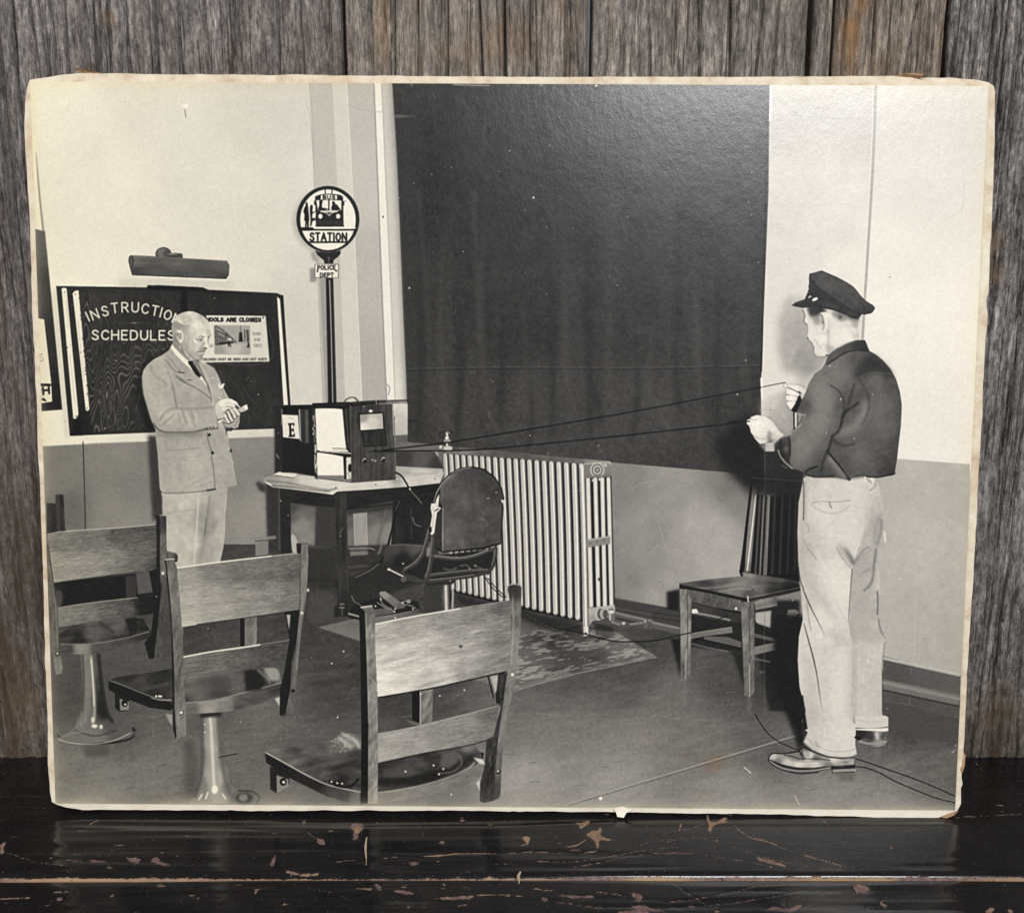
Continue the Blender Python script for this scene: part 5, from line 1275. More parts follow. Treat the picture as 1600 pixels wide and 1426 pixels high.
    fill('M', "855,190 920,140 1020,90 1100,62 1170,62 1205,158 1100,150 1000,178 900,240 830,275", [(900, 200, 84), (1000, 120, 74), (1120, 90, 52), (1180, 130, 44)], soft=.4); line('M', "840,270 900,235 1000,175 1100,150 1200,160", 8, 34, soft=.8, a=.9); line('M', "860,190 930,140 1030,92 1110,70", 5, 110, soft=.6, a=.6)
    lines('M', "750,390 810,385 880,430 950,495", 5, 124, soft=.6, a=.7); lines('M', "740,395 690,480 650,590", 8, 110, soft=1.2, a=.5); line('M', "870,450 950,505 985,580 990,660 970,740", 8, 40, soft=1.2, a=.8)
    line('M', "1120,400 1180,500 1205,590 1190,700 1140,800", 9, 50, soft=1.5, a=.7); line('M', "1080,440 1050,540 1020,640 975,720", 12, 42, soft=2, a=.8); line('M', "1115,600 1060,640 990,700 965,790", 14, 34, soft=1.8, a=.9); line('M', "1150,740 1100,820 1000,870 900,900", 22, 100, soft=4, a=.5)
    line('M', "1210,600 1190,720 1120,860 1080,910", 10, 104, soft=2, a=.5)
    line('M', "965,780 940,850 890,890 870,960 850,1020", 12, 36, soft=1.6, a=.9); line('M', "890,900 930,950 1010,970 1080,950", 14, 42, soft=2, a=.7); fill('M', "900,880 1000,880 1080,900 1020,960 940,950", 96, soft=5, a=.5)
    line('M', "845,1020 880,1060 940,1130 1000,1210 1040,1270", [8, 14, 14, 10, 8], 24, soft=.8); line('M', "870,1120 930,1180 990,1240", 22, 100, soft=4, a=.5); line('M', "860,1000 820,1080 800,1150 790,1200", 12, 40, soft=1.8, a=.85)
    line('M', "700,820 680,900 640,980 590,1060", 10, 108, soft=3, a=.5); line('M', "760,1150 700,1170 660,1195", 12, 34, soft=1.2); lines('M', "650,1215 740,1240 900,1235", 12, 32, soft=1, a=.9)
    line('M', "640,700 620,760 580,800 545,850", 12, 44, soft=1.5, a=.6); line('M', "720,690 680,770 640,830", 10, 112, soft=2.5, a=.5); lines('M', "530,890 620,900 600,960 560,1010", 5, 112, soft=.8, a=.5)
    # cuff
    fill('M', "395,985 440,910 510,888 525,960 525,1060 520,1110 545,1165 470,1115 430,1040", [(420, 980, 50), (480, 920, 66), (500, 1020, 60), (460, 1060, 44)], soft=.6); line('M', "425,1010 440,1060 480,1110 545,1168", 8, 170, soft=.6); line('M', "450,930 440,1000 460,1070", 8, 30, soft=1, a=.8); line('M', "512,890 525,960 523,1060", 8, 28, soft=.8); oval('M', 492, 1000, 18, 24, 118, soft=2, a=.7); line('M', "450,1140 500,1165", 10, 110, soft=1, a=.6)
    lines('M', "1260,1000 1300,985;1330,1025 1410,1015;1220,1140 1240,1120", 5, 110, a=.6, soft=.5); dots('M', "870,285 1234,530 1078,910 836,860", 6, 225); line('M', "958,580 966,565", 7, 214)
    lines('M', "1270,450 1250,700 1240,950;1360,500 1350,800;1290,1050 1250,1150", 24, 84, soft=5, a=.35); line('M', "1420,1200 1350,1180 1280,1200", 14, 40, soft=3, a=.6); line('M', "1430,1210 1290,1242 1180,1237", 8, 26, soft=.8)
    # wall, strap and string by the hands
    fill('W', "522,420 720,330 930,330 960,600 1070,660 1060,1000 900,1060 760,900 640,770 520,690", [(560, 480, 196), (700, 450, 190), (900, 500, 172), (800, 700, 168), (700, 720, 168), (1000, 800, 164), (900, 980, 166), (560, 600, 184)], soft=6, a=.85, tex=[(2, 2, 0, 2)])
    fill('W', "462,0 505,0 500,250 512,440 480,375 468,240", 236, soft=.4)
    line('W', "1084,650 1088,945", 26, 30); line('W', "1116,670 1116,905", 28, 212); line('W', "1150,680 1154,880", 14, 60)
    line('W', "510,172 700,131 930,90", 13, 66); oval('W', 642, 605, 12, 12, 110, soft=.4)
    # upper hand
    fill('W', "980,115 1080,125 1185,145 1305,205 1312,255 1262,335 1240,392 1198,372 1198,302 1120,256 1060,226 995,195", [(1020, 140, 222), (1120, 180, 230), (1220, 220, 214), (1240, 330, 196), (1280, 230, 204)])
    line('W', "978,115 1080,124 1190,146 1300,204", 9, 150, soft=.5, a=.8)
    oval('W', 926, 150, 44, 42, 128, soft=.4); oval('W', 926, 148, 36, 34, 226)
    fill('W', "938,245 980,208 1060,222 1170,288 1182,330 1140,348 1040,324 950,294", [(960, 250, 224), (1060, 270, 234), (1150, 320, 220)], sm=True)
    fill('W', "922,372 958,334 1050,328 1140,350 1132,420 1090,442 980,424 938,402", [(950, 370, 228), (1040, 380, 236), (1110, 400, 220)], sm=True)
    fill('W', "948,480 990,440 1070,438 1124,460 1082,522 1040,594 1000,562", [(970, 480, 228), (1040, 490, 236), (1030, 570, 222)], sm=True)
    lines('W', "985,184 1060,220 1140,256 1192,290", 14, 46, soft=.3); line('W', "1180,262 1212,292", 24, 38, soft=.4); lines('W', "945,302 1040,328 1140,350;945,414 1000,434 1095,444", 9, 150, soft=.4, a=.9)
    fill('W', "1178,330 1205,318 1222,400 1202,480 1172,560 1132,642 1080,645 1028,602 1090,512 1132,430", 26); lines('W', "932,250 928,285 945,300;924,360 930,395;948,495 1000,582 1045,615", 9, 96, soft=.4, a=.8)
    # lower hand
    fill('W', "198,812 220,780 270,765 290,728 350,705 410,690 480,708 560,720 640,778 700,830 760,920 830,1008 905,1060 830,1110 760,1180 712,1242 650,1180 610,1192 530,1216 450,1228 400,1182 340,1112 330,1080 278,1012 275,960 250,890 215,862",
         [(230, 810, 234), (340, 730, 226), (450, 730, 224), (400, 830, 236), (500, 900, 232), (600, 830, 222), (700, 930, 220), (780, 1020, 216), (850, 1070, 204), (620, 1080, 158), (660, 1160, 140), (740, 1180, 176), (560, 1030, 222), (420, 1000, 234), (420, 1130, 218), (500, 1180, 216), (720, 1100, 200)], tex=[(1.4, 1.4, 0, 2)])
    fill('W', "585,990 660,1000 660,1090 645,1180 610,1150 590,1090", 150, soft=1.2, a=.8); line('W', "620,1110 648,1185", 22, 110, soft=.7, a=.8)
    lines('W', "278,772 340,784 400,776;365,1105 450,1128 540,1142;330,1085 400,1105;268,880 300,900", 10, 150, soft=.5, a=.85); lines('W', "290,728 300,760;440,900 500,930 560,930;480,1000 540,1020", 10, 196, soft=.6, a=.7); line('W', "270,960 282,1015 335,1085 345,1115 405,1188 450,1232", 9, 60, soft=.5, a=.7)
    fill('W', "556,1232 640,1212 690,1272 722,1360 560,1366", 188); oval('W', 590, 1262, 10, 10, 110)
    # head
    fill('L', "320,570 305,610 310,660 325,700 315,760 320,790 355,810 360,860 355,950 350,970 380,1010 420,1080 440,1130 445,1190 470,1225 520,1238 600,1225 630,1210 700,1140 800,1070 900,1030 1035,1005 1020,920 1015,850 1030,740 950,650 600,560 400,540",
         [(330, 620, 214), (340, 740, 226), (400, 760, 214), (420, 720, 176), (470, 760, 160), (400, 850, 216), (400, 960, 218), (460, 1100, 214), (500, 1200, 210), (560, 1150, 222), (480, 900, 218), (560, 1000, 224), (620, 900, 196), (680, 900, 222), (760, 1000, 226), (850, 900, 224), (900, 980, 228), (700, 760, 214), (820, 820, 214),
          (960, 900, 222), (990, 950, 196), (1000, 820, 172), (620, 720, 226), (880, 800, 206), (640, 1120, 176), (700, 1050, 222)], sm=True, tex=[(1.5, 1.5, 0, 2)])
    fill('L', "350,580 540,560 620,650 520,670 500,700 440,715 395,700 370,660", 44, soft=2); fill('L', "420,700 500,690 510,740 470,790 440,760", 130, soft=3, a=.8)
    fill('L', "640,640 760,640 950,700 1040,690 1030,760 960,770 900,740 820,770 740,740 690,700", [(700, 680, 150), (760, 700, 110), (850, 720, 136), (960, 740, 110), (1010, 730, 96)], soft=2, tex=[(1.5, 3, 30, 14)]); fill('L', "940,750 1000,760 985,830 955,800", 130, soft=3, a=.8); line('L', "800,770 760,760 720,720", 12, 170, soft=3, a=.6)
    fill('L', "520,670 560,655 620,660 640,740 632,840 600,910 575,920 560,860 580,800 560,740 530,700", [(560, 690, 224), (610, 720, 226), (610, 820, 222), (580, 890, 216)], sm=True, soft=.5); line('L', "522,680 548,700 560,760 556,800", 12, 80, soft=1); line('L', "560,770 575,810 570,850 560,880", 10, 100, soft=1, a=.85); line('L', "632,720 638,840 610,910", 8, 160, soft=1.2, a=.7); line('L', "575,730 590,790", 8, 170, soft=1, a=.6)
    line('L', "640,900 632,1000 625,1100 635,1200", 14, 170, soft=2, a=.8); line('L', "440,1000 500,1080 530,1130", 10, 160, soft=1.5, a=.7); line('L', "470,1100 520,1180", 12, 228, soft=2, a=.6); lines('L', "940,900 970,1000;1010,860 1030,990", 12, 190, soft=2, a=.6)
    line('L', "300,620 310,660 326,705 312,755 322,792 352,815", 9, 60, soft=1, a=.85); fill('L', "350,972 362,978 374,1004 366,1010 354,996", 84, soft=.4); line('L', "390,1030 425,1080 442,1130", 8, 90, soft=.8, a=.8); line('L', "442,1150 450,1200 490,1232 560,1236 620,1222", 7, 120, soft=.8, a=.8); line('L', "600,1215 625,1215", 12, 26); line('L', "355,830 360,900 350,960", 6, 120, soft=.8, a=.7)
    # cap
    fill('L', "385,148 430,140 500,120 545,108 620,140 740,190 880,265 960,320 1000,365 1040,420 1110,495 1170,535 1215,560 1245,598 1215,650 1190,668 1110,685 1070,680 1040,720 1010,745 950,735 860,690 700,630 560,600 430,590 350,590 300,598 200,580 150,564 200,525 290,495 320,485 345,430 375,350 370,310 380,280 378,200", 36)
    fill('L', "400,160 500,128 548,120 640,160 780,225 900,290 980,350 1040,440 1110,510 1200,560 1232,598 1190,650 1100,668 1020,655 900,600 780,520 640,430 520,350 440,260 410,210", [(430, 180, 60), (550, 150, 66), (500, 250, 62), (640, 250, 72), (760, 330, 70), (700, 400, 64), (900, 380, 70), (950, 500, 66), (1050, 560, 64), (1180, 590, 60), (1100, 640, 50)], soft=1, tex=[(2, 2, 0, 3), (6, 6, 0, 3)])
    line('L', "430,240 520,350 640,440 780,530 900,610 1040,665", 14, 24, soft=1, a=.9); fill('L', "480,480 600,500 800,580 1000,650 1030,700 950,700 760,630 560,560", 56, soft=2, a=.8, tex=[(3, 2, 20, 5)])
    line('L', "420,520 560,545 700,600", 6, 66, soft=.8, a=.6); oval('L', 456, 484, 40, 19, 238, rot=-24); lines('L', "372,462 400,445;392,440 398,452", 12, 226); dots('L', "740,575 742,645 700,560", 6, 110); line('L', "165,562 290,520", 6, 70, soft=.8, a=.5)
    dots('L', "652,1357", 9, 225)


def finish_print():
    im = cv.img
    # black spots, white dust, little scratches on the emulsion
    r = np.random.default_rng(11)
    for _ in range(90):
        x, y = r.uniform(60, 1530), r.uniform(140, 1250)
        oval('P', x, y, r.uniform(.4, 1.1), r.uniform(.4, 1.1), r.choice([232, 226, 60]), a=r.uniform(.3, .8))
    for _ in range(70):
        x, y = r.uniform(60, 1530), r.uniform(140, 1250)
        a_, L = r.uniform(0, 6.3), r.uniform(4, 16)
        line('P', [(x, y), (x + L * math.cos(a_), y + L * math.sin(a_))], .7, r.choice([236, 200]), a=r.uniform(.15, .4))
    line('V', "558,488 600,515 650,525 700,526 780,532 838,515", 2.2, 150, a=.7)
    line('V', "1370,420 1375,470 1350,590 1330,700 1335,850 1325,950", 5, 205, soft=.8, a=.8)
    line('T', "830,490 835,525", 4, 110, a=.8); oval('T', 833, 474, 14, 9, 238, a=.8)
    lines('T', "1045,850 1052,970", 4, 226, a=.6)
    line('U', "345,520 430,521", [14, 2], 110, soft=.8, a=.7)
    lines('U', "600,380 760,384;985,384 1000,380;412,378 416,384", 4, 190, a=.7); oval('U', 1240, 392, 8, 12, 40); oval('U', 1238, 384, 6, 4, 230)
    im[:] = blur1(im, .6)
    im += .7 * (im - blur1(im, 1.6))
    im[:] = np.where(im < 120, 120 - (120 - im) * 1.12, im)
    im += 2.3 * cv.noise(.7, .7) + 1.2 * cv.noise(1.6, 1.6)
    # colour: warm paper, neutral blacks; yellowing along the rim and two rusty stains belong to the sheet
    hh, ww = im.shape
    X = (np.arange(ww) / ww)[None, :]
    Y = (np.arange(hh) / hh)[:, None]
    edge = np.minimum(np.minimum(X, 1 - X) * 1.27, np.minimum(Y, 1 - Y))
    n = cv.noise(16, 16)
    old = np.exp(-edge / (.010 + .003 * n.clip(-1, 2))) * .8
    old += np.exp(-(X / .05)) * np.exp(-((Y - .35) / .5) ** 2) * .25
    fade = np.exp(-(1 - Y) / .008) * .6 + np.exp(-X / .006) * .35
    im[:] = im + (214 - im) * np.clip(fade, 0, 1) * (.75 + .2 * n.clip(-1, 1))
    t = np.clip(im / 255, 0, 1)
    rgb = np.stack([t * 1.022, t * .990, t * (.93 + .02 * (1 - t))], -1)
    rgb[..., 2] -= (.05 * np.clip(1 - X * 2.2, 0, 1)) * t ** 2
    rgb *= 1 - np.clip(old, 0, 1)[..., None] * np.array([.0, .02, .09])
    for (x, y, s_, k) in ((1115, 1188, 16, .30), (1010, 1152, 14, .18), (1075, 1180, 10, .12)):
        qx, qy = apply_h(HM, [(x, y)])[0]
        d = np.exp(-(((np.arange(ww) - qx) / (s_ * 1.2))[None, :] ** 2 + ((np.arange(hh) - qy) / s_)[:, None] ** 2)) * np.clip(.7 + .4 * cv.noise(4, 4), 0, 1.4)
        rgb *= 1 - (k * d)[..., None] * np.array([-.25, .28, .75])
    out = np.ones((hh, ww, 4), np.float32)
    out[..., :3] = np.clip(rgb, 0, 1)
    return out[::-1]


for fn in (draw_walls, draw_curtain, draw_floor, draw_left_board, draw_sign, draw_man_left, draw_radiator, draw_table, draw_swivel, draw_seats, draw_right_chair, draw_man_right):
    fn()
lines('P', "600,703 660,696 708,690 950,650 1100,622 1190,605", 1.9, 24)
lines('P', "585,704 660,704 751,702 900,688 1060,671 1172,658", 1.9, 24)
lines('P', "575,706 700,690", 1.2, 40, a=.5)
PIX = finish_print()
img = bpy.data.images.new("print_drawing", TW, TH, alpha=False)
img.pixels.foreach_set(np.ascontiguousarray(PIX, dtype=np.float32).ravel())
img.update()
img.pack()
# ------------------------------------------------------------------ materials
def wood_material(name, grey, tan, seed, ochre=0.25, rough_saw=0.0, foot_tone=(.17, .62)):
    m, nt, b = material(name)
    L = nt.links
    base = noise_tex(nt, 430, 8, .78, (1, 1, .09), (seed * 3.1, 0, seed))
    c1 = ramp(nt, base, [(.36, tuple(.36 * v for v in grey)), (.46, tuple(.80 * v for v in grey)), (.55, tuple(1.1 * v for v in grey)), (.66, tuple(1.6 * v for v in grey))])
    fine = noise_tex(nt, 1500, 4, .75, (1, 1, .14), (seed, 0, 0))
    c1 = mix_col(nt, .85, c1, ramp(nt, fine, [(.34, (.30, .29, .28)), (.50, (.95, .95, .95)), (.70, (1.6, 1.57, 1.52))]), 'MULTIPLY')
    lump = noise_tex(nt, 560, 5, .78, (1, 1, .42), (seed, 5, 0))
    c1 = mix_col(nt, .35 + .4 * rough_saw, c1, ramp(nt, lump, [(.38, (.36, .35, .35)), (.50, (1, 1, 1)), (.64, (1.7, 1.68, 1.66))]), 'MULTIPLY')
    vein = noise_tex(nt, 520, 4, .62, (1, 1, .03), (seed * 2.2, 1, 0))
    c1 = mix_col(nt, .8, c1, ramp(nt, vein, [(.385, (.14, .13, .12)), (.415, (1, 1, 1)), (.62, (1, 1, 1)), (.66, (1.4, 1.38, 1.34))]), 'MULTIPLY')
    cloud = noise_tex(nt, 70, 5, .7, (1, 1, .35), (seed * 5.2, 4, 0))
    c1 = mix_col(nt, .9, c1, ramp(nt, cloud, [(.32, (.55, .54, .54)), (.50, (1, 1, 1)), (.68, (1.35, 1.34, 1.33))]), 'MULTIPLY')
    patch = noise_tex(nt, 26, 4, .6, (1, 1, .30), (seed * 7.7, 0, 2 * seed))
    streak = noise_tex(nt, 120, 4, .6, (1, 1, .05), (seed * 1.7, 0, 5))
    f1 = nt.nodes.new("ShaderNodeMath"); f1.operation = 'MULTIPLY'
    L.new(ramp(nt, patch, [(.50, (0, 0, 0)), (.72, (1, 1, 1))]), f1.inputs[0])
    L.new(ramp(nt, streak, [(.42, (0, 0, 0)), (.66, (1, 1, 1))]), f1.inputs[1])
    f2 = nt.nodes.new("ShaderNodeMath"); f2.operation = 'MULTIPLY'; f2.inputs[1].default_value = ochre * 2.2
    L.new(f1.outputs[0], f2.inputs[0])
    c2 = mix_col(nt, f2.outputs[0], c1, tan)
    sa = nt.nodes.new("ShaderNodeAttribute"); sa.attribute_name = "stain"
    sm_ = nt.nodes.new("ShaderNodeMath"); sm_.operation = 'MULTIPLY'
    L.new(sa.outputs["Fac"], sm_.inputs[0]); L.new(ramp(nt, streak, [(.36, (.25, .25, .25)), (.6, (1, 1, 1))]), sm_.inputs[1])
    c2 = mix_col(nt, sm_.outputs[0], c2, (.36, .20, .075))
    big = noise_tex(nt, 9, 3, .5, (1, 1, .5), (seed * 4.2, 0, 1))
    c3 = mix_col(nt, .8, c2, ramp(nt, big, [(.35, (.72, .69, .68)), (.6, (1.1, 1.09, 1.08))]), 'MULTIPLY')
    # wall boards turn darker and browner towards the foot, with a ragged outline
    tc = nt.nodes.new("ShaderNodeTexCoord"); sx = nt.nodes.new("ShaderNodeSeparateXYZ")
    L.new(tc.outputs["Object"], sx.inputs[0])
    mr = nt.nodes.new("ShaderNodeMapRange")
    mr.inputs[1].default_value, mr.inputs[2].default_value, mr.inputs[3].default_value, mr.inputs[4].default_value = 0.0, foot_tone[0], foot_tone[1], 0.0
    L.new(sx.outputs[2], mr.inputs[0])
    rag = noise_tex(nt, 40, 5, .65, (1, 1, .2), (seed, 3, 1))
    mm = nt.nodes.new("ShaderNodeMath"); mm.operation = 'MULTIPLY'
    L.new(mr.outputs[0], mm.inputs[0])
    L.new(ramp(nt, rag, [(.35, (.45, .45, .45)), (.6, (1.3, 1.3, 1.3))]), mm.inputs[1])
    c4 = mix_col(nt, mm.outputs[0], c3, (.055, .036, .020))
    L.new(c4, b.inputs["Base Color"])
    b.inputs["Roughness"].default_value = .82
    b.inputs["Specular IOR Level"].default_value = .25
    h1 = noise_tex(nt, 1000, 5, .75, (1, 1, .06), (seed, 0, 1))
    h2 = noise_tex(nt, 700, 5, .75, (1, 1, .5), (0, seed, 1))
    n1 = bump(nt, h1, .8, .0009)
    n2 = bump(nt, h2, .35 + .5 * rough_saw, .0009, n1)
    L.new(n2, b.inputs["Normal"])
    return m


def paint_material():
    m, nt, b = material("chipped_black_paint")
    L = nt.links
    at = nt.nodes.new("ShaderNodeAttribute"); at.attribute_name = "chip"
    at2 = nt.nodes.new("ShaderNodeAttribute"); at2.attribute_name = "wood"
    black = ramp(nt, noise_tex(nt, 60, 4, .6, (1, 1, 1)), [(.35, (.0065, .0060, .0064)), (.7, (.0125, .0115, .0120))])
    primer = ramp(nt, noise_tex(nt, 500, 3, .6), [(.3, (.10, .056, .050)), (.6, (.20, .125, .112)), (.8, (.30, .21, .18))])
    wood = ramp(nt, noise_tex(nt, 300, 4, .6, (.08, 1, 1)), [(.3, (.20, .115, .055)), (.6, (.42, .28, .16)), (.8, (.55, .41, .28))])
    under = mix_col(nt, at2.outputs["Fac"], primer, wood)
    mask = nt.nodes.new("ShaderNodeMath"); mask.operation = 'MULTIPLY_ADD'; mask.inputs[1].default_value = 1.0
    nz = noise_tex(nt, 520, 6, .8, (.6, 1, 1))
    mr = nt.nodes.new("ShaderNodeMapRange"); mr.inputs[3].default_value = -1.5; mr.inputs[4].default_value = 1.5
    L.new(nz, mr.inputs[0])
    L.new(at.outputs["Fac"], mask.inputs[0]); L.new(mr.outputs[0], mask.inputs[2])
    # tiny scattered flecks of worn paint
    fleck = noise_tex(nt, 420, 2, .5, (.35, 1, 1), (3, 1, 0))
    fl = ramp(nt, fleck, [(.755, (0, 0, 0)), (.775, (.8, .8, .8))])
    mx = nt.nodes.new("ShaderNodeMath"); mx.operation = 'MAXIMUM'
    L.new(ramp(nt, mask.outputs[0], [(.56, (0, 0, 0)), (.66, (1, 1, 1))]), mx.inputs[0]); L.new(fl, mx.inputs[1])
    dust = ramp(nt, noise_tex(nt, 1500, 2, .6), [(.66, (0, 0, 0)), (.72, (.5, .5, .5))])
    c = mix_col(nt, mx.outputs[0], black, under)
    c = mix_col(nt, dust, c, (.12, .11, .09))
    L.new(c, b.inputs["Base Color"])
    r = nt.nodes.new("ShaderNodeMapRange"); r.inputs[3].default_value = .15; r.inputs[4].default_value = .75
    L.new(mx.outputs[0], r.inputs[0])
    sm = noise_tex(nt, 35, 5, .65, (.5, 1, 1))
    r2 = nt.nodes.new("ShaderNodeMath"); r2.operation = 'MULTIPLY_ADD'; r2.inputs[1].default_value = .16; r2.inputs[2].default_value = -.06
    L.new(sm, r2.inputs[0])
    r3 = nt.nodes.new("ShaderNodeMath"); r3.operation = 'ADD'
    L.new(r.outputs[0], r3.inputs[0]); L.new(r2.outputs[0], r3.inputs[1])
    L.new(r3.outputs[0], b.inputs["Roughness"])
    b.inputs["Specular IOR Level"].default_value = .42
    h = noise_tex(nt, 160, 4, .6, (.10, 1, 1))
    n1 = bump(nt, h, .10, .0006)
    inv = nt.nodes.new("ShaderNodeMath"); inv.operation = 'SUBTRACT'; inv.inputs[0].default_value = 1.0
    L.new(mx.outputs[0], inv.inputs[1])
    n2 = bump(nt, inv.outputs[0], .5, .0002, n1)
    L.new(n2, b.inputs["Normal"])
    return m


def card_material():
    m, nt, b = material("yellowed_card")
    L = nt.links
    c = ramp(nt, noise_tex(nt, 150, 5, .65), [(.28, (.52, .39, .26)), (.45, (.68, .58, .43)), (.65, (.78, .70, .55)), (.8, (.84, .78, .65))])
    st = ramp(nt, noise_tex(nt, 45, 4, .6, (1, 1, 1), (4, 2, 0)), [(.56, (0, 0, 0)), (.74, (.6, .6, .6))])
    c = mix_col(nt, st, c, (.52, .33, .18))
    tc = nt.nodes.new("ShaderNodeTexCoord"); sp = nt.nodes.new("ShaderNodeSeparateXYZ"); L.new(tc.outputs["Object"], sp.inputs[0])
    foot = nt.nodes.new("ShaderNodeMapRange")
    foot.inputs[1].default_value, foot.inputs[2].default_value, foot.inputs[3].default_value, foot.inputs[4].default_value = .0, .012, .75, 0.0
    L.new(sp.outputs[2], foot.inputs[0])
    c = mix_col(nt, foot.outputs[0], c, (.90, .84, .72))
    L.new(c, b.inputs["Base Color"])
    b.inputs["Roughness"].default_value = .85
    b.inputs["Specular IOR Level"].default_value = .2
    L.new(bump(nt, noise_tex(nt, 700, 4, .7), .5, .0004), b.inputs["Normal"])
    return m


def print_material():
    m, nt, b = material("photographic_paper")
    L = nt.links
    t = nt.nodes.new("ShaderNodeTexImage"); t.image = img; t.interpolation = 'Cubic'; t.extension = 'EXTEND'
    L.new(t.outputs[0], b.inputs["Base Color"])
    b.inputs["Specular IOR Level"].default_value = .50
    r = ramp(nt, noise_tex(nt, 90, 5, .7), [(.3, (.235, .235, .235)), (.7, (.285, .285, .285))])
    L.new(r, b.inputs["Roughness"])
    n1 = bump(nt, noise_tex(nt, 380, 5, .75, (1, 1, .7)), .17, .0004)
    n2 = bump(nt, noise_tex(nt, 30, 3, .6), .05, .0020, n1)
    L.new(n2, b.inputs["Normal"])
    return m


# ------------------------------------------------------------------ weathered plank wall
def wall_x(px, py=60):
    d = np.array([(px - PCX) / FPX, 0, 0]) - (py - PCY) / FPX * CU + CF
    t = (WALL_Y - CP[1]) / d[1]
    return float((CP + d * t)[0])


def wall_z(py):
    d = -(py - PCY) / FPX * CU + CF
    return float((CP + d * (WALL_Y - CP[1]) / d[1])[2])


wall = empty("plank_wall", (0, WALL_Y, 0))
wall["kind"] = "structure"
wall["label"] = "weathered grey barn wood wall of vertical planks behind the photograph"
Z_TOP = wall_z(0) + .05


STAINS = [(1328, 42, 12, 14, .9), (1322, 78, 12, 20, .5), (1345, 8, 22, 10, .4), (868, 14, 10, 20, .35), (600, 35, 14, 50, .35), (170, 28, 9, 9, .6), (790, 62, 40, 30, .3), (1290, 420, 20, 20, .3),
          (1555, 380, 10, 24, .5), (1562, 430, 12, 14, .5), (30, 1100, 30, 60, .4), (1560, 1120, 40, 40, .4), (700, 80, 30, 12, .3)]


def plank(x0, x1, mat, saw, cracks, seed, set_back=0.0):
    dx, dz = .00045, .0011
    nx, nz = max(8, int((x1 - x0) / dx)), int((Z_TOP + .004) / dz)
    xs = np.linspace(x0, x1, nx)
    zs = np.linspace(-.004, Z_TOP, nz)
    h = .00010 * field(nz, nx, 34, 1.1, 0, seed) + .00009 * field(nz, nx, 12, .8, 0, seed + 1) + .00022 * field(nz, nx, 70, 5, 0, seed + 2) + .0003 * field(nz, nx, 160, 40, 0, seed + 3)
    if saw:
        msk = np.clip(.6 + .6 * field(nz, nx, 30, 60, 0, seed + 4), 0, 1.3)
        h += saw * msk * (.00016 * field(nz, nx, 1.5, 2.6, 0, seed + 5) + .00012 * field(nz, nx, 2.6, 1.2, 0, seed + 6))
    h -= .0011 * np.clip(field(nz, nx, 30, .75, 0, seed + 7) - 1.15, 0, 2) * np.clip(.6 + .7 * field(nz, nx, 40, 30, 0, seed + 8), 0, 1.5)
    X, Zg = np.meshgrid(xs, zs)
    r = np.random.default_rng(seed)
    auto = [(r.uniform(x0, x1), r.uniform(.0008, .0034), r.uniform(.00022, .00042)) for _ in range(int((x1 - x0) / .0045))]
    for cx, dep, wd in list(cracks) + auto:
        wig = np.interp(zs, np.linspace(-.01, Z_TOP + .01, 9), r.normal(0, .0011, 9)) + .0002 * np.cumsum(r.normal(0, .25, nz)) * .3
        span = np.clip(np.sin(np.linspace(r.uniform(-.5, .6), r.uniform(2.6, 3.8), nz)), 0, 1) ** .5 if (cx, dep, wd) in auto else np.ones(nz)
        dep = dep * (1.0 if (cx, dep, wd) in auto else 1.8)
        h -= dep * span[:, None] * np.exp(-((X - cx - wig[:, None]) / wd) ** 2)
    h = np.clip(h, -.006, .0009)
    ex = np.minimum(X - x0, x1 - X)
    h -= .0022 * np.exp(-(ex / .0007) ** 1.3)
    jag = np.cumsum(r.normal(0, .00004, nz)); jag -= np.linspace(jag[0], jag[-1], nz)
    V = np.zeros((nz, nx + 2, 3))
    V[:, 1:-1, 0] = X + np.where(X < (x0 + x1) / 2, 1, -1) * np.abs(jag)[:, None] * np.exp(-ex / .002)
    V[:, 1:-1, 1] = WALL_Y + set_back + .0009 - h
    V[:, 1:-1, 2] = Zg
    V[:, 0], V[:, -1] = V[:, 1], V[:, -2]
    V[:, 0, 1] = V[:, -1, 1] = WALL_Y + .016
    V -= np.array([0, WALL_Y, 0])
    st = np.zeros((nz, nx + 2))
    for sx_, sy_, rx_, ry_, k_ in STAINS:
        st[:, 1:-1] += k_ * np.exp(-((X - wall_x(sx_, sy_)) / (rx_ * .00026)) ** 2 - ((Zg - wall_z(sy_)) / (ry_ * .00026)) ** 2)
    o = grid_mesh("plank", V, mat, wall, {"stain": np.clip(st, 0, 1)})
    return o


GREY = (.168, .150, .136)
m0 = wood_material("grey_rough_sawn_wood", (.245, .226, .216), (.20, .115, .05), 1.0, .16, .8, (.42, .78))
m1 = wood_material("grey_brown_wood", (.270, .240, .210), (.26, .150, .062), 2.3, .42, .1)
m2 = wood_material("worn_grey_wood", (.255, .231, .207), (.23, .140, .065), 3.9, .26, .35)
m3 = wood_material("knotty_grey_wood", (.250, .215, .182), (.30, .165, .060), 5.2, .55, .1)
m4 = wood_material("pale_rough_grey_wood", (.262, .246, .234), (.24, .15, .07), 6.6, .12, 1.0, (.10, .7))
crk = lambda *a: [(wall_x(p), d, w) for p, d, w in a]
plank(wall_x(-330), wall_x(-8), m0, .6, [], 10)
plank(wall_x(-6), wall_x(532), m0, 1.0, crk((22, .004, .0005), (48, .003, .0005), (84, .0025, .0004), (104, .0025, .0004), (150, .002, .0004), (196, .0016, .0003), (62, .002, .0004)), 20)
plank(wall_x(538), wall_x(919), m1, .0, crk((612, .0022, .0004), (655, .0018, .0004), (705, .002, .0004), (752, .0026, .0005), (794, .0026, .0005), (826, .0016, .0004), (878, .0012, .0003), (580, .0012, .0003)), 30)
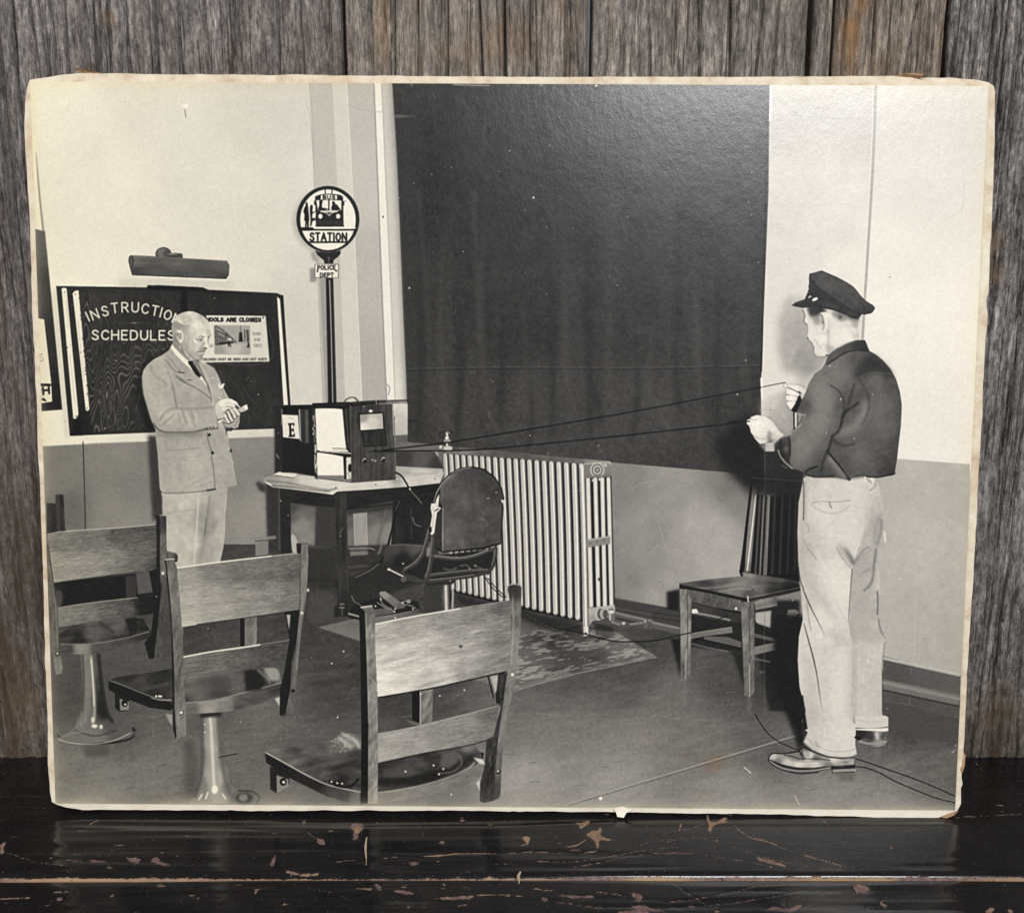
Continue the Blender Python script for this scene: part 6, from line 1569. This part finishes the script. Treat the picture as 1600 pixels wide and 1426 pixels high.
plank(wall_x(924), wall_x(1266), m2, .5, crk((1096, .0022, .0004), (1136, .0026, .0005), (1165, .0014, .0003), (1192, .002, .0004), (1214, .0014, .0003), (1045, .0012, .0003)), 40, .0006)
plank(wall_x(1273), wall_x(1303), m2, .2, [], 50, .0012)
plank(wall_x(1306), wall_x(1480), m3, .1, crk((1316, .0016, .0004), (1368, .0024, .0004), (1425, .0014, .0003), (1450, .0012, .0003)), 60)
plank(wall_x(1484), wall_x(1960), m4, 1.25, crk((1556, .002, .0004), (1580, .0022, .0005)), 70, -.0003)

# ------------------------------------------------------------------ black painted ledge of two boards
ledge = empty("painted_ledge", (0, GROOVE_Y, 0))
ledge["kind"] = "structure"
ledge["label"] = "chipped black painted wooden ledge under the photograph"
LX0, LX1, LDX, LDY = -.27, .27, .00031, .00058
LC = int((LX1 - LX0) / LDX) + 1
LR = int((WALL_Y + .02 - FRONT_Y) / LDY) + 1
_src = [(0, 1240), (1600, 1240), (1600, 1426), (0, 1426)]
_dst = [((ledge_xy(*p)[0] - LX0) / LDX, (ledge_xy(*p)[1] - FRONT_Y) / LDY) for p in _src]
ck = Canvas(LC, LR, homography(_src, _dst), 0.0, .76)
wk = Canvas(LC, LR, homography(_src, _dst), 0.0, .76)


def chip(Z, p, a=1.0, wood=0.0, sm=True):
    p = parse(p)
    p = p.mean(0) + (p - p.mean(0)) * .86
    ck.fill(Z, p, a, sm=sm, soft=.9)
    if wood:
        wk.fill(Z, p, wood, soft=1)


def scrape(Z, p, w, a=1.0, wood=0.3):
    ck.line(Z, p, (np.asarray(w) * .62).tolist(), a)
    if wood:
        wk.line(Z, p, (np.max(w) + 3).item(), wood)


chip('X', "1558,415 1600,412 1598,480 1575,490 1580,440"); chip('X', "385,550 410,572 480,578 470,586 415,584 395,570"); chip('X', "545,566 600,560 640,572 620,582 640,598 600,590 560,572")
chip('X', "665,575 700,560 730,585 790,598 735,606 690,592"); chip('X', "470,608 490,604 512,610 490,620"); chip('X', "0,500 30,490 15,520 20,545 0,555", 1, .5)
scrape('X', "30,540 130,575 200,590 280,600", 5); scrape('X', "220,565 330,578 420,582", 5); scrape('X', "250,548 380,550", 4); scrape('X', "120,548 200,546", 3)
scrape('X', "1085,425 1140,400 1040,630".replace("1140,400 ", ""), 3, .6); scrape('X', "1370,450 1410,475 1450,500", 6); chip('X', "1410,490 1445,480 1455,508 1430,506"); chip('X', "1205,600 1215,570 1235,545 1232,575 1215,606"); chip('X', "1345,415 1360,392 1365,415")
scrape('X', "1170,480 1330,495", 3, .6); scrape('X', "400,415 440,402", 7); chip('X', "690,690 720,682 755,690 720,700"); chip('X', "480,735 515,722 510,738 490,745"); scrape('X', "240,720 300,716", 6); scrape('X', "0,748 130,744", 6); chip('X', "245,742 270,738 285,752 260,756")
scrape('X', "820,736 870,734", 6); chip('X', "880,745 890,735 885,762"); scrape('X', "960,725 1100,715 1250,690", 3, .6); chip('X', "1135,735 1142,705 1152,715"); scrape('X', "820,810 1000,740 1200,700", 3, .5); scrape('X', "590,735 700,738", 4, .6)
scrape('X', "1280,625 1350,635 1420,632", 10, 1, .5); scrape('X', "540,595 620,600 700,598", 4, .7); scrape('X', "830,600 890,598", 5); chip('X', "710,540 730,535 735,545 715,546"); scrape('X', "860,590 890,565", 3); scrape('X', "1380,705 1500,730 1600,770", 4, 1.0, 0)
chip('Y', "75,425 105,405 145,415 140,440 120,455 110,490 95,470 100,445 80,440"); chip('Y', "560,400 580,392 600,400 580,408"); chip('Y', "690,416 720,412 718,425 700,424"); chip('Y', "470,497 490,488 512,496 490,506"); chip('Y', "395,452 412,455 405,466")
chip('Y', "840,468 890,466 885,490 875,510 905,512 870,515 815,530 840,514 868,505 850,485", 1, .8, False); chip('Y', "1075,412 1110,410 1150,395 1155,415 1120,440 1105,445 1095,425", 1, .6)
chip('Y', "1150,445 1180,440 1190,425 1205,435 1200,465 1220,478 1260,490 1330,490 1260,497 1215,495 1190,500 1190,530 1175,535 1170,505 1140,480 1120,470", 1, .5); scrape('Y', "1040,523 1090,515 1130,490", 7, 1, .6); scrape('Y', "910,512 1000,523", 4, .8)
scrape('Y', "390,560 480,556 560,546 640,545 760,548", [6, 10, 8, 8, 4], 1, .7); scrape('Y', "760,548 850,542 900,540 1000,545 1080,548", [3, 6, 6, 4, 4], 1, .5); scrape('Y', "200,570 300,560", 5); scrape('Y', "20,580 110,572", 5); scrape('Y', "170,605 330,598 500,590 700,592 850,592 920,582", 4, .8); chip('Y', "330,585 360,578 395,588 355,597"); scrape('Y', "920,582 1080,585 1280,555 1400,535 1560,520", 5, 1.0, .1)
scrape('Y', "1080,605 1200,590 1320,560 1500,548 1600,552", 5, 1.0, 0); scrape('Y', "1250,540 1400,505 1560,480", 4.5, 1.0, 0); scrape('Y', "1110,548 1180,538", 6, 1, .6); chip('Y', "1545,450 1550,420 1575,400 1600,395 1565,412 1552,452", 1, .5); scrape('Y', "765,408 830,372", 3, .7)
chip('Y', "985,735 1080,738 1180,738 1170,750 1090,752 1010,745"); chip('Y', "445,750 560,742 640,738 630,752 540,760 450,757"); chip('Y', "255,718 330,716 370,735 330,738"); chip('Y', "185,685 215,690 225,715 200,718"); scrape('Y', "110,708 170,712", 11); chip('Y', "330,785 345,782 350,795 332,797"); chip('Y', "390,785 420,783 415,795"); scrape('Y', "612,705 614,745 640,740 720,738 850,742", 6, .9, .6)
scrape('Y', "480,710 600,705 680,698 760,690 830,688", 4, .8); scrape('Y', "905,710 960,720 990,716", 8); scrape('Y', "1180,725 1240,730 1310,742", 6); chip('Y', "1330,735 1365,728 1392,745 1370,768 1350,750"); chip('Y', "1310,790 1380,780 1440,795 1520,810 1400,808"); scrape('Y', "1000,768 1130,785 1220,795", 5); chip('Y', "930,755 950,748 972,758 945,764")
scrape('Y', "1290,770 1440,760 1600,815", 4, .6); scrape('Y', "1510,670 1600,730", 3, .7); scrape('Y', "770,755 770,800", 4, .6); chip('Y', "490,690 500,682 500,702"); chip('Y', "1270,810 1400,800 1420,830 1280,830"); scrape('Y', "560,785 600,780", 6); chip('Y', "1420,650 1560,660 1600,668 1400,668", 1, .9)
chip('Z', "175,380 190,378 195,405 230,408 265,388 290,392 270,405 330,415 260,415 225,425 205,445 200,475 190,455 185,420", 1, .6); scrape('Z', "320,440 380,478 460,500 520,522", [10, 8, 8, 4], 1, .4); scrape('Z', "625,558 700,578 790,605", [9, 6, 4], 1, .4); chip('Z', "400,560 430,570 480,580 540,602 550,615 480,600 410,582", 1, .4); chip('Z', "220,492 235,485 238,500")
chip('Z', "830,690 870,682 915,698 920,718 890,730 870,722 850,720", 1); chip('Z', "690,745 740,710 745,722 700,728"); chip('Z', "955,770 970,748 980,780 995,768 985,800 970,785", .9); chip('Z', "425,805 480,785 560,790 640,765 600,800 560,812 480,800"); chip('Z', "1425,810 1460,782 1470,810 1440,817", 1, .5); chip('Z', "1530,800 1550,795 1560,817 1535,817", 1, .7)
chip('Z', "1000,520 1012,512 1022,528 1005,534"); chip('Z', "1140,566 1165,560 1160,570"); chip('Z', "700,410 715,405 718,418"); scrape('Z', "20,670 100,730 180,775", 5, .9); scrape('Z', "60,440 130,410 150,384", 4, .7); chip('Z', "145,590 165,585 170,594"); scrape('Z', "1390,145 1425,180", 6, 1, .4); scrape('Z', "1300,388 1400,382 1600,370", 5, 1.0, 0)
scrape('Z', "0,500 150,480 300,520 420,560 600,600 800,625", 5, 1.0, 0); scrape('Z', "0,550 120,550 260,570 380,590 500,615", 5, 1.0, 0); scrape('Z', "300,420 420,480 560,540 760,600 850,615", 5, 1.0, 0); scrape('Z', "0,460 110,440 170,420", 5, 1.0, 0); scrape('Z', "0,770 200,745 400,700 640,670", 4.5, 1.0, 0); scrape('Z', "0,795 250,775 500,740 700,690", 4.5, 1.0, 0)
rr = np.random.default_rng(8)
for _ in range(700):
    x, y = rr.uniform(-200, 1800), rr.choice([rr.uniform(1275, 1366), rr.uniform(1372, 1426), rr.uniform(1195, 1275)])
    s_ = rr.uniform(.35, 1.0) if rr.uniform() < .9 else rr.uniform(1.2, 2.2)
    L_ = s_ * rr.uniform(1, 7)
    a_ = rr.normal(0, .3)
    ck.line('P', [(x, y), (x + L_ * math.cos(a_), y + L_ * .5 * math.sin(a_))], s_, rr.uniform(.5, 1))
    if rr.uniform() < .5:
        wk.oval('P', x, y, L_, L_, rr.uniform(.3, 1))
for _ in range(900):                         # pale dust and pin-prick wear
    x, y = rr.uniform(-200, 1800), rr.uniform(1192, 1426)
    q_ = rr.uniform(.35, .8)
    ck.oval('P', x, y, q_, q_ * .8, 1.3)
    wk.oval('P', x, y, 3, 3, rr.uniform(.2, 1))
chipmap, woodmap = ck.img, wk.img
ys = FRONT_Y + np.arange(LR) * LDY
xs = LX0 + np.arange(LC) * LDX
edge_n = field(1, LC, 1, 30, 0, 91)[0] * .5 + field(1, LC, 1, 7, 0, 92)[0] * .6
paint = paint_material()


def ledge_board(ya, yb, worn_lo, worn_hi, seed):
    i0, i1 = int((ya - FRONT_Y) / LDY), int((yb - FRONT_Y) / LDY)
    rows = np.linspace(ya, yb, i1 - i0)
    cm = np.array(chipmap[i0:i1]); wm = np.array(woodmap[i0:i1])
    if len(cm) < len(rows):
        rows = rows[:len(cm)]
    n, c = cm.shape
    hz = .00012 * field(n, c, 4, 160, 0, seed) + .00008 * field(n, c, 1.6, 60, 0, seed + 1) + .00025 * field(n, c, 60, 300, 0, seed + 2)
    dlo, dhi = (rows - rows[0])[:, None], (rows[-1] - rows)[:, None]
    for d, on in ((dlo, worn_lo), (dhi, worn_hi)):
        hz -= .0016 * np.exp(-(d / .0011) ** 1.5)
        if on:
            k = np.clip(1.3 - d / (.00034 + .00030 * np.clip(edge_n + on - 1, -.85, 1.6))[None, :], 0, 1)
            cm = np.maximum(cm, k); wm = np.maximum(wm, k * np.clip(.55 + .5 * field(n, c, 3, 25, 0, seed + 4), 0, 1))
    hz -= .00012 * np.clip(cm, 0, 1)
    V = np.zeros((n + 2, c, 3))
    V[1:-1, :, 0] = xs[None, :]
    V[1:-1, :, 1] = rows[:, None]
    V[1:-1, :, 2] = np.minimum(hz, .0003) - .0004
    V[0], V[-1] = V[1], V[-2]
    V[0, :, 2] = V[-1, :, 2] = -.018
    V -= np.array([0, GROOVE_Y, 0])
    pad = lambda a: np.vstack([a[:1], a, a[-1:]])
    grid_mesh("plank", V, paint, ledge, {"chip": pad(cm), "wood": pad(wm)})


ledge_board(FRONT_Y, GROOVE_Y - .0006, 0, 1.1, 300)
ledge_board(GROOVE_Y + .0007, WALL_Y + .015, .9, 0, 400)

# ------------------------------------------------------------------ the mounted photograph
mount = empty("mounted_photograph", tuple(board(PRINT_W / 2, -.003, -.003)))
mount["label"] = "old black and white photograph mounted on worn cream board, leaning on the planks"
mount["category"] = "photograph"
ORG = np.array(mount.location)
card = card_material()
OUT = parse("47,124 75,119 100,114 122,110.5 160,112 300,113 600,116 900,118 1200,117 1400,116 1440,118 1490,119 1530,122.5 1547,127 1557,135 1559.5,145 1558,250 1555,350 1548,470 1541,600 1534,730 1527,850 1520,970 1513,1090 "
            "1508,1180 1505.5,1190 1505,1215 1507,1225 1504,1232 1503,1256 1497,1267 1487,1273 1466,1279 1440,1280.5 1380,1278.5 1300,1276.5 1150,1273.5 1000,1271 800,1269 600,1268 400,1268 200,1268 128,1268 102,1264 90,1259 79,1253 76,1238 73,1180 70,1060 65,900 61,760 55,620 49,480 46,350 40,280 36,196 37,160 42,138")
uv = apply_h(homography(CORN, [(0, PRINT_H), (PRINT_W, PRINT_H), (PRINT_W, 0), (0, 0)]), OUT)
dense = []
for i in range(len(uv)):
    a_, b_ = uv[i], uv[(i + 1) % len(uv)]
    k = max(1, int(np.linalg.norm(b_ - a_) / .0009))
    for j in range(k):
        dense.append(a_ + (b_ - a_) * j / k)
dense = np.array(dense)
N = len(dense)
nrm = np.roll(dense, -1, 0) - np.roll(dense, 1, 0)
nrm = np.stack([nrm[:, 1], -nrm[:, 0]], 1) / np.linalg.norm(nrm, axis=1)[:, None] * -1
if ((dense + nrm * .01 - np.array([PRINT_W / 2, PRINT_H / 2])) ** 2).sum() < ((dense - np.array([PRINT_W / 2, PRINT_H / 2])) ** 2).sum():
    nrm = -nrm
rag = .00007 * field(1, N, 1, 1.6, 0, 500)[0] + .00003 * field(1, N, 1, 9, 0, 501)[0]
nick = np.clip(field(1, N, 1, 3, 0, 502)[0] - 1.9, 0, 2) * .0006
outer = dense + nrm * (rag - nick)[:, None]
inner = np.stack([np.clip(dense[:, 0], .00005, PRINT_W - .00005), np.clip(dense[:, 1], .00005, PRINT_H - .00005)], 1)
lipk = .84 + .03 * field(1, N, 1, 6, 0, 503)[0]
lip = inner + (outer - inner) * lipk[:, None]
lw = -.0004 + .00004 * field(1, N, 1, 2, 0, 504)[0]
rings = [(inner, np.full(N, -.00012)), (lip, lw), (outer, np.full(N, -.0026) + .0002 * field(1, N, 1, 5, 0, 505)[0]), (outer - nrm * .0003, np.full(N, -BOARD_T))]
vs, fs = [], []
for ring, w in rings:
    vs += [board(p[0], p[1], q) - ORG for p, q in zip(ring, w)]
for r_ in range(3):
    for i in range(N):
        j = (i + 1) % N
        fs.append((r_ * N + i, r_ * N + j, (r_ + 1) * N + j, (r_ + 1) * N + i))
fs.append(tuple(range(3 * N, 4 * N)))
fs.append(tuple(range(N - 1, -1, -1)))
new_obj("mount_board", vs, fs, card, mount)

# the print itself: a thin sheet, very slightly wavy
gu, gv = 56, 44
UU, VV = np.meshgrid(np.linspace(0, 1, gu), np.linspace(0, 1, gv))
wav = .00007 * field(gv, gu, 5, 7, 0, 600) * np.minimum(1, np.minimum(np.minimum(UU, 1 - UU), np.minimum(VV, 1 - VV)) * 12)
PV = np.array([[board(UU[i, j] * PRINT_W, VV[i, j] * PRINT_H, .00022 + wav[i, j]) - ORG for j in range(gu)] for i in range(gv)])
po = grid_mesh("print", PV, print_material(), mount)
lay = po.data.uv_layers.new(name="UVMap")
li = np.zeros(len(po.data.loops), np.int32)
po.data.loops.foreach_get("vertex_index", li)
lay.data.foreach_set("uv", np.stack([UU.ravel()[li], VV.ravel()[li]], 1).astype(np.float32).ravel())

# torn flakes of card along the rim
brown, ntb, bb = material("torn_brown_card")
ntb.links.new(ramp(ntb, noise_tex(ntb, 400, 4, .6), [(.3, (.26, .13, .06)), (.7, (.55, .36, .20))]), bb.inputs["Base Color"])
bb.inputs["Roughness"].default_value = .9
HB = homography(CORN, [(0, PRINT_H), (PRINT_W, PRINT_H), (PRINT_W, 0), (0, 0)])


def flake(pts, lift, mat, thick=.0003):
    q = apply_h(HB, parse(pts))
    n_ = len(q)
    cx = q.mean(0)
    top = [board(p[0], p[1], l) - ORG for p, l in zip(q, lift)]
    low = [board(p[0], p[1], l - thick) - ORG for p, l in zip(q, lift)]
    f_ = [tuple(range(n_ - 1, -1, -1)), tuple(range(n_, 2 * n_))]
    f_ += [(i, (i + 1) % n_, n_ + (i + 1) % n_, n_ + i) for i in range(n_)]
    return new_obj("torn_flake", top + low, f_, mat, mount)


flake("119,109 128,107.5 140,110 156,112.5 149,115 136,114.5 126,112.5", [.0002, .0012, .0006, -.001, -.0012, -.001, -.0004], brown)
flake("1404,117.5 1415,115 1445,116 1441,120 1446,123 1430,122 1416,119.5", [-.0012, .0002, .0006, .0012, .0010, -.0004, -.001], brown)
flake("1507,1176 1510,1180 1507,1196 1503,1206 1500,1200 1504,1188", [-.0010, -.0008, .0002, .0004, -.0006, -.0008], brown)
flake("958,1262 972,1259 988,1263 978,1268 974,1274 964,1273 962,1267", [.0002, .0004, .0002, .0010, .0016, .0014, .0006], card, .0012)
flake("1470,1276 1484,1270 1497,1266 1490,1273 1478,1279", [-.0004, .0002, .0004, .0002, -.0004], brown)


# ------------------------------------------------------------------ two pale slivers of wood lying on the ledge
sliver_mat, nts, bs = material("pale_split_wood")
nts.links.new(ramp(nts, noise_tex(nts, 600, 3, .6), [(.3, (.45, .33, .21)), (.7, (.74, .62, .45))]), bs.inputs["Base Color"])
bs.inputs["Roughness"].default_value = .8


def sliver(p0, p1, width, z, label):
    a_, b_ = np.array([*ledge_xy(*p0), z[0]]), np.array([*ledge_xy(*p1), z[1]])
    d = b_ - a_
    side = np.array([d[1], -d[0], 0]); side /= np.linalg.norm(side)
    vs_, n_ = [], 7
    for i in range(n_):
        t = i / (n_ - 1)
        w = width * (.25 + .75 * math.sin(math.pi * min(.95, t + .12))) * .5
        c = a_ + d * t + side * width * .35 * math.sin(5 * t)
        for q in ((-1, 0), (0, 1), (1, 0), (0, -.4)):
            vs_.append(c + side * q[0] * w + np.array([0, 0, .0006 * q[1] * (.5 + .5 * w / width)]) - a_)
    f_ = [(i * 4 + k, i * 4 + (k + 1) % 4, i * 4 + 4 + (k + 1) % 4, i * 4 + 4 + k) for i in range(n_ - 1) for k in range(4)]
    f_ += [(3, 2, 1, 0), tuple(range(4 * n_ - 4, 4 * n_))]
    o = new_obj("wood_sliver", vs_, f_, sliver_mat)
    o.location = tuple(map(float, a_))
    o["label"], o["category"], o["group"] = label, "sliver", "slivers on the ledge"


sliver((813, 1363), (809, 1380), .0011, (.0003, .0002), "short pale wood sliver lying across the groove of the black ledge")
sliver((573, 1308), (571, 1351), .0008, (.0001, .0001), "long thin pale wood sliver on the black ledge behind the groove")
